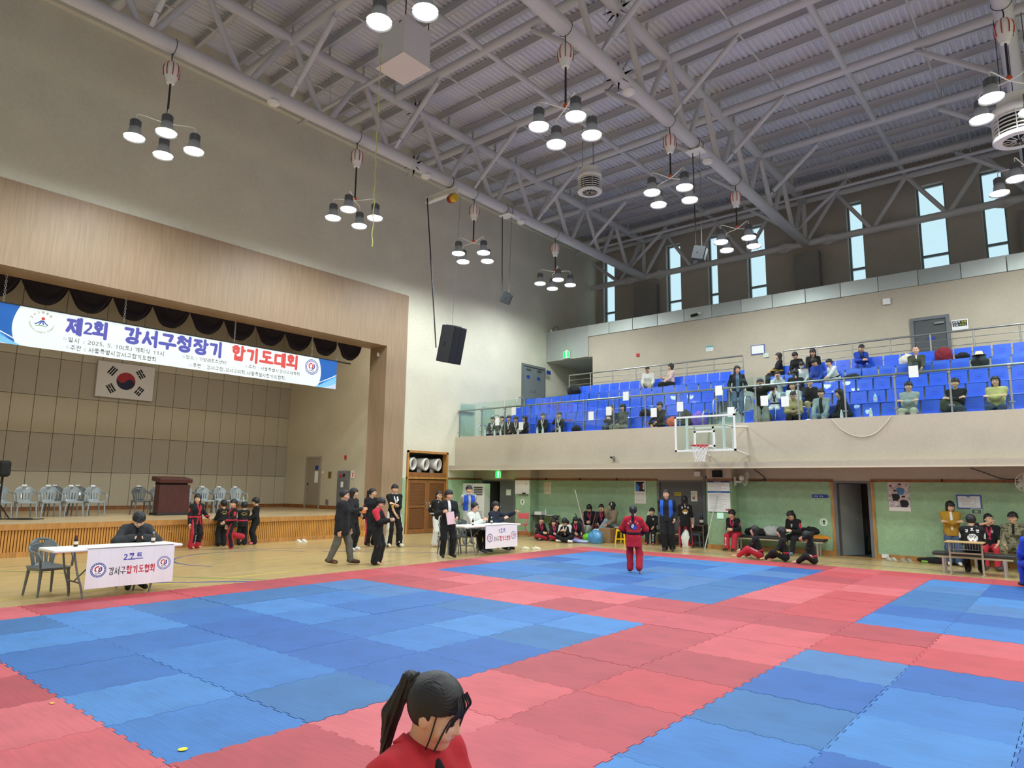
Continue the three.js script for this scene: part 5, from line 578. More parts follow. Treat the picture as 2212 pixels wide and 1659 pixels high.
shoe('left white shoe below the stage front', -18.45, -12.42, 1.4, 0xefede8, 0xffffff, 'pair of white shoes by the stage'); shoe('right white shoe below the stage front', -18.45, -12.6, 1.5, 0xefede8, 0xffffff, 'pair of white shoes by the stage');
shoe('left cream slipper beside the far mat corner', -12.3, -15.75, 2.6, 0xe4dfc8, 0xe4dfc8, 'cream slippers'); shoe('right cream slipper beside the far mat corner', -12.05, -15.95, 2.5, 0xe4dfc8, 0xe4dfc8, 'cream slippers');
[[-4.0, 0xe2ddcf, 'first white slip-on from the doorway'], [-3.88, 0xe2ddcf, 'second white slip-on from the doorway'], [-3.68, 0xb9b3a2, 'left beige trainer beside the white slip-ons'], [-3.53, 0xb9b3a2, 'right beige trainer beside the white slip-ons']].forEach(([x, c, w]) => shoe(w + ' under the poster', x, -20.38, 0.5, c, 0xd8d2c2, 'shoes under the poster'));
bag('black_case', 'long black bag lying along the right green wall', -2.85, -20.42, 1.1, 0.14, 0.16, 0x17191d, { roughness: 0.8 }); single('toy', rbox(0.16, 0.06, 0.08, 0.03, -3.2, FY + 0.03, -20.38), mat(0x8fc24a), 'small green toy beside the beige trainers', 'toy'); single('shoe_label', box(0.16, 0.1, 0.01, -4.12, 0.06, ZG + 0.04), M.paper, 'white outlet plate low on the green wall by the shoes', 'outlet');
// ---------------------------------------------------------------- bleacher seats
M.seat = new THREE.MeshPhysicalMaterial({ color: 0x2a5fe0, roughness: 0.38, clearcoat: 0.15 });
const seatBack = (() => { const g = new RoundedBoxGeometry(0.425, 0.36, 0.022, 2, 0.01), p = g.attributes.position; for (let i = 0; i < p.count; i++) { const x = p.getX(i), y = p.getY(i); p.setZ(i, p.getZ(i) + 0.35 * x * x - 0.16 * y - 0.014 * Math.sin((y + 0.2) * 9)); } g.computeVertexNormals(); return g.translate(0, 0.62, 0.04); })();
const seatRibs = [0, 1, 2].map((k) => box(0.16, 0.008, 0.008, 0, 0.57 + k * 0.045, 0.065 - (0.57 + k * 0.045 - 0.62) * 0.16));
const seatPan = (() => { const g = rbox(0.43, 0.03, 0.4, 0.014, 0, 0, 0, 1), p = g.attributes.position; for (let i = 0; i < p.count; i++) { const x = p.getX(i), z = p.getZ(i); p.setY(i, p.getY(i) + 0.25 * x * x - (z > 0.15 ? (z - 0.15) * 0.5 : 0)); } g.computeVertexNormals(); return g.translate(0, 0.42, 0.25); })();
const seatFoot = merge([box(0.05, 0.41, 0.04, 0, 0.2, 0.12), box(0.3, 0.03, 0.05, 0, 0.4, 0.15)]);
const seatRibGeo = merge(seatRibs), SEATS = {};
const rowName = ['', 'front row', 'second row', 'third row', 'fourth row', 'top row'];
function seat(k, side, i, x) {
  const s = thing('bleacher_seat', `blue plastic seat, ${rowName[k]} ${side} of the stair aisle, ${ord[i]} from that aisle`, 'seat', [x, ROWY(k), ROWZ(k)], 0, 'blue bleacher seats');
  part(s, 'backrest', seatBack, M.seat); part(s, 'back_ribs', seatRibGeo, M.seat).userData.kind = 'stuff'; part(s, 'seat_pan', seatPan, M.seat); part(s, 'bracket', seatFoot, M.grey);
}
const SP = 0.4655;
for (let k = 1; k <= 5; k++) { for (let i = 0; i < (k === 5 ? 16 : 20); i++) { const x = -9.09 - i * SP; seat(k, 'left', i, x); } for (let i = 0; i < 17; i++) seat(k, 'right', i, -7.49 + i * SP); }
const seatX = (side, i) => side ? -7.49 + i * SP : -9.09 - i * SP;
// ---------------------------------------------------------------- glass guard rail on the parapet
{ const r = thing('glass_guard_rail', 'steel and glass guard rail along the balcony front', 'railing', [0, 3.62, -19.6]); const posts = []; for (let i = 0; i < 18; i++) posts.push(-18.78 + 1.18 * i);
  part(r, 'handrail', bar([XL + 0.05, 1.05, 0], [2, 1.05, 0], 0.03, 12), M.stainless); part(r, 'end_rail', bar([XL + 0.05, 1.05, 0], [XL + 0.05, 1.05, -0.9], 0.03, 10), M.stainless);
  posts.forEach((x, i) => { part(r, 'post', [box(0.04, 1.04, 0.03, x, 0.52, 0)], M.stainless); part(r, 'post_clamp', box(0.12, 0.03, 0.05, x, 0.18, 0.02), M.stainless); part(r, 'post_clamp', box(0.12, 0.03, 0.05, x, 0.98, 0.02), M.stainless); if (i) part(r, 'pane', slab(posts[i - 1] + 0.03, x - 0.03, 0.06, 1.3, 0.035, 0.045), M.glass); });
}
for (const [x, i] of [[-18.4, 2], [-16.3, 0]]) single('side_glass', slab(XL + 0.06, XL + 0.072, 3.7, 5.0, -20.55 - i * 0.6, -19.7 - i * 0.6), M.glass, i ? 'glass side pane higher up along the wall stairs' : 'glass side pane at the balcony corner', 'glass');
// steel railings behind the top row
function backRail(label, x0, x1, n) { const r = thing('steel_railing', label, 'railing', [0, 5.12, -24.3]); part(r, 'handrail', bar([x0, 1.42, 0], [x1, 1.42, 0], 0.03, 10), M.stainless); for (const y of [0.75, 0.98, 1.2]) part(r, 'mid_rail', bar([x0, y, 0], [x1, y, 0], 0.012, 8), M.stainless); for (let i = 0; i <= n; i++) { const x = x0 + (x1 - x0) * i / n; part(r, 'post', bar([x, 0, 0], [x, 1.42, 0], 0.024, 8), M.stainless); } }
backRail('steel railing behind the top row, left block', -16.79, -9.1, 7); backRail('steel railing behind the top row, right block', -7.66, 1.2, 8);
// aisle handrails
const ROWN = ['', 'lowest', 'second lowest', 'second highest', 'highest'];
const hoop = (label, x, y, z, h = 0.85) => { const o = thing('aisle_handrail', label, 'handrail', [x, y, z], 0, 'bent steel handrails on the bleacher aisles'); part(o, 'rail', tube([[0, 0, 0.2], [0, h * 0.8, 0.2], [0, h * 0.97, 0.12], [0, h, 0], [0, h * 1.05, -0.2], [0, h * 0.95, -0.3], [0, 0.1, -0.3]], 0.022, 40, 8), M.chrome); };
for (let k = 1; k <= 4; k++) { hoop(`bent steel handrail on the wall aisle, ${ROWN[k]} of them`, -18.27, ROWY(k), ROWZ(k) + 0.35); hoop(`bent steel handrail left of the stair aisle, ${ROWN[k]} of them`, -8.82, ROWY(k), ROWZ(k) + 0.35); if (k < 4) hoop(`bent steel handrail right of the stair aisle, ${['', 'lowest', 'middle', 'highest'][k]} of them`, -7.8, ROWY(k), ROWZ(k) + 0.35); }
// papers taped to the glass rail
[[-16.75, 4.2, 'left end'], [-15.95, 4.55, 'near the black-clad children, upper one'], [-15.6, 3.98, 'before the black-clad children'], [-12.55, 4.18, 'left of the man in olive'], [-11.85, 4.3, 'over the man in olive'], [-10.2, 4.15, 'left of the stair aisle'], [-9.3, 4.28, 'at the stair aisle'], [-8.05, 4.68, 'right of the stair aisle, upper'], [-7.7, 4.02, 'before the person filming'], [-6.72, 4.28, 'before the man in black'], [-6.15, 4.22, 'before the man in plaid'], [-3.0, 4.75, 'on the upper right'], [-11.2, 4.75, 'high on the left middle']].forEach(([x, y, w]) => single('taped_paper', box(0.21, 0.29, 0.003, x, y - 0.06, -19.545), M.paper, 'white paper taped to the balcony glass, ' + w, 'paper', 'papers on the balcony glass'));
// band wall fittings
{ const d = structGroup('door_7', 'dark grey steel door at the back of the bleachers'); const z = -25.45; part(d, 'door_frame', [slab(-3.92, -3.82, 5.1, 7.35, z, z + 0.05), slab(-2.92, -2.82, 5.1, 7.35, z, z + 0.05), slab(-3.82, -2.92, 7.25, 7.35, z, z + 0.05)], M.doorGrey); const l = part(d, 'door_leaf', slab(-3.82, -2.92, 5.1, 7.25, z, z + 0.02), mat(0x55585a)); part(l, 'sign', box(0.22, 0.1, 0.01, -3.35, 6.62, z + 0.025), M.blueSign); part(l, 'closer', box(0.26, 0.06, 0.06, -3.1, 7.1, z + 0.05), M.stainless); part(l, 'lock', box(0.08, 0.16, 0.05, -3.72, 6.1, z + 0.045), M.white); }
single('light_sign', rbox(0.44, 0.34, 0.06, 0.015, -2.55, 6.95, -25.4), print(canvas(176, 136, (c) => { c.fillStyle = '#ececea'; c.fillRect(0, 0, 176, 136); c.fillStyle = '#1c2230'; c.fillRect(10, 14, 156, 74); hangul(c, '관람석', 16, 20, 26, '#fff', 0.13); hangul(c, '이용', 108, 20, 26, '#e8e03a', 0.13); hangul(c, '안내', 20, 56, 26, '#fff', 0.13); hangul(c, '비상구', 84, 56, 24, '#d8e04a', 0.13); })), 'lit notice box with black panel beside the dark steel door', 'sign');
single('router', rbox(0.24, 0.22, 0.06, 0.03, -4.55, 8.05, -25.41), M.white, 'white rounded wireless box high on the beige wall', 'router'); single('alarm_button', rbox(0.13, 0.13, 0.04, 0.01, -14.04, 7.31, -25.42), M.red, 'red alarm button on the beige band wall', 'alarm');
single('wall_notice', box(0.3, 0.2, 0.008, -10.85, 7.2, -25.44), print(canvas(96, 64, (c) => { c.fillStyle = '#e8f0ee'; c.fillRect(0, 0, 96, 64); c.fillStyle = '#3aa8b0'; c.fillRect(0, 0, 96, 14); lines(c, 8, 26, 80, 4, 9, 2, '#999'); })), 'white notice with a teal heading on the band wall', 'notice');
{ const m = thing('evacuation_map', 'blue framed evacuation map over the stair aisle', 'notice', [-8.95, 6.93, -25.43]); part(m, 'frame', rbox(0.52, 0.36, 0.02, 0.006), mat(0x4a62b0)); part(m, 'map', box(0.46, 0.3, 0.004, 0, 0, 0.012), M.paper); } single('aisle_print', box(0.2, 0.16, 0.008, -8.65, 6.68, -25.42), mat(0xcfd8c8), 'small pale print under the evacuation map', 'picture');
{ const b = thing('band_camera', 'black camera on the grey band', 'camera', [-11.3, 8.62, -25.3]); part(b, 'body', rot(rbox(0.12, 0.11, 0.3, 0.03, 0, 0, 0.1), 0.3, -0.6), M.black); part(b, 'mount', cyl(0.06, 0.06, 0.05, 0.1, 0.05, -0.05), M.white); }
{ const c = thing('corner_camera', 'small camera with a looped black cord on the corridor corner', 'camera', [-18.6, 9.0, -25.45]); part(c, 'body', rbox(0.08, 0.08, 0.16, 0.02), M.white); part(c, 'cord_loop', new THREE.TorusGeometry(0.17, 0.012, 6, 28, 5).rotateZ(-1.2).translate(0.22, 0.0, 0), M.black); }
single('hydrant_cover', box(0.7, 0.55, 0.04, -12.7, 5.95, -25.42), mat(0xb8b2a4, { roughness: 0.5 }), 'pale wall cabinet behind the man in the white hoodie', 'cabinet'); single('yellow_lamp_plate', rbox(0.2, 0.16, 0.04, 0.02, -8.2, 5.75, -25.43), new THREE.MeshStandardMaterial({ color: 0xf4f0c0, emissive: 0xffe890, emissiveIntensity: 0.4 }), 'small glowing plate at the top of the stair aisle', 'sign');
single('parapet_cable', tube([[-4.95, 3.6, -19.47], [-4.7, 3.3, -19.47], [-4.35, 3.12, -19.47], [-4.0, 3.15, -19.47], [-3.7, 3.4, -19.47], [-3.55, 3.6, -19.47]], 0.014, 40, 6), mat(0xd0cabc), 'white cable hanging in a loop on the parapet', 'cable');
// bags and clothes left on seats
const onSeat = (name, label, k, side, i, w, h, d, c) => bag(name, label, seatX(side, i), ROWZ(k) + 0.24, w, h, d, c, { roughness: 0.9 }, ROWY(k) + 0.42);
onSeat('black_coat', 'black coat on the leftmost top row seats', 5, 0, 15, 0.6, 0.4, 0.4, 0x15161a); onSeat('black_backpack', 'black backpack on the second row beside the boy in shorts', 2, 0, 4, 0.45, 0.3, 0.35, 0x16171a); onSeat('black_backpack', 'second black backpack on the second row, left middle', 2, 0, 5, 0.45, 0.28, 0.35, 0x1b1c20); onSeat('red_sled', 'flat red bag on the second row before the children', 2, 0, 12, 0.5, 0.08, 0.3, 0x8c2a34);
onSeat('dark_backpack', 'dark olive backpack in the front row left of the stair aisle', 1, 0, 1, 0.45, 0.5, 0.35, 0x34362f); onSeat('purple_bag', 'purple plastic bag beside the dark backpack', 1, 0, 0, 0.5, 0.42, 0.35, 0x8a5ac8); onSeat('snack_bag', 'orange and white snack bag beside the boy in shorts', 1, 0, 2, 0.35, 0.32, 0.3, 0xd8603a); onSeat('olive_bag', 'olive holdall between the two people at right', 1, 1, 11, 0.5, 0.4, 0.35, 0x3f4632);
onSeat('cream_jacket', 'cream jacket on the top row behind the older man', 5, 1, 8, 0.5, 0.3, 0.35, 0xe0dac8); onSeat('red_backpack', 'dark red backpack on the top row', 5, 1, 10, 0.5, 0.4, 0.3, 0x7c1f2c); onSeat('black_bundle', 'small black bag on the top row right of the red backpack', 5, 1, 11, 0.4, 0.2, 0.3, 0x18191c); onSeat('hat_bag', 'black bag topped with a straw hat in the fourth row', 4, 1, 12, 0.42, 0.42, 0.3, 0x1d1f22); onSeat('dark_bundle', 'dark bundle on the fourth row seat', 4, 1, 5, 0.45, 0.2, 0.3, 0x26272a); onSeat('black_shoulder_bag', 'small black bag in the front row beside the children', 1, 0, 10, 0.35, 0.22, 0.3, 0x17181a); onSeat('green_pack', 'olive green pack in the front row behind the man in beige', 1, 1, 1, 0.4, 0.3, 0.3, 0x4a5238);
single('straw_hat', lathe([[0, 0.1], [0.08, 0.1], [0.1, 0.02], [0.18, 0.0], [0.18, -0.008], [0, -0.005]], 20, seatX(1, 12), ROWY(4) + 0.42 + 0.42, ROWZ(4) + 0.24), mat(0xd8c89a), 'straw hat on the black bag in the fourth row', 'hat');
[[-17.9, 0], [-17.5, 1], [-17.0, 0], [-16.7, 1], [-15.85, 0], [-14.95, 0], [-14.7, 1], [-13.95, 0], [-4.75, 0], [-4.05, 1]].forEach(([x, c], i) => bottle(`small water bottle on the parapet ledge, ${ord[i]} from the left`, x, 3.62, -19.68, c ? 0xbfdccb : 0xc6d6e0, 0xf2f2f2, 1.35)); bottle('blue water bottle on a third row seat at right', seatX(1, 7), ROWY(2) + 0.435, ROWZ(2) + 0.25, 0x9fc8e0, 0x6aa8d8, 1.6); bottle('small water bottle on a top row seat beside the man in white', seatX(0, 6), ROWY(5) + 0.435, ROWZ(5) + 0.25, 0xb8cfe8, 0xffffff, 1.4);
// ---------------------------------------------------------------- people: distance fields of tapered bones, meshed with surface nets
const smin = (a, b, k) => { const h = Math.max(k - Math.abs(a - b), 0) / k; return Math.min(a, b) - h * h * k * 0.25; };
function cone(px, py, pz, b) { const ux = b[3] - b[0], uy = b[4] - b[1], uz = b[5] - b[2], qx = px - b[0], qy = py - b[1], qz = pz - b[2]; let t = (qx * ux + qy * uy + qz * uz) / (ux * ux + uy * uy + uz * uz + 1e-9); t = t < 0 ? 0 : t > 1 ? 1 : t; const x = qx - ux * t, y = qy - uy * t, z = qz - uz * t; return Math.sqrt(x * x + y * y + z * z) - (b[6] + (b[7] - b[6]) * t); }
const field = (bones, k = 0.035) => (x, y, z) => { let d = 1e3; for (const b of bones) d = smin(d, cone(x, y, z, b), k); return d; };
const B = (a, b, r0, r1 = r0) => [a.x, a.y, a.z, b.x, b.y, b.z, r0, r1];
function bounds(bones, pad) { const lo = [1e9, 1e9, 1e9], hi = [-1e9, -1e9, -1e9]; for (const b of bones) for (let i = 0; i < 3; i++) { lo[i] = Math.min(lo[i], b[i] - b[6] - pad, b[i + 3] - b[7] - pad); hi[i] = Math.max(hi[i], b[i] + b[6] + pad, b[i + 3] + b[7] + pad); } return [lo, hi]; }
function nets(f, [lo, hi], h) {
  const n = [0, 1, 2].map((i) => Math.ceil((hi[i] - lo[i]) / h) + 2), [X, Y, Z] = n, v = new Float32Array(X * Y * Z), S = 5, R = S * h * 0.95 + 0.03;
  for (let bz = 0; bz < Z; bz += S) for (let by = 0; by < Y; by += S) for (let bx = 0; bx < X; bx += S) {
    const c = f(lo[0] + (bx + 2) * h, lo[1] + (by + 2) * h, lo[2] + (bz + 2) * h), far = Math.abs(c) > R;
    for (let z = bz; z < Math.min(Z, bz + S); z++) for (let y = by; y < Math.min(Y, by + S); y++) for (let x = bx; x < Math.min(X, bx + S); x++) v[(z * Y + y) * X + x] = far ? c : f(lo[0] + x * h, lo[1] + y * h, lo[2] + z * h);
  }
  const id = new Int32Array(X * Y * Z).fill(-1), pos = [], idx = [], o = [0, 1, X, X + 1, X * Y, X * Y + 1, X * Y + X, X * Y + X + 1];
  const E = [[0, 1], [2, 3], [4, 5], [6, 7], [0, 2], [1, 3], [4, 6], [5, 7], [0, 4], [1, 5], [2, 6], [3, 7]];
  for (let z = 0; z < Z - 1; z++) for (let y = 0; y < Y - 1; y++) for (let x = 0; x < X - 1; x++) {
    const i = (z * Y + y) * X + x; let m = 0; for (let k = 0; k < 8; k++) if (v[i + o[k]] < 0) m |= 1 << k; if (m === 0 || m === 255) continue;
    let a = 0, b = 0, c = 0, q = 0; for (const [s, t] of E) if (((m >> s) & 1) !== ((m >> t) & 1)) { const g = v[i + o[s]] / (v[i + o[s]] - v[i + o[t]]); a += (s & 1) + g * ((t & 1) - (s & 1)); b += ((s >> 1) & 1) + g * (((t >> 1) & 1) - ((s >> 1) & 1)); c += (s >> 2) + g * ((t >> 2) - (s >> 2)); q++; }
    id[i] = pos.length / 3; pos.push(lo[0] + (x + a / q) * h, lo[1] + (y + b / q) * h, lo[2] + (z + c / q) * h);
  }
  const quad = (a, b, c, d, flip) => { if (a < 0 || b < 0 || c < 0 || d < 0) return; flip ? idx.push(a, c, b, a, d, c) : idx.push(a, b, c, a, c, d); };
  for (let z = 1; z < Z - 1; z++) for (let y = 1; y < Y - 1; y++) for (let x = 1; x < X - 1; x++) {
    const i = (z * Y + y) * X + x, s = v[i] < 0;
    if (s !== v[i + 1] < 0) quad(id[i - X - X * Y], id[i - X * Y], id[i], id[i - X], !s);
    if (s !== v[i + X] < 0) quad(id[i - 1 - X * Y], id[i - 1], id[i], id[i - X * Y], !s);
    if (s !== v[i + X * Y] < 0) quad(id[i - 1 - X], id[i - X], id[i], id[i - 1], !s);
  }
  const g = new THREE.BufferGeometry(); g.setAttribute('position', new THREE.Float32BufferAttribute(pos, 3)); g.setIndex(idx); g.computeVertexNormals(); return g;
}
// ---------------------------------------------------------------- heads, hair and hands, meshed once
const ell = (x, y, z, cx, cy, cz, a, b, c) => { const u = (x - cx) / a, v = (y - cy) / b, w = (z - cz) / c, l = Math.sqrt(u * u + v * v + w * w); return (l - 1) * Math.min(a, b, c); };
function headField(x, y, z) {
  const ax = Math.abs(x); let d = smin(ell(x, y, z, 0, 0.028, -0.012, 0.077, 0.094, 0.095), ell(x, y, z, 0, -0.035, 0.018, 0.06, 0.078, 0.066), 0.05);
  d = smin(d, cone(x, y, z, [0, -0.09, 0.05, 0, -0.092, 0.054, 0.022, 0.02]), 0.035); d = smin(d, cone(ax, y, z, [0.043, -0.035, 0.055, 0.036, -0.02, 0.06, 0.024, 0.02]), 0.03);
  d = -smin(-d, ell(ax, y, z, 0.032, 0.004, 0.103, 0.021, 0.013, 0.018), 0.02) ;
  d = smin(d, cone(x, y, z, [0, 0.012, 0.083, 0, -0.028, 0.1, 0.007, 0.011]), 0.014); d = smin(d, cone(ax, y, z, [0.009, -0.03, 0.088, 0.01, -0.031, 0.089, 0.008, 0.008]), 0.01);
  d = smin(d, ell(x, y, z, 0, -0.057, 0.078, 0.022, 0.009, 0.012), 0.012); d = smin(d, ell(ax, y, z, 0.08, -0.012, -0.008, 0.01, 0.028, 0.018), 0.012);
  return smin(d, cone(x, y, z, [0, -0.07, -0.015, 0, -0.19, -0.03, 0.05, 0.054]), 0.03);
}
const HB = [[-0.1, -0.2, -0.12], [0.1, 0.14, 0.13]];
const headGeo = nets(headField, HB, 0.0095), headFar = nets(headField, HB, 0.0115), headFine = () => nets(headField, HB, 0.004);
const eyesGeo = merge([-1, 1].map((s) => new THREE.SphereGeometry(1, 10, 8).scale(0.0125, 0.0062, 0.006).translate(s * 0.031, 0.003, 0.083)).concat([-1, 1].map((s) => tube([[s * 0.016, 0.021, 0.089], [s * 0.032, 0.026, 0.086], [s * 0.048, 0.02, 0.074]], 0.0034, 8, 5))));
const mouthGeo = new THREE.SphereGeometry(1, 12, 8).scale(0.021, 0.005, 0.006).translate(0, -0.056, 0.087);
function hairField(kind) {
  const crop = kind === 'crop' || kind === 'bald', shortSide = crop || kind === 'short' || kind === 'tail' || kind === 'bun' || kind === 'lead', thick = { crop: 0.009, bald: 0.003, tail: 0.012, lead: 0.012 }[kind] ?? 0.021, fringe = { short: 0.03, crop: 0.05, bald: 0.085, bob: 0.03, long: 0.045, tail: 0.05, lead: 0.03 }[kind] ?? 0.05, T = [];
  if (kind === 'long') for (const s of [-1, 1]) T.push([s * 0.045, 0, -0.05, s * 0.055, -0.3, -0.065, 0.05, 0.028], [s * 0.07, 0, -0.01, s * 0.085, -0.2, 0.0, 0.02, 0.014]);
  if (kind === 'bob') for (const s of [-1, 1]) T.push([s * 0.045, 0, -0.045, s * 0.05, -0.085, -0.04, 0.05, 0.045], [s * 0.07, 0, -0.005, s * 0.075, -0.075, 0.01, 0.02, 0.018]);
  if (kind === 'tail') T.push([0, 0.06, -0.09, 0, 0.035, -0.145, 0.026, 0.03], [0, 0.035, -0.145, 0, -0.12, -0.15, 0.034, 0.034], [0, -0.12, -0.15, 0, -0.27, -0.13, 0.034, 0.01]);
  if (kind === 'lead') T.push([0, 0.075, -0.095, 0, 0.06, -0.14, 0.016, 0.022], [0, 0.06, -0.14, 0, -0.08, -0.165, 0.024, 0.032], [0, -0.08, -0.165, 0, -0.3, -0.13, 0.032, 0.008]);
  const lead = kind === 'lead';
  return (x, y, z) => {
    const ax = Math.abs(x); let d = ell(x, y, z, 0, 0.03, -0.014, 0.077 + thick, 0.094 + thick, 0.096 + thick) - (lead ? 0.0013 * Math.sin(Math.atan2(x, y - 0.075 + 0.02) * 46) : 0.005 * Math.sin(x * 95 + y * 40) * Math.sin(y * 80 + z * 70) + 0.003 * Math.sin(x * 210 + z * 90));
    const nape = crop ? -0.035 : shortSide ? -0.06 : -0.075; d = Math.max(d, nape - y);
    for (const b of T) d = smin(d, cone(x, y, z, b) - (kind === 'lead' ? 0.003 * Math.sin(Math.atan2(x, z + 0.15) * 9) : 0), 0.018);
    const line = fringe - 0.01 * Math.cos(x * 75) - (shortSide ? 0 : 0.35 * Math.max(0, ax - 0.04));
    const zf = shortSide ? (y > 0.02 ? 0.03 : 0.012 - 0.25 * Math.min(0, y)) - (y < -0.005 ? 0.018 : 0) : 0.028;     // hair ends in front of the ears
    const face = Math.max(zf - z, y - line, shortSide ? -1 : ax - 0.068 - 0.1 * Math.max(0, -y));
    return Math.max(d, -face * 0.8);
  };
}
const hairGeo = {}; const hairOf = (k, h = 0.008) => hairGeo[k + h] ??= nets(hairField(k), [[-0.14, k === 'long' || k === 'tail' || k === 'lead' ? -0.38 : -0.17, -0.23], [0.14, 0.17, 0.13]], h);
function handBones(curl, side, point, thumbUp) {                    // wrist at the origin, fingers along -y, palm towards +z, thumb towards side * x
  const b = []; [-0.03, -0.011, 0.009, 0.028].forEach((x, i) => {
    const k = [0.066, 0.075, 0.071, 0.056][3 - i] * 1.0, xx = x * -side, c = point && i === 3 ? 0.03 : curl, p = [[xx * 0.7, -0.01, 0], [xx, -0.085, 0]]; let ang = c * 0.5, y = -0.085, z = 0;
    b.push([...p[0], ...p[1], 0.014, 0.0115]);
    for (const [l, g] of [[0.48, 1.0], [0.3, 1.1], [0.22, 0.8]]) { const y1 = y - Math.cos(ang) * k * l * 1.15, z1 = z + Math.sin(ang) * k * l * 1.15; b.push([xx * 1.05, y, z, xx * 1.08, y1, z1, 0.0098, 0.0085]); y = y1; z = z1; ang += c * g; }
  });
  const t = thumbUp ? [[side * 0.02, -0.02, 0.005], [side * 0.045, -0.045, 0.015], [side * 0.05, -0.085, 0.02]] : [[side * 0.018, -0.02, 0.006], [side * 0.04, -0.05, 0.02], [side * 0.03, -0.082, 0.036]];
  b.push([...t[0], ...t[1], 0.015, 0.0115], [...t[1], ...t[2], 0.011, 0.0088], [0, 0.03, 0, 0, -0.02, 0, 0.025, 0.024], [-0.016, -0.03, 0, -0.014, -0.075, 0, 0.015, 0.014], [0.016, -0.03, 0, 0.014, -0.075, 0, 0.015, 0.014]); return b;
}
const handGeo = {}; function handOf(kind, side, h = 0.007) { return handGeo[kind + side + h] ??= (() => { const b = handBones({ relax: 0.45, fist: 1.25, hold: 0.85, point: 1.3, flat: 0.12 }[kind], side, kind === 'point'); return nets(field(b, 0.008), bounds(b, 0.012), h); })(); }

// ---------------------------------------------------------------- one person
const skinM = {}, skinOf = (c) => skinM[c] ??= mat(c, { roughness: 0.6 });
const HAIR = mat(0x17151a, { roughness: 0.5 }), EYE = mat(0x1b1412, { roughness: 0.4 }), LIPC = mat(0xa8605a), clothM = {}, cloth = (c) => clothM[c] ??= fabric(c);
function ik(a, b, l1, l2, hint) {                                    // middle joint between a and b
  const d = b.clone().sub(a); let L = d.length(); const max = (l1 + l2) * 0.995; if (L > max) { d.multiplyScalar(max / L); L = max; b.copy(a).add(d); } if (L < 0.06) { L = 0.06; }
  const u = d.clone().normalize(), c = (l1 * l1 + L * L - l2 * l2) / (2 * L), s = Math.sqrt(Math.max(0, l1 * l1 - c * c)), h = hint.clone().sub(u.clone().multiplyScalar(hint.dot(u))).normalize(); return a.clone().addScaledVector(u, c).addScaledVector(h, s);
}
function skeleton(o) {
  const H = o.h, hs = Math.max(0.9, Math.min(1, 0.55 + 0.27 * H)), J = { H, hs }, pel = J.pel = V(...(o.pel || [0, 0.535 * H, 0])), T = new THREE.Quaternion().setFromEuler(new THREE.Euler(o.lean || 0, o.twist || 0, o.side || 0, 'YXZ')), at = (x, y, z) => V(x * H, y * H, z * H).applyQuaternion(T).add(pel);
  J.T = T; J.up = V(0, 1, 0).applyQuaternion(T); J.fwd = V(0, 0, 1).applyQuaternion(T); J.rt = V(1, 0, 0).applyQuaternion(T);
  J.chest = at(0, 0.19, 0.012); J.neck = at(0, 0.29, -0.005); J.waist = at(0, 0.08, 0.004);
  const Q = T.clone().multiply(new THREE.Quaternion().setFromEuler(new THREE.Euler((o.hp || 0) - 0.6 * (o.lean || 0), (o.hy || 0), o.hr0 || 0, 'YXZ'))); J.Q = Q; J.head = J.neck.clone().add(V(0, 0.02 * H, 0).applyQuaternion(T)).add(V(0, 0.118 * hs, 0.028).applyQuaternion(Q));
  const lu = 0.172 * H, lf = 0.15 * H, lt = 0.245 * H, ls = 0.242 * H;
  for (const [n, s] of [['l', 1], ['r', -1]]) {
    const sh = J['sh' + n] = at(s * 0.1, 0.256, -0.006), hip = J['hip' + n] = at(s * 0.052, -0.012, 0);
    let w = o['h' + n]; const pr = { down: [s * 0.15, -0.06, 0.02], lap: [s * 0.09, 0.03, 0.2], phone: [s * 0.035, 0.13, 0.2], cross: [-s * 0.055, 0.14, 0.125], behind: [s * 0.02, 0.0, -0.1], belt: [s * 0.06, 0.03, 0.11], pocket: [s * 0.14, -0.01, 0.07], face: [s * 0.05, 0.3, 0.12], knee: [s * 0.09, 0.0, 0.26] };
    w = typeof w === 'string' || !w ? at(...pr[w || 'down']) : V(...w); J['wr' + n] = w; J['el' + n] = ik(sh, w, lu, lf, V(...(o['e' + n] || (o['h' + n] === 'cross' ? [s * 0.25, -1, 0.1] : ['phone', 'face', 'lap'].includes(o['h' + n]) ? [s * 0.5, -1, -0.2] : [s * 0.45, -0.5, -0.8]))).applyQuaternion(T));
    const an = J['an' + n] = V(...(o['f' + n] || [s * 0.062 * H, 0.05 * H, 0])); J['kn' + n] = ik(hip, an, lt, ls, V(...(o['k' + n] || [s * 0.15, 0.25, 1])));
    const ty = o['t' + n] ?? s * 0.15, dn = o['d' + n] ?? -0.16; J['to' + n] = an.clone().add(V(Math.sin(ty) * Math.cos(dn), Math.sin(dn), Math.cos(ty) * Math.cos(dn)).multiplyScalar(0.105 * H));
  }
  return J;
}
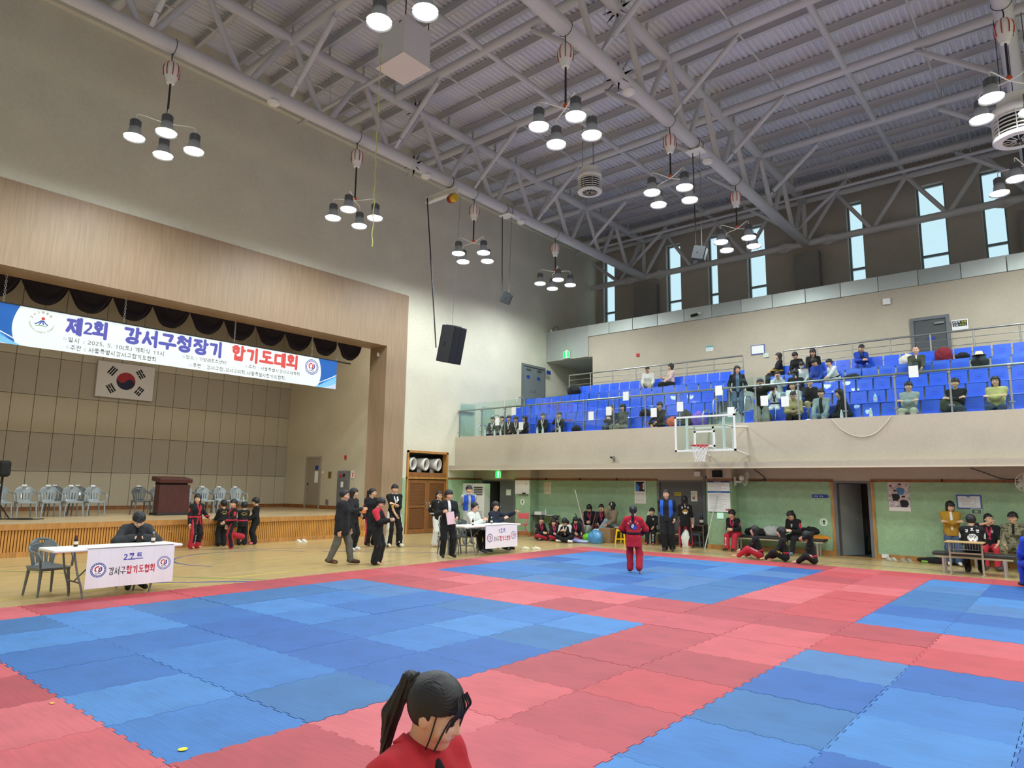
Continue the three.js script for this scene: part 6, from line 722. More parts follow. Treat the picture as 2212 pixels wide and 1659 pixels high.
function person(o) {
  const J = skeleton(o), H = J.H, f = H / 1.7 * (o.fat || 1), g = thing('person', o.label, 'person', o.at, o.yaw * RAD, o.group), c = o.cell || 0.0185, skin = skinOf(o.skin || 0xd9a98c), P = (p, x, y, z) => p.clone().addScaledVector(J.rt, x).addScaledVector(J.up, y).addScaledVector(J.fwd, z);
  const trunk = (e) => { const b = []; for (const s of [-1, 1]) { b.push(B(P(J.pel, s * 0.05 * f, -0.02, 0), P(J.waist, s * 0.045 * f, 0, 0), 0.1 * f + e, 0.088 * f + e), B(P(J.waist, s * 0.045 * f, 0, 0), P(J.chest, s * 0.062 * f, 0, 0), 0.088 * f + e, 0.098 * f + e), B(P(J.chest, s * 0.062 * f, 0, 0), P(J.chest, s * 0.06 * f, 0.09 * f, -0.01), 0.098 * f + e, 0.075 * f + e)); } for (const n of ['l', 'r']) b.push(B(P(J.neck, 0, -0.022, -0.005), J['sh' + n], 0.052 * f + e * 0.7, 0.046 * f + e)); return b; };
  const arms = (e, frac, fl = 0) => { const b = []; for (const n of ['l', 'r']) { b.push(B(J['sh' + n], J['el' + n], 0.049 * f + e, 0.041 * f + e)); if (frac > 0.5) b.push(B(J['el' + n], J['el' + n].clone().lerp(J['wr' + n], (frac - 0.5) * 2), 0.043 * f + e, 0.032 * f + e + fl)); } return b; };
  const legs = (e, frac, fl = 0) => { const b = []; for (const n of ['l', 'r']) { b.push(B(J['hip' + n], J['kn' + n], 0.086 * f + e, 0.06 * f + e + fl * 0.4)); if (frac > 0.5) b.push(B(J['kn' + n], J['kn' + n].clone().lerp(J['an' + n], (frac - 0.5) * 2), 0.06 * f + e + fl * 0.4, 0.042 * f + e + fl)); } return b; };
  // body: trunk and limbs, then the head and the hands on them
  const bb = [...trunk(-0.022), ...arms(-0.002, 1), ...legs(-0.004, 1), ...['l', 'r'].map((n) => B(J['an' + n], J['to' + n], 0.036 * f, 0.026 * f)), B(J.neck, J.head, 0.05 * f, 0.04 * f)];
  const geos = [nets(field(bb), bounds(bb, 0.04), Math.max(c, 0.03))], hm = new THREE.Matrix4().compose(J.head, J.Q, V(J.hs, J.hs, J.hs));
  geos.push((o.fine ? headFine() : c > 0.022 ? headFar : headGeo).clone().applyMatrix4(hm));
  for (const [n, s] of [['l', 1], ['r', -1]]) { if (o.nohand && o.nohand.includes(n)) continue; const d = J['wr' + n].clone().sub(J['el' + n]).normalize(), y = d.clone().negate(), pn = V(...(o['q' + n] || [-s, 0, 0.25])).applyQuaternion(J.T), z = pn.sub(y.clone().multiplyScalar(pn.dot(y))).normalize(), x = y.clone().cross(z), side = s; const k = o['g' + n] || 'relax', m = new THREE.Matrix4().makeBasis(x, y, z).scale(V(1, 1, 1).multiplyScalar(Math.min(1, 0.45 + 0.34 * H))).setPosition(J['wr' + n]); geos.push(handOf(k, side, o.fine ? 0.004 : c > 0.022 ? 0.0095 : 0.008).clone().applyMatrix4(m)); }
  part(g, 'body', geos.map(clean), skin);
  const hd = new THREE.Group(); // face and hair ride on the head
  const face = part(g, 'eyes', eyesGeo, EYE); face.matrixAutoUpdate = true; face.position.copy(J.head); face.quaternion.copy(J.Q); face.scale.setScalar(J.hs); const mo = part(g, 'mouth', mouthGeo, LIPC); mo.position.copy(J.head); mo.quaternion.copy(J.Q); mo.scale.setScalar(J.hs);
  if (o.hair !== 'none') { const hr = part(g, 'hair', o.hairGeo || hairOf(o.hair || 'short', c > 0.022 ? 0.0135 : 0.0115), o.hairMat || HAIR); hr.position.copy(J.head); hr.quaternion.copy(J.Q); hr.scale.setScalar(J.hs * 1.02); }
  // clothes
  const ru = (x, y, z) => 0.005 * Math.sin(x * 41 + y * 23 + o.at[0]) * Math.sin(y * 33 + z * 29 + o.at[2]);
  const loose = o.loose ?? 0.014, len = (o.len ?? 0.06) * H, hem = P(J.pel, 0, -len, 0);
  const tb = [...trunk(loose), ...arms(loose, o.sleeve ?? 0.97, o.cuff ?? 0.006)]; if (len > 0.02 * H && o.skirt) for (const s of [-1, 1]) tb.push(B(P(J.pel, s * 0.055 * f, 0, 0), P(J.pel, s * 0.06 * f, -len, o.skirtF || 0), 0.105 * f + loose, 0.115 * f + loose));
  const tf0 = field(tb, 0.04), tf = (x, y, z) => { const q = (x - hem.x) * J.up.x + (y - hem.y) * J.up.y + (z - hem.z) * J.up.z, nx = x - J.neck.x, ny = y - J.neck.y, nz = z - J.neck.z; return Math.max(tf0(x, y, z) + ru(x, y, z), -q, 0.062 * f - Math.sqrt(nx * nx + ny * ny + nz * nz)); };
  const arms0 = o.hl; const bd = bounds(tb, 0.03); const top = part(g, o.topName || 'jacket', nets(tf, bd, c), cloth(o.top)); J.tf = tf;
  const pb = [...legs(o.pl ?? 0.014, o.legFrac ?? 0.97, o.flare ?? 0.008)]; for (const s of [-1, 1]) pb.push(B(P(J.pel, s * 0.05 * f, -0.02, 0), P(J.waist, s * 0.045 * f, -0.02, 0), 0.103 * f, 0.094 * f)); const pf0 = field(pb, 0.03), pf = (x, y, z) => pf0(x, y, z) + ru(z, x, y); J.pf = pf;
  part(g, o.botName || 'trousers', nets(pf, bounds(pb, 0.02), c), cloth(o.bot));
  if (o.shoes !== null) for (const n of ['l', 'r']) { const a = J['an' + n], t = J['to' + n], s = [B(P(a, 0, 0, 0).add(V(0, 0, 0)), t, 0.046 * f, 0.036 * f), B(a.clone().add(a.clone().sub(t).multiplyScalar(0.25)), t.clone(), 0.04 * f, 0.03 * f)]; part(g, 'shoe', nets(field(s, 0.02), bounds(s, 0.01), 0.016), mat(o.shoes ?? 0x2a2a2c)); }
  // trims: thin raised bands that follow the cloth
  const band = (name, base, path, r, col, lift = 0.006, slabF) => { const b = []; for (let i = 0; i + 1 < path.length; i++) b.push(B(path[i], path[i + 1], r, r)); const cf = b.length ? field(b, 0.005) : null; const fn = (x, y, z) => Math.max(base(x, y, z) - lift, cf ? cf(x, y, z) : -1, slabF ? slabF(x, y, z) : -1); const bx = b.length ? bounds(b, 0.01) : bd; return part(g, name, nets(fn, bx, Math.min(c, 0.017) * (o.fine ? 0.6 : 1)), cloth(col)); };
  if (o.belt) { const w = P(J.pel, 0, 0.055 * H, 0); band('belt', tf, [], 0, o.belt, 0.012, (x, y, z) => Math.abs((x - w.x) * J.up.x + (y - w.y) * J.up.y + (z - w.z) * J.up.z) - 0.024); if (o.knot) for (const s of [-1, 1]) part(g, 'belt_end', rot(box(0.04, 0.2, 0.012), 0, 0, s * 0.2).applyQuaternion(J.T).translate(...P(w, s * 0.04, -0.1, 0.135 * f).toArray()), cloth(o.belt)); }
  if (o.collar) { const wz = 0.115 * f + loose; for (const s of [-1, 1]) band('collar', tf, [P(J.neck, s * 0.055 * f, 0.03, -0.05), P(J.neck, s * 0.06 * f, 0, 0.03), P(J.chest, s * 0.035 * f, 0.03, wz), P(J.waist, -s * 0.02 * f, 0.03, wz)], 0.026, o.collar, 0.009); }
  if (o.yoke) { for (const s of [-1, 1]) band('shoulder_panel', tf, [P(J.neck, s * 0.06, -0.02, 0), J[s > 0 ? 'shl' : 'shr'], J[s > 0 ? 'shl' : 'shr'].clone().lerp(J[s > 0 ? 'ell' : 'elr'], 0.55).add(V(s * 0.04, 0, 0).applyQuaternion(J.T))], o.yokeR || 0.06, o.yoke, 0.004); }
  if (o.stripe) for (const [n, s] of [['l', 1], ['r', -1]]) { const off = (p, k) => { const d = J['an' + n].clone().sub(J['hip' + n]).normalize(), q = V(...(o.stripeDir || [s, 0, 0.15])); q.sub(d.clone().multiplyScalar(q.dot(d))).normalize(); return p.clone().addScaledVector(q, k); }; band('side_stripe', pf, [off(J['hip' + n], 0.1 * f), off(J['kn' + n], 0.085 * f), off(J['an' + n].clone().lerp(J['kn' + n], 0.06), 0.075 * f)], o.stripeR || 0.045, o.stripe, 0.005); }
  if (o.hemband) for (const n of ['l', 'r']) { const a = J['an' + n].clone().lerp(J['kn' + n], 0.1); band('hem_band', pf, [a, a.clone().lerp(J['kn' + n], 0.1)], 0.1, o.hemband, 0.006); }
  if (o.vest) { const a = field(trunk(loose + 0.012), 0.03), lo = P(J.pel, 0, -0.02, 0), ctr = J.chest; part(g, 'vest', nets((x, y, z) => { const rx = (x - ctr.x) * J.rt.x + (y - ctr.y) * J.rt.y + (z - ctr.z) * J.rt.z, rf = (x - ctr.x) * J.fwd.x + (y - ctr.y) * J.fwd.y + (z - ctr.z) * J.fwd.z, q = (x - lo.x) * J.up.x + (y - lo.y) * J.up.y + (z - lo.z) * J.up.z, t = (x - J.neck.x) * J.up.x + (y - J.neck.y) * J.up.y + (z - J.neck.z) * J.up.z; return Math.max(a(x, y, z), -q, t + 0.005, Math.abs(rx) - 0.165 * f, rf > 0 ? (o.vestGap || 0.05) - Math.abs(rx) - 0.02 * t : -1); }, bd, c * 0.9), cloth(o.vest)); }
  // printed patch that lies on the cloth
  const patch = (name, base, ctr, nrm, upv, w, h, texr, nx = 10, ny = 10) => { const n = nrm.clone().normalize(), u = upv.clone().cross(n).normalize(), v = n.clone().cross(u), pg = new THREE.PlaneGeometry(w, h, nx, ny), p = pg.attributes.position; for (let i = 0; i < p.count; i++) { const q = ctr.clone().addScaledVector(u, p.getX(i)).addScaledVector(v, p.getY(i)).addScaledVector(n, 0.14); for (let k = 0; k < 24; k++) { const d = base(q.x, q.y, q.z); if (d < 0.004) break; q.addScaledVector(n, -Math.min(d, 0.02)); } q.addScaledVector(n, 0.005); p.setXYZ(i, q.x, q.y, q.z); } pg.computeVertexNormals(); return part(g, name, pg, print(texr, { alphaTest: 0.4, transparent: true, side: THREE.DoubleSide })); };
  if (o.back) patch('back_print', tf, P(J.chest, 0, o.backY ?? 0.02, -0.1), J.fwd.clone().negate(), J.up, o.backW || 0.26 * f, o.backH || 0.2 * f, o.back);
  if (o.front) patch('chest_print', tf, P(J.chest, o.frontX ?? 0.06, 0.03, 0.1), J.fwd, J.up, o.frontW || 0.07, o.frontH || 0.07, o.front, 5, 5);
  if (o.legPrint) { const [n, t, w, h, dir] = o.legPrint, a = J['kn' + n].clone().lerp(J[o.legOn === 'thigh' ? 'hip' + n : 'an' + n], 0.45), ax = J[o.legOn === 'thigh' ? 'hip' + n : 'kn' + n].clone().sub(J[o.legOn === 'thigh' ? 'kn' + n : 'an' + n]).normalize(); patch('leg_print', pf, a, V(...dir), ax, w, h, t, 4, 10); }
  if (o.phone) { const m = J.wrl.clone().lerp(J.wrr, 0.5).addScaledVector(J.fwd, 0.07); part(g, 'phone', rot(rbox(0.075, 0.15, 0.009, 0.004), -0.6).applyQuaternion(J.T).translate(m.x, m.y + 0.03, m.z), M.black); }
  if (o.glasses) { const gl = part(g, 'glasses', [-1, 1].map((s) => new THREE.TorusGeometry(0.022, 0.0022, 5, 20).translate(s * 0.031, 0.003, 0.098)).concat([bar([-0.01, 0.006, 0.1], [0.01, 0.006, 0.1], 0.002, 5), bar([0.052, 0.006, 0.096], [0.08, 0.006, 0.0], 0.002, 5), bar([-0.052, 0.006, 0.096], [-0.08, 0.006, 0.0], 0.002, 5)]), M.black); gl.position.copy(J.head); gl.quaternion.copy(J.Q); gl.scale.setScalar(J.hs); }
  if (o.extra) o.extra(g, J, P, { patch, band, tf, pf });
  return { g, J };
}
const toCam = (x, z) => Math.atan2(0.013 - x, -0.406 - z) / RAD;
// prints on uniforms
const word = (s, col, size = 46, w = 256, h = 64, k = 0.12) => canvas(w, h, (c) => { hangul(c, s, 6, (h - size) / 2, size, col, k); });
const column = (s, col) => canvas(64, 64 * s.length, (c) => [...s].forEach((ch, i) => hangul(c, ch, 8, 6 + i * 64, 48, col, 0.14)));
const latin = (s, col) => canvas(320, 80, (c) => { c.fillStyle = col; c.font = 'bold 68px serif'; c.fillText(s, 6, 62); });
const arcWord = (s, t2, col) => canvas(256, 180, (c) => { [...s].forEach((ch, i) => { const a = Math.PI * (1.16 + 0.68 * i / (s.length - 1)); c.save(); c.translate(128 + 112 * Math.cos(a), 140 + 112 * Math.sin(a)); c.rotate(a + Math.PI / 2); hangul(c, ch, -15, -15, 30, col, 0.16); c.restore(); }); hangul(c, t2, 128 - t2.length * 21, 96, 40, col, 0.16); });
const tiger = (arch, body) => canvas(256, 256, (c) => { [...arch].forEach((ch, i) => hangul(c, ch, 28 + i * 76, 8 + Math.abs(i - 1) * 22, 48, '#eee', 0.15)); c.fillStyle = body; c.beginPath(); c.ellipse(128, 165, 74, 62, 0, 0, 7); c.fill(); c.fillStyle = '#f2f0ea'; c.beginPath(); c.ellipse(128, 200, 46, 34, 0, 0, 7); c.fill(); c.fillStyle = '#17171a'; for (let i = 0; i < 7; i++) { c.beginPath(); c.ellipse(70 + i * 19, 128 + (i % 2) * 16, 5, 18, (i - 3) * 0.25, 0, 7); c.fill(); } c.beginPath(); c.arc(104, 168, 8, 0, 7); c.arc(152, 168, 8, 0, 7); c.fill(); c.fillStyle = '#a82a3a'; c.beginPath(); c.ellipse(128, 214, 16, 10, 0, 0, 7); c.fill(); });
// ---------------------------------------------------------------- people on the hall floor
const BK = 0x1a1b1f, RD = 0xc42f42, PK = 0xc23a5a, WH = 0xe9e8e4, YL = '#e0c04a', BARE = null;
const sitPose = (h, H, o = {}) => ({ pel: [0, h + 0.1, 0], fl: [0.1, 0.05 * H + (o.fy || 0), 0.27 * H], fr: [-0.1, 0.05 * H + (o.fy || 0), 0.27 * H], hl: 'lap', hr: 'lap', ...o });
const crossLeg = (H) => ({ pel: [0, 0.13, 0], fl: [-0.06 * H, 0.07, 0.2 * H], fr: [0.08 * H, 0.06, 0.25 * H], kl: [1, 0.35, 0.3], kr: [-1, 0.35, 0.3], tl: -1.2, tr: 1.2, dl: 0, dr: 0, lean: 0.15, hl: [0.16, 0.25, 0.24 * H], hr: [-0.1, 0.25, 0.26 * H] });
const who = (x, z, o, y = FY) => person({ at: [x, y, z], ...o });
const boyBack = arcWord('무극합기도장', '합기도', YL);
who(-18.35, -9.17, { label: 'girl in black and red uniform leaning one hand on the stage edge', h: 1.43, yaw: 100, hair: 'long', hy: -0.7, top: BK, bot: BK, skirt: 1, len: 0.1, collar: RD, belt: RD, knot: 1, yoke: RD, yokeR: 0.035, stripe: RD, stripeR: 0.07, hemband: RD, flare: 0.035, hl: 'behind', hr: [-0.2, 0.76, 0.1], hl: [0.42, 0.82, -0.1], hr: 'down', shoes: BARE, legPrint: ['r', column('합기도', '#ddd'), 0.07, 0.24, [0.3, 0, 1]] });
who(-18.62, -10.05, { label: 'boy with yellow lettering on his black back, leftmost of the boys at the stage', h: 1.24, yaw: -95, top: BK, bot: BK, skirt: 1, len: 0.1, belt: BK, flare: 0.03, back: boyBack, hl: [0.1, 0.75, 0.25], shoes: 0x9a3a3a, extra: (g) => part(g, 'red_stick', bar([0.1, 0.72, 0.3], [0.5, 0.62, 0.35], 0.014), M.red) });
who(-17.78, -9.9, { label: 'boy in black and red uniform striding past the stage with eyes shut', h: 1.29, yaw: -10, hy: 0.5, top: BK, bot: RD, skirt: 1, len: 0.1, collar: RD, belt: RD, yoke: RD, yokeR: 0.04, stripe: BK, stripeR: 0.05, flare: 0.035, fl: [0.07, 0.07, 0.02], fr: [-0.09, 0.3, -0.32], dr: -1.2, hl: [0.12, 0.72, 0.22], hr: [-0.28, 0.6, 0.05], shoes: BARE });
who(-18.5, -10.6, { label: 'smaller boy with a red belt and yellow back lettering among the boys at the stage', h: 1.18, yaw: -110, top: BK, bot: BK, skirt: 1, len: 0.1, belt: PK, flare: 0.025, back: boyBack, hl: [0.05, 0.65, 0.2], hr: [-0.05, 0.65, 0.2], shoes: 0xd8d8dc });
who(-18.5, -10.98, { label: 'boy in black holding a pale green stick by the stage', h: 1.32, yaw: -20, hy: -0.5, hp: 0.2, top: BK, bot: BK, skirt: 1, len: 0.12, flare: 0.025, hl: [0.1, 0.72, 0.2], hr: [-0.12, 0.72, 0.2], gl: 'hold', shoes: 0xd06a78, extra: (g) => part(g, 'green_stick', bar([0.06, 0.78, 0.26], [0.2, 1.36, 0.42], 0.016), mat(0x8fe0c8)) });
who(-12.71, -9.76, { label: 'man in black jacket and grey trousers walking along the mat edge', h: 1.64, yaw: 128, hy: 0.35, top: 0x1d1e22, bot: 0x6a6862, fat: 1.15, loose: 0.03, len: 0.14, skirt: 1, fl: [0.09, 0.07, 0.2], fr: [-0.1, 0.08, -0.24], hl: [0.28, 0.72, 0.1], hr: [-0.26, 0.74, 0.0], shoes: 0x4a2c20, glasses: 1, hair: 'crop', extra: (g, J, P) => part(g, 'bag_strap', tube([P(J.neck, -0.1, -0.02, -0.09).toArray(), P(J.chest, 0.0, 0.05, -0.17).toArray(), P(J.waist, 0.13, 0.02, -0.14).toArray()], 0.014, 16, 5), M.dark) });
who(-15.14, -11.86, { label: 'long-haired woman in dark clothes behind the man in the black jacket', h: 1.66, yaw: 110, hy: 0.2, hair: 'long', top: 0x24252b, bot: BK, len: 0.1, skirt: 1, flare: 0.03, hl: 'belt', hr: 'phone', gr: 'hold', shoes: 0xefefec, extra: (g, J) => part(g, 'orange_pouch', rbox(0.16, 0.1, 0.05, 0.02, J.wrr.x, J.wrr.y - 0.06, J.wrr.z + 0.06), mat(0xd87a3a)) });
who(-12.18, -10.32, { label: 'boy with red shoulders and a red trouser stripe looking at his phone', h: 1.47, yaw: 118, hp: 0.3, hair: 'short', glasses: 1, top: BK, bot: BK, skirt: 1, len: 0.1, yoke: 0xd8384a, yokeR: 0.085, collar: BK, belt: BK, stripe: 0xc9303e, stripeR: 0.045, stripeDir: [0.2, 0, -1], flare: 0.04, hl: 'phone', hr: 'phone', gl: 'hold', gr: 'hold', phone: 1, shoes: BARE, skin: 0xdcb096, back: word('합기도', '#e8d8d8', 54), backY: 0.0, backH: 0.07, backW: 0.22, legPrint: ['r', column('용인대합기도', '#eee'), 0.06, 0.36, [-0.35, 0, -1]] });
who(-15.25, -13.39, { label: 'tall youth in black uniform with white lapels holding his arm', h: 1.8, yaw: 72, hy: -0.1, top: 0x17181b, bot: 0x17181b, sleeve: 0.55, skirt: 1, len: 0.12, collar: 0xf0efec, belt: 0x101013, knot: 1, stripe: 0xe6e4dc, stripeR: 0.075, hemband: 0xecebe6, flare: 0.045, hl: 'cross', hr: [-0.05, 0.92, 0.26], fl: [0.16, 0.09, 0.1], fr: [-0.12, 0.09, -0.04], shoes: 0xe8e4d2, front: word('합', '#eee', 50, 64, 64), extra: (g, J) => part(g, 'paper_cup', cyl(0.03, 0.035, 0.08, J.wrl.x - 0.05, J.wrl.y - 0.06, J.wrl.z + 0.02, 12), mat(0xe0b04a)) });
who(-15.9, -13.1, { label: 'person in black and pink uniform mostly hidden behind the tall youth', h: 1.66, yaw: 80, hair: 'tail', hy: 0.8, top: BK, bot: BK, skirt: 1, len: 0.1, yoke: PK, yokeR: 0.03, stripe: PK, stripeR: 0.03, flare: 0.03, shoes: 0x2a2a2c });
who(-14.51, -14.44, { label: 'girl in black and white uniform with glasses behind the man in the suit', h: 1.6, yaw: 78, hair: 'tail', glasses: 1, top: 0x17181b, bot: WH, skirt: 1, len: 0.1, collar: WH, belt: WH, knot: 1, yoke: WH, yokeR: 0.03, flare: 0.05, hl: 'behind', hr: 'behind', shoes: BARE, legPrint: ['r', column('합기도', '#333'), 0.07, 0.3, [0.2, 0, 1]] });
who(-12.08, -12.42, { label: 'man in a black suit holding a pink sheet of paper', h: 1.66, yaw: 62, hy: 0.5, top: 0x1c1d21, bot: 0x1a1b1f, len: 0.14, skirt: 1, loose: 0.02, hl: [0.16, 0.98, 0.28], hr: [-0.2, 1.12, 0.22], gl: 'hold', gr: 'hold', shoes: 0x141416, pl: 0.02, fl: [0.12, 0.09, 0.02], fr: [-0.12, 0.09, 0], extra: (g, J, P, k) => { k.band('shirt', k.tf, [P(J.neck, 0, -0.01, 0.06), P(J.chest, 0, 0.02, 0.12), P(J.waist, 0, 0.06, 0.12)], 0.04, 0xf2f0f0, 0.007); part(g, 'pink_paper', rot(box(0.21, 0.297, 0.003), -0.15, 0.1, 0.12).translate(-0.03, 0.98, 0.34), mat(0xe8c6cc)); part(g, 'shirt_cuff', cyl(0.034, 0.034, 0.03, J.wrl.x, J.wrl.y, J.wrl.z - 0.01, 12), M.white); } });
who(-14.35, -15.55, { label: 'young man in grey hoodie and blue vest standing behind the far judges table', h: 1.8, yaw: 55, hy: 0.05, top: 0xb9bab4, bot: 0xb4b0a4, vest: 0x2a55c8, vestGap: 0.03, skirt: 1, len: 0.08, hl: 'behind', hr: 'behind', shoes: 0x6a6a6a, extra: (g, J, P) => part(g, 'hood', new THREE.TorusGeometry(0.085, 0.035, 8, 20).rotateX(1.3).applyQuaternion(J.T).translate(...P(J.neck, 0, 0.005, -0.01).toArray()), cloth(0xb9bab4)) });
// judges
who(-12.58, -5.36, { label: 'seated judge in a charcoal jacket bent over his phone at the left table', h: 1.74, yaw: 78, cell: 0.016, ...sitPose(0.45, 1.74), lean: 0.42, hp: 0.55, top: 0x383a3e, bot: 0x1b1c1f, loose: 0.022, fat: 1.08, skin: 0xe0b497, hl: [0.06, 0.84, 0.44], hr: [-0.07, 0.84, 0.44], gl: 'hold', gr: 'hold', el: [1, -0.4, 0], er: [-1, -0.4, 0], pl2: 0, shoes: 0x141416, phone: 1, extra: (g, J, P, k) => k.band('inner_shirt', k.tf, [P(J.neck, 0, -0.01, 0.06), P(J.chest, 0, 0.02, 0.12), P(J.waist, 0, 0.1, 0.12)], 0.035, 0x141417, 0.007) });
who(-12.85, -14.05, { label: 'seated judge in a white shirt with glasses at the far table', h: 1.72, yaw: 95, ...sitPose(0.45, 1.72), lean: 0.22, hy: 0.55, glasses: 1, hair: 'crop', top: 0xe6eae6, topName: 'shirt', bot: 0x1a1b1e, hl: [0.1, 0.84, 0.4], hr: [-0.06, 0.84, 0.44], shoes: 0x5a6a8a, len: 0.02 });
who(-12.85, -14.9, { label: 'seated judge in a navy jacket pointing to the right', h: 1.74, yaw: 105, ...sitPose(0.45, 1.74), lean: 0.2, hy: -0.1, top: 0x222a3c, bot: 0x1a1b1e, hl: [0.42, 1.02, 0.52], el: [0.6, -0.6, 0], gl: 'point', hr: [-0.1, 0.86, 0.42], shoes: 0x141416, len: 0.03, loose: 0.022 });
armChair('dark grey armchair under the white-shirted judge', [-12.98, FY, -14.05], Math.PI / 2, 1); armChair('dark grey armchair under the judge who points', [-13.0, FY, -14.9], Math.PI / 2, 1);
// children on the floor by the pink stool
const trimK = { top: BK, bot: BK, collar: PK, yoke: PK, yokeR: 0.03, stripe: RD, stripeR: 0.06, flare: 0.02, skirt: 0, len: 0.05 };
who(-14.15, -18.75, { label: 'boy with a wristband sitting cross-legged, leftmost of the floor group', h: 1.42, yaw: 75, ...crossLeg(1.42), lean: 0.3, ...trimK, shoes: 0x8a8c90, hy: -0.2, extra: (g, J) => part(g, 'wristband', cyl(0.034, 0.034, 0.04, J.wrl.x, J.wrl.y, J.wrl.z, 12), M.white) });
who(-13.95, -19.35, { label: 'boy in black and red behind the cross-legged boys', h: 1.45, yaw: 60, ...crossLeg(1.45), ...trimK, hp: 0.3, shoes: 0x333338 });
who(-13.6, -18.85, { label: 'small boy in black and red sitting at the front of the floor group', h: 1.15, yaw: 55, ...crossLeg(1.15), lean: 0.1, ...trimK, hair: 'bob', hy: -0.4, shoes: BARE });
who(-13.55, -19.35, { label: 'child resting face on hands behind the pink stool', h: 1.25, yaw: 60, ...crossLeg(1.25), lean: 0.6, ...trimK, hl: 'face', hr: 'face', shoes: 0x333338 });
who(-13.2, -19.5, { label: 'dark-haired child sitting by the wall behind the phone-reading youth', h: 1.4, yaw: 50, ...crossLeg(1.4), ...trimK, hair: 'bob', hp: 0.3, shoes: 0x333338 });
who(-12.98, -18.7, { label: 'youth in black with white shoulders reading a phone on the floor', h: 1.5, yaw: 25, ...crossLeg(1.5), lean: 0.35, hp: 0.5, hair: 'bob', top: BK, bot: BK, collar: WH, yoke: WH, yokeR: 0.07, hl: [0.05, 0.36, 0.36], hr: [-0.1, 0.36, 0.36], gl: 'hold', gr: 'hold', phone: 1, shoes: 0xecebe6 });
who(-13.0, -20.15, { label: 'girl in black and pink bent over on the bench behind the sticks', h: 1.5, yaw: 25, ...sitPose(0.43, 1.5), lean: 0.35, hp: 0.4, hair: 'bob', ...trimK, collar: PK, hl: 'phone', hr: 'phone', shoes: 0x4a4a50 });
who(-12.55, -20.15, { label: 'boy in black and red eating on the bench', h: 1.4, yaw: 30, ...sitPose(0.43, 1.4), ...trimK, hl: 'face', shoes: 0xc8c2b0 });
who(-12.1, -20.12, { label: 'woman with a white hairband and crossed jeans on the bench', h: 1.62, yaw: 5, ...sitPose(0.43, 1.62), hy: -0.9, twist: -0.4, hair: 'long', top: 0x8f7d66, topName: 'cardigan', bot: 0x8fa3b2, loose: 0.03, fl: [-0.28, 0.36, 0.42], kl: [0.1, 0.8, 0.6], dl: 0.1, tl: -0.7, hl: 'lap', hr: [-0.12, 0.95, 0.22], shoes: 0xe8e4da, extra: (g, J) => { const b = part(g, 'hairband', new THREE.TorusGeometry(0.098, 0.012, 6, 24, Math.PI).rotateX(-0.2), M.white); b.position.copy(J.head); b.quaternion.copy(J.Q); b.translateY(0.03); } });
// competitor, helpers, onlookers
const redEmblem = canvas(256, 230, (c) => { [...'무극합기도'].forEach((ch, i) => { const a = Math.PI * (1.2 + 0.6 * i / 4); c.save(); c.translate(128 + 112 * Math.cos(a), 150 + 112 * Math.sin(a)); c.rotate(a + Math.PI / 2); hangul(c, ch, -15, -15, 30, '#e8d0d8', 0.14); c.restore(); }); c.fillStyle = '#1c2340'; c.beginPath(); c.ellipse(128, 150, 76, 62, 0, 0, 7); c.fill(); c.fillStyle = '#2e46b8'; c.beginPath(); c.ellipse(160, 164, 44, 46, 0, 0, 7); c.fill(); c.fillStyle = '#d8dce6'; c.beginPath(); c.ellipse(122, 140, 26, 40, 0.4, 0, 7); c.fill(); c.strokeStyle = '#8a90a8'; c.lineWidth = 6; c.beginPath(); c.moveTo(110, 110); c.lineTo(140, 190); c.moveTo(90, 180); c.lineTo(150, 130); c.stroke(); });
who(-7.27, -13.08, { label: 'girl in a red uniform with a ponytail seen from behind on the blue mat', h: 1.36, yaw: 205, cell: 0.015, hair: 'tail', top: 0xbf2236, bot: 0xb01f32, loose: 0.024, skirt: 1, len: 0.15, belt: 0x1c1018, sleeve: 0.97, flare: 0.02, fl: [-0.11 + 0.02, 0.07, 0.03].map((v, i) => i ? v : 0.08), fr: [-0.12, 0.11, -0.18], dr: -0.9, hl: [0.14, 0.78, 0.2], hr: [-0.14, 0.78, 0.2], gl: 'fist', gr: 'fist', el: [1, -0.3, -0.3], er: [-1, -0.3, -0.3], shoes: BARE, back: redEmblem, backW: 0.26, backH: 0.24, backY: -0.01, skin: 0xd8b09a }, 0);
who(-9.16, -18.25, { label: 'man in black with an open blue vest standing at the far mat edge', h: 1.74, yaw: 20, hy: -0.15, cell: 0.017, hair: 'crop', top: 0x1e2024, bot: 0x18191c, vest: 0x2f66d8, vestGap: 0.07, loose: 0.02, skirt: 1, len: 0.06, hl: 'pocket', hr: 'behind', fl: [0.14, 0.09, 0.0], fr: [-0.05, 0.09, 0.05], shoes: 0x26262a, fat: 1.05, pl: 0.024, flare: 0.02 });
who(-9.33, -19.75, { label: 'long-haired girl in a black shirt with a tiger print facing the wide door', h: 1.53, yaw: 215, hair: 'long', top: 0x18191c, sleeve: 0.55, bot: RD, stripe: BK, stripeDir: [0, 0, -1], stripeR: 0.05, skirt: 1, len: 0.12, flare: 0.035, fl: [0.1, 0.08, 0.02], fr: [-0.12, 0.12, -0.12], dr: -0.7, shoes: 0xe6e4dc, back: tiger('강호관', '#c99a4a'), backW: 0.3, backH: 0.28, backY: 0.0, hl: 'phone', hr: [-0.24, 0.72, 0.1], legPrint: ['l', latin('PARK.J', '#e8d8d8'), 0.06, 0.3, [-0.3, 0, -1]], yoke: PK, yokeR: 0.02, extra: (g, J) => part(g, 'white_cup', cyl(0.03, 0.04, 0.1, J.wrr.x, J.wrr.y - 0.1, J.wrr.z, 12), M.white) });
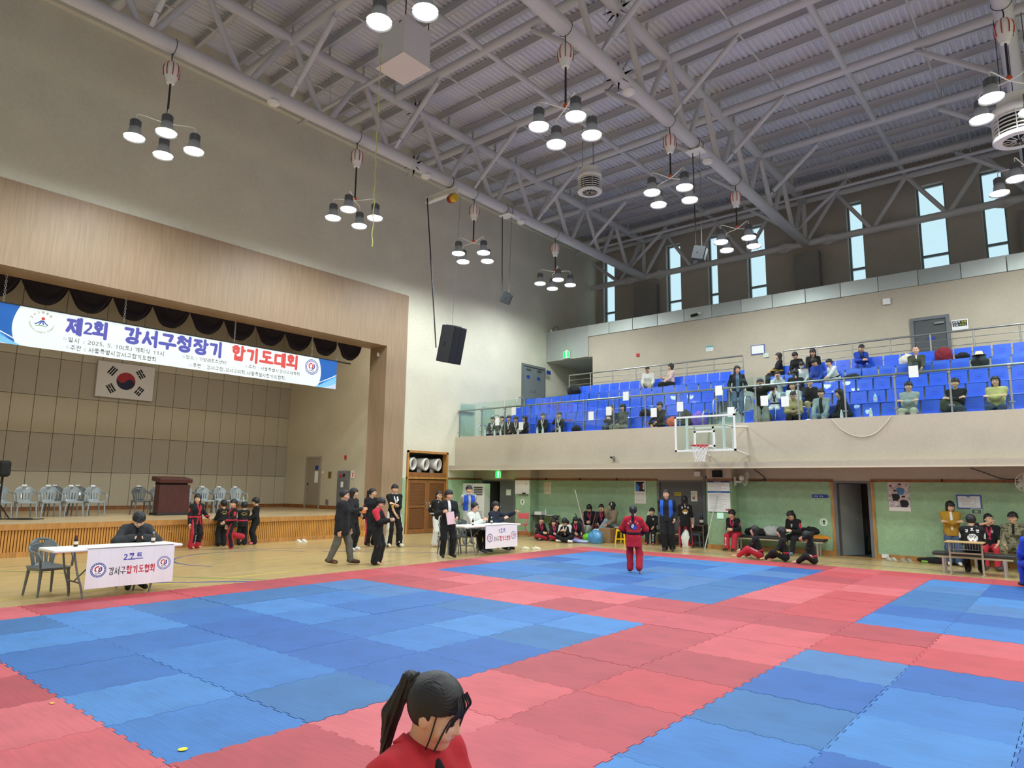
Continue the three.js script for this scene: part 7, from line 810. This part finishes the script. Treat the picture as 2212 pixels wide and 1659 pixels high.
who(-10.62, -20.1, { label: 'small child in black sitting against the wall beside the man in the vest', h: 1.25, yaw: 15, ...sitPose(0.42, 1.25), top: BK, bot: BK, flare: 0.02, legPrint: ['l', column('합기도', '#ddd'), 0.07, 0.22, [0, 0, 1]], front: word('합', '#e8e0d0', 50, 64, 64), shoes: 0xb04a5a });
who(-7.85, -20.0, { label: 'boy in black with red shoulder bands leaning forward on the long bench', h: 1.5, yaw: -5, ...sitPose(0.43, 1.5), lean: 0.5, hy: -0.4, top: BK, bot: RD, yoke: PK, yokeR: 0.04, collar: PK, hl: [0.1, 0.62, 0.4], hr: [-0.05, 0.62, 0.42], gr: 'flat', stripe: BK, stripeR: 0.05, stripeDir: [0, 0.3, -1], flare: 0.02, legPrint: ['r', column('합기도', '#eee'), 0.07, 0.24, [0, 0, 1]], shoes: 0x2a2a2c });
who(-6.45, -17.95, { label: 'long-haired girl kneeling on the floor in red trousers with white letters', h: 1.5, yaw: -75, hair: 'long', hp: -0.2, pel: [0, 0.14, 0], fl: [0.12, 0.08, 0.5], fr: [-0.2, 0.08, 0.35], kl: [0.6, 0.5, 0.3], kr: [-0.8, 0.3, 0.4], dl: 0, dr: 0, lean: 0.2, top: BK, bot: RD, belt: RD, yoke: PK, yokeR: 0.02, len: 0.05, hl: [0.1, 0.22, 0.42], hr: [-0.1, 0.22, 0.42], shoes: BARE, legOn: 'thigh', legPrint: ['l', latin('JO.E.J', '#f0e0e0'), 0.09, 0.34, [0.8, 0.6, 0]] });
who(-5.78, -17.85, { label: 'long-haired girl in black with yellow letters sitting on the floor', h: 1.5, yaw: -80, hair: 'long', pel: [0, 0.14, 0], fl: [0.1, 0.08, 0.42], fr: [-0.2, 0.08, 0.35], kl: [0.7, 0.4, 0.2], kr: [-0.8, 0.3, 0.4], lean: 0.1, top: BK, bot: BK, belt: RD, len: 0.05, hl: [0.2, 0.1, 0.3], hr: 'lap', shoes: BARE, legOn: 'thigh', legPrint: ['l', word('황금', '#d8a83a', 50, 128, 64), 0.08, 0.2, [0.8, 0.6, 0]], back: word('합기', '#d8a83a', 50, 128, 64), backW: 0.2, backH: 0.1 });
who(-6.15, -20.02, { label: 'girl with glasses reading on the long bench, red-striped shoulders', h: 1.58, yaw: -15, ...sitPose(0.43, 1.58), lean: 0.4, hp: 0.5, hair: 'tail', glasses: 1, top: BK, bot: BK, yoke: 0xd83a4e, yokeR: 0.05, collar: BK, hl: [0.1, 0.66, 0.4], hr: [-0.1, 0.66, 0.4], gl: 'flat', gr: 'flat', front: word('강', '#eee', 50, 64, 64), frontX: 0.0, frontW: 0.1, frontH: 0.12, shoes: 0x6a7a9a, extra: (g) => part(g, 'book', rbox(0.24, 0.02, 0.18, 0.005, 0, 0.66, 0.5), M.paper) });
who(-5.08, -17.72, { label: 'girl in black with a red belt sitting at the mat edge, hand on her head', h: 1.42, yaw: -70, hair: 'long', pel: [0, 0.13, 0], fl: [0.1, 0.07, 0.35], fr: [-0.2, 0.07, 0.3], kl: [0.8, 0.4, 0.1], kr: [-0.8, 0.3, 0.4], lean: 0.15, hp: 0.3, top: BK, bot: BK, belt: RD, len: 0.05, hl: [0.1, 0.62, 0.2], hr: [-0.06, 0.64, 0.18], shoes: BARE, legOn: 'thigh', legPrint: ['l', canvas(128, 64, (c) => { c.fillStyle = '#8c2f3a'; c.fillRect(4, 4, 120, 56); hangul(c, '호림', 12, 12, 40, '#eee', 0.14); }), 0.1, 0.2, [0.8, 0.6, 0]], back: word('강', '#6a9ad8', 50, 64, 64), backW: 0.1, backH: 0.1 });
who(-2.55, -20.15, { label: 'short-haired woman in a mustard cardigan standing with folded arms', h: 1.54, yaw: 15, hp: 0.2, hy: 0.2, hair: 'bob', top: 0xb98a2c, topName: 'cardigan', bot: 0x4a6488, loose: 0.02, skirt: 1, len: 0.08, hl: 'cross', hr: 'cross', flare: 0.03, shoes: 0xe8e6e0, extra: (g, J, P, k) => k.band('blouse', k.tf, [P(J.neck, 0, -0.01, 0.07), P(J.chest, 0, 0, 0.12), P(J.pel, 0, 0.05, 0.12)], 0.032, 0xe8e6de, 0.007) });
who(-1.95, -18.45, { label: 'person with a white tiger on the back of a black uniform seated at the desk', h: 1.62, yaw: 188, ...sitPose(0.43, 1.62), fl: [0.12, 0.07, 0.1], fr: [-0.12, 0.07, 0.15], lean: 0.12, hp: 0.1, cell: 0.016, top: 0x17181b, bot: 0x17181b, yoke: WH, yokeR: 0.06, back: tiger('강호관', '#d8d8d8'), backW: 0.34, backH: 0.34, backY: -0.02, skirt: 0, len: 0.05, loose: 0.024, hl: [0.08, 0.75, 0.35], hr: [-0.08, 0.75, 0.35], shoes: 0x3a3a40 });
who(-1.78, -19.95, { label: 'dark-haired girl in black and red raising a pointing hand to her face', h: 1.6, yaw: 5, ...sitPose(0.43, 1.6), hy: 0.5, hair: 'tail', top: BK, sleeve: 0.6, bot: RD, collar: PK, yoke: PK, yokeR: 0.02, hr: [-0.02, 1.06, 0.24], er: [-1, -0.2, 0.3], gr: 'point', hl: 'lap', front: word('합', '#eee', 50, 64, 64), shoes: 0x3a3a3e });
const camo = mat(0xffffff, { roughness: 0.95, map: tex(128, (u, v) => { const n = noise(u * 9, v * 9, 9, 9) + 0.4 * noise(u * 24, v * 24, 24, 24); return hex(n < 0.5 ? 0x4a4a38 : n < 0.72 ? 0x7a7458 : n < 0.95 ? 0x9a917a : 0x5c6244); }, true, 1) });
{ const r = who(-1.3, -19.95, { label: 'man in camouflage clothing with glasses sitting against the right wall', h: 1.74, yaw: -5, ...sitPose(0.43, 1.74), hy: -0.2, glasses: 1, top: 0x7a7458, bot: 0x7a7458, loose: 0.024, fl: [0.12, 0.09, 0.4], fr: [-0.2, 0.09, 0.35], shoes: 0x4a4640, extra: (g, J, P, k) => k.band('dark_shirt', k.tf, [P(J.neck, 0, -0.01, 0.06), P(J.chest, 0, 0, 0.12)], 0.035, 0x16171a, 0.007) }); r.g.traverse((m) => { if (m.isMesh && /jacket|trousers/.test(m.name)) { m.geometry = uvm(m.geometry, 2); m.material = camo; } }); }
who(-0.78, -16.4, { label: 'person in bright blue at the right edge of the photo, only the arm showing', h: 1.5, yaw: 200, hair: 'long', ...sitPose(0.4, 1.5), top: 0x2648c8, bot: 0x2648c8, loose: 0.03, skirt: 0, shoes: 0x2a2a2c });
stool('dark stool under the person in blue at the right edge', -0.78, -16.4, 0x3a3d44, 0.9);

// ---------------------------------------------------------------- girl in the foreground
{ const H = 1.55, RU = 0xb8242f;
  person({ at: [-1.872, -0.02, -2.168], yaw: 98, h: H, cell: 0.0085, fine: 1, label: 'girl in a red uniform with a ponytail in the foreground, looking down', ...sitPose(0.27, H), pel: [0, 0.385, -0.04], lean: 0.1, hy: 0.2, hp: 0.3, hair: 'lead', hairGeo: hairOf('lead', 0.0048), skin: 0xdfb299, top: RU, bot: 0xa81f2c, loose: 0.026, len: 0.12, skirt: 1, collar: RU, hl: [0.12, 0.55, 0.34], hr: [-0.06, 0.55, 0.36], gl: 'hold', gr: 'hold', belt: 0x1c1018, shoes: null,
    front: canvas(96, 96, (c) => { c.fillStyle = '#e8e4e0'; c.fillRect(0, 0, 96, 96); c.fillStyle = '#2a2a30'; c.fillRect(18, 16, 30, 34); c.strokeStyle = '#444'; c.lineWidth = 6; c.beginPath(); c.moveTo(20, 70); c.lineTo(70, 64); c.stroke(); }), frontX: 0.07, frontW: 0.07, frontH: 0.09,
    extra: (g, J, P, k) => {
      for (const q of [-0.03, 0, 0.03]) k.band('white_stripe', k.tf, [P(J.neck, -0.075, -0.03, q), P(J.shr, -0.01, 0.03, q), J.shr.clone().lerp(J.elr, 0.35).add(V(-0.05, 0.01, q)), J.shr.clone().lerp(J.elr, 0.6).add(V(-0.05, 0, q))], 0.0075, 0xe9e6e0, 0.003);
      k.band('under_shirt', k.tf, [P(J.neck, 0, -0.03, 0.07), P(J.chest, 0, 0, 0.15), P(J.waist, 0, 0.06, 0.15)], 0.03, 0x17161a, 0.004);
      const S = []; [[-0.045, 0.07], [-0.03, 0.03], [0.02, 0.02], [0.05, 0.08], [-0.06, 0.11], [0.0, 0.05], [0.036, 0.04]].forEach(([x, l], i) => S.push(tube([[x * 0.7, 0.1, 0.075], [x, 0.065, 0.098], [x * 1.15, 0.03, 0.1 - Math.abs(x) * 0.3], [x * 1.25, 0.03 - l * 1.1, 0.098 - Math.abs(x) * 0.6]], 0.0034, 16, 5)));
      for (const s of [-1, 1]) S.push(tube([[s * 0.075, 0.05, 0.03], [s * 0.083, 0.0, 0.035], [s * 0.08, -0.06, 0.035], [s * 0.074, -0.1, 0.03]], 0.003, 14, 5));
      const f = part(g, 'fringe', S, HAIR); f.userData.kind = 'stuff'; f.position.copy(J.head); f.quaternion.copy(J.Q); f.scale.setScalar(J.hs);
      const t = part(g, 'hair_tie', new THREE.TorusGeometry(0.02, 0.007, 8, 20).rotateX(0.2), M.black); t.position.copy(J.head.clone().add(V(0, 0.068, -0.118).applyQuaternion(J.Q))); t.quaternion.copy(J.Q);
      part(g, 'phone', [rot(rbox(0.085, 0.17, 0.012, 0.005), -0.9, 0, 0.5).translate(0.1, 0.63, 0.52)], mat(0x3a5a8c)); } });
  stool('low stool under the girl in the foreground', -1.885, -2.168, 0x59626e, 0.6).position.y = 0.0; }
// ---------------------------------------------------------------- people in the bleachers
function fan(k, x, o) { const H = o.h || 1.7, cell = 0.026; return person({ at: [x, ROWY(k), ROWZ(k) + 0.2], yaw: 0, h: H, cell, ...sitPose(0.42, H), ...o }); }
const kidB = { h: 1.4, top: BK, bot: BK, collar: 0xe0dcd4, yoke: 0x2a2c30 };
[[-17.78, 'leftmost black-uniformed child in the front row', 25, {}], [-17.3, 'second black-uniformed child, chin raised, front row left', 40, { hp: -0.2 }], [-16.95, 'third black-uniformed child in the front row, face hidden by the post', 30, {}], [-16.6, 'child in black bending behind the taped paper, front row left', 40, { lean: 0.4, h: 1.3 }], [-16.15, 'small child in black with a white lapel turned to the right, front row', -10, { h: 1.25, hair: 'bob' }], [-15.28, 'child in black uniform with white lapels left of the two bottles', 20, {}], [-14.52, 'child in black uniform drinking, rightmost of the front row children', 10, { hr: 'face' }]].forEach(([x, label, yaw, o]) => fan(1, x, { ...kidB, label, yaw, ...o }));
fan(1, -12.3, { label: 'man in jeans and dark top leaning back beside the man in olive', yaw: 15, top: 0x26282c, bot: 0x4a5a6a, hl: 'phone', hr: 'phone', fl: [0.3, 0.08, 0.42], lean: -0.1 }); fan(1, -11.85, { label: 'dark-haired man in an olive jacket turned to his left', yaw: -15, hy: 0.4, top: 0x3f4230, bot: 0x8a8468, hair: 'bob', hl: 'lap', hr: 'lap', shoes: 0xd8d4c8 });
fan(1, -10.45, { label: 'boy with glasses and bare crossed legs in a black jacket', yaw: -10, h: 1.62, glasses: 1, top: 0x1e2022, bot: 0x1e2022, botName: 'shorts', legFrac: 0.5, fr: [0.12, 0.2, 0.42], shoes: 0x17181a, hl: 'knee', hr: 'knee' });
fan(5, -12.57, { label: 'man in a white hoodie reading on the top row', yaw: 15, glasses: 1, hair: 'crop', top: 0xdfe0d8, topName: 'hoodie', bot: 0xb8b09c, lean: 0.3, hp: 0.4, hl: 'lap', hr: 'lap', fr: [0.25, 0.3, 0.35] }); fan(5, -11.62, { label: 'woman with a black bob and pale pink jacket on the top row', yaw: -45, hair: 'bob', top: 0xdcc0b4, bot: 0x1c1c20, hl: 'lap', hr: 'phone', shoes: 0xe0d8d0 });
// on the stair aisle and at the rail
person({ at: [-8.3, ROWY(2) + 0.31, ROWZ(2) - 0.2], yaw: 25, h: 1.66, cell: 0.02, label: 'long-haired woman in a dark cardigan standing on the stair aisle', hair: 'long', hy: 0.3, top: 0x1c1e26, bot: 0x5a6e86, skirt: 1, len: 0.16, flare: 0.02, hl: 'pocket', hr: 'pocket', fl: [0.08, 0.08, 0.16], fr: [-0.1, 0.1, -0.02], shoes: 0x1c1c1e, extra: (g, J, P, k) => k.band('blue_shirt', k.tf, [P(J.neck, 0, -0.04, 0.06), P(J.chest, 0, 0, 0.12), P(J.pel, 0, -0.06, 0.12)], 0.06, 0x5f7896, 0.007) });
person({ at: [-6.98, ROWY(1), -20.0], yaw: 20, h: 1.68, cell: 0.02, label: 'person in a long dark coat and wide grey trousers filming with a phone', top: 0x23241f, bot: 0x9a9c94, skirt: 1, len: 0.28, pl: 0.03, flare: 0.05, hl: 'face', hr: 'face', gl: 'hold', gr: 'hold', el: [1, -0.3, 0], er: [-1, -0.3, 0], hp: 0.1, phone: 1, shoes: 0x2a2a2c });
fan(5, -7.6, { label: 'long-haired girl in black seen from the side at the top of the aisle', yaw: -60, h: 1.55, hair: 'long', top: BK, bot: BK, belt: 0xc9a83a, hl: 'lap' }); fan(5, -7.0, { label: 'boy in black looking down on the top row by the rail', yaw: -10, h: 1.45, hp: 0.4, top: BK, bot: BK, lean: 0.2 }); fan(5, -6.5, { label: 'long-haired girl in black leaning down on the top row', yaw: 15, h: 1.6, hair: 'long', top: BK, bot: BK, lean: 0.35, hp: 0.3 });
fan(4, -6.1, { label: 'boy in a blue uniform bending over in the fourth row', yaw: -20, h: 1.6, top: 0x2448b0, bot: 0x2448b0, lean: 0.35, hp: 0.5, hair: 'short', hl: 'lap' }); fan(4, -6.62, { label: 'masked child in white in the fourth row', yaw: 10, h: 1.35, top: 0xd8dcda, bot: WH, lean: 0.2, hp: 0.3, extra: (g, J) => { const m = part(g, 'face_mask', new THREE.SphereGeometry(1, 14, 10).scale(0.05, 0.04, 0.04).translate(0, -0.045, 0.065), mat(0xa8c4b8)); m.position.copy(J.head); m.quaternion.copy(J.Q); } }); fan(4, -5.6, { label: 'child in white with a black belt reaching forward in the fourth row', yaw: -40, h: 1.4, top: WH, bot: WH, belt: 0x17171a, lean: 0.5, hl: [0.2, 0.5, 0.5] });
fan(3, -7.15, { label: 'person in a pale quilted jacket holding up a phone behind the coat wearer', yaw: 20, h: 1.6, top: 0xc6ccc8, bot: 0x9ab0ba, hl: 'face', hr: 'face', gl: 'hold' }); fan(3, -6.6, { label: 'dark-haired person in a black jacket seen from behind in the third row', yaw: 200, h: 1.65, top: 0x24262a, bot: 0x8a9a9a, fl: [0.1, 0.08, 0.1], fr: [-0.1, 0.08, 0.1], hair: 'bob' });
const dobok = { top: 0xe6e8e6, bot: 0xe6e8e6, belt: 0x1c1c20, collar: 0x2a2a2e, h: 1.35 };
fan(2, -7.0, { ...dobok, label: 'child in white uniform looking through binoculars in the second row', yaw: 10, hl: 'face', hr: 'face', gl: 'fist', gr: 'fist' }); fan(2, -6.45, { ...dobok, label: 'child in white uniform with a black belt in the second row', yaw: 25, hy: -0.5, h: 1.5 }); fan(2, -5.98, { label: 'person in a black jacket and beige trousers in the second row', yaw: 25, top: 0x1e1f22, bot: 0xb0a27c, lean: 0.2, hr: 'face', h: 1.66 });
fan(1, -6.2, { label: 'man in a beige jacket looking at his phone in the front row', yaw: 15, hair: 'crop', top: 0xb8a878, bot: 0x1c1d20, lean: 0.25, hp: 0.4, hl: 'phone', hr: 'phone', phone: 1, loose: 0.024 }); fan(1, -5.42, { label: 'man in a plaid shirt and pale jeans in the front row', yaw: 0, top: 0x9aa8aa, bot: 0x90a4b0, lean: 0.15, hl: 'knee', hr: 'knee', hair: 'short', extra: (g, J, P, k) => k.band('dark_shirt', k.tf, [P(J.neck, 0, -0.02, 0.06), P(J.chest, 0, 0, 0.12), P(J.pel, 0, 0.06, 0.12)], 0.05, 0x22242a, 0.007) });
fan(1, -4.78, { label: 'dark-haired woman in black bending forward in the front row', yaw: -55, hair: 'long', top: 0x17181b, bot: 0x17181b, lean: 0.35, hl: 'knee', hr: 'knee', h: 1.62 }); fan(5, -5.08, { label: 'girl in a blue uniform looking at her phone on the top row', yaw: 30, h: 1.5, hair: 'tail', hp: 0.5, lean: 0.2, top: 0x2448b0, bot: 0x2448b0, collar: 0x1a1c26, hl: 'phone', hr: 'phone', phone: 1 });
fan(4, -3.42, { label: 'older man with thin hair in a dark green jacket', yaw: 5, hair: 'bald', top: 0x3f4436, bot: 0x4a5a70, h: 1.66, hl: 'knee', hr: 'knee', extra: (g, J, P, k) => k.band('white_shirt', k.tf, [P(J.neck, 0, -0.01, 0.06), P(J.chest, 0, 0.06, 0.11)], 0.022, 0xe6e6e2, 0.007) }); fan(1, -3.28, { label: 'man in a grey sweatshirt with folded arms in the front row', yaw: 0, h: 1.72, top: 0xa6aeac, topName: 'sweatshirt', bot: 0xc9c4b0, hl: 'cross', hr: 'cross' });
fan(1, -2.25, { label: 'man in a black jacket with one leg crossed showing a white shoe', yaw: -5, h: 1.72, top: 0x17181c, bot: 0x3f4a58, hl: 'cross', hr: 'cross', fr: [0.28, 0.34, 0.36], dr: 0, tr: 0.9, shoes: 0xe0dcd2 }); fan(1, -1.42, { label: 'woman in a pale yellow coat with folded arms in the front row', yaw: -5, h: 1.62, hair: 'long', top: 0xcfc484, bot: 0x3f5068, hl: 'cross', hr: 'cross', loose: 0.026, shoes: 0x2a2a2c });
scene.traverse((o) => { if (o.isMesh) { o.castShadow = true; o.receiveShadow = true; } if (o.isLight) o.castShadow = true; });
renderer.render(scene, camera);
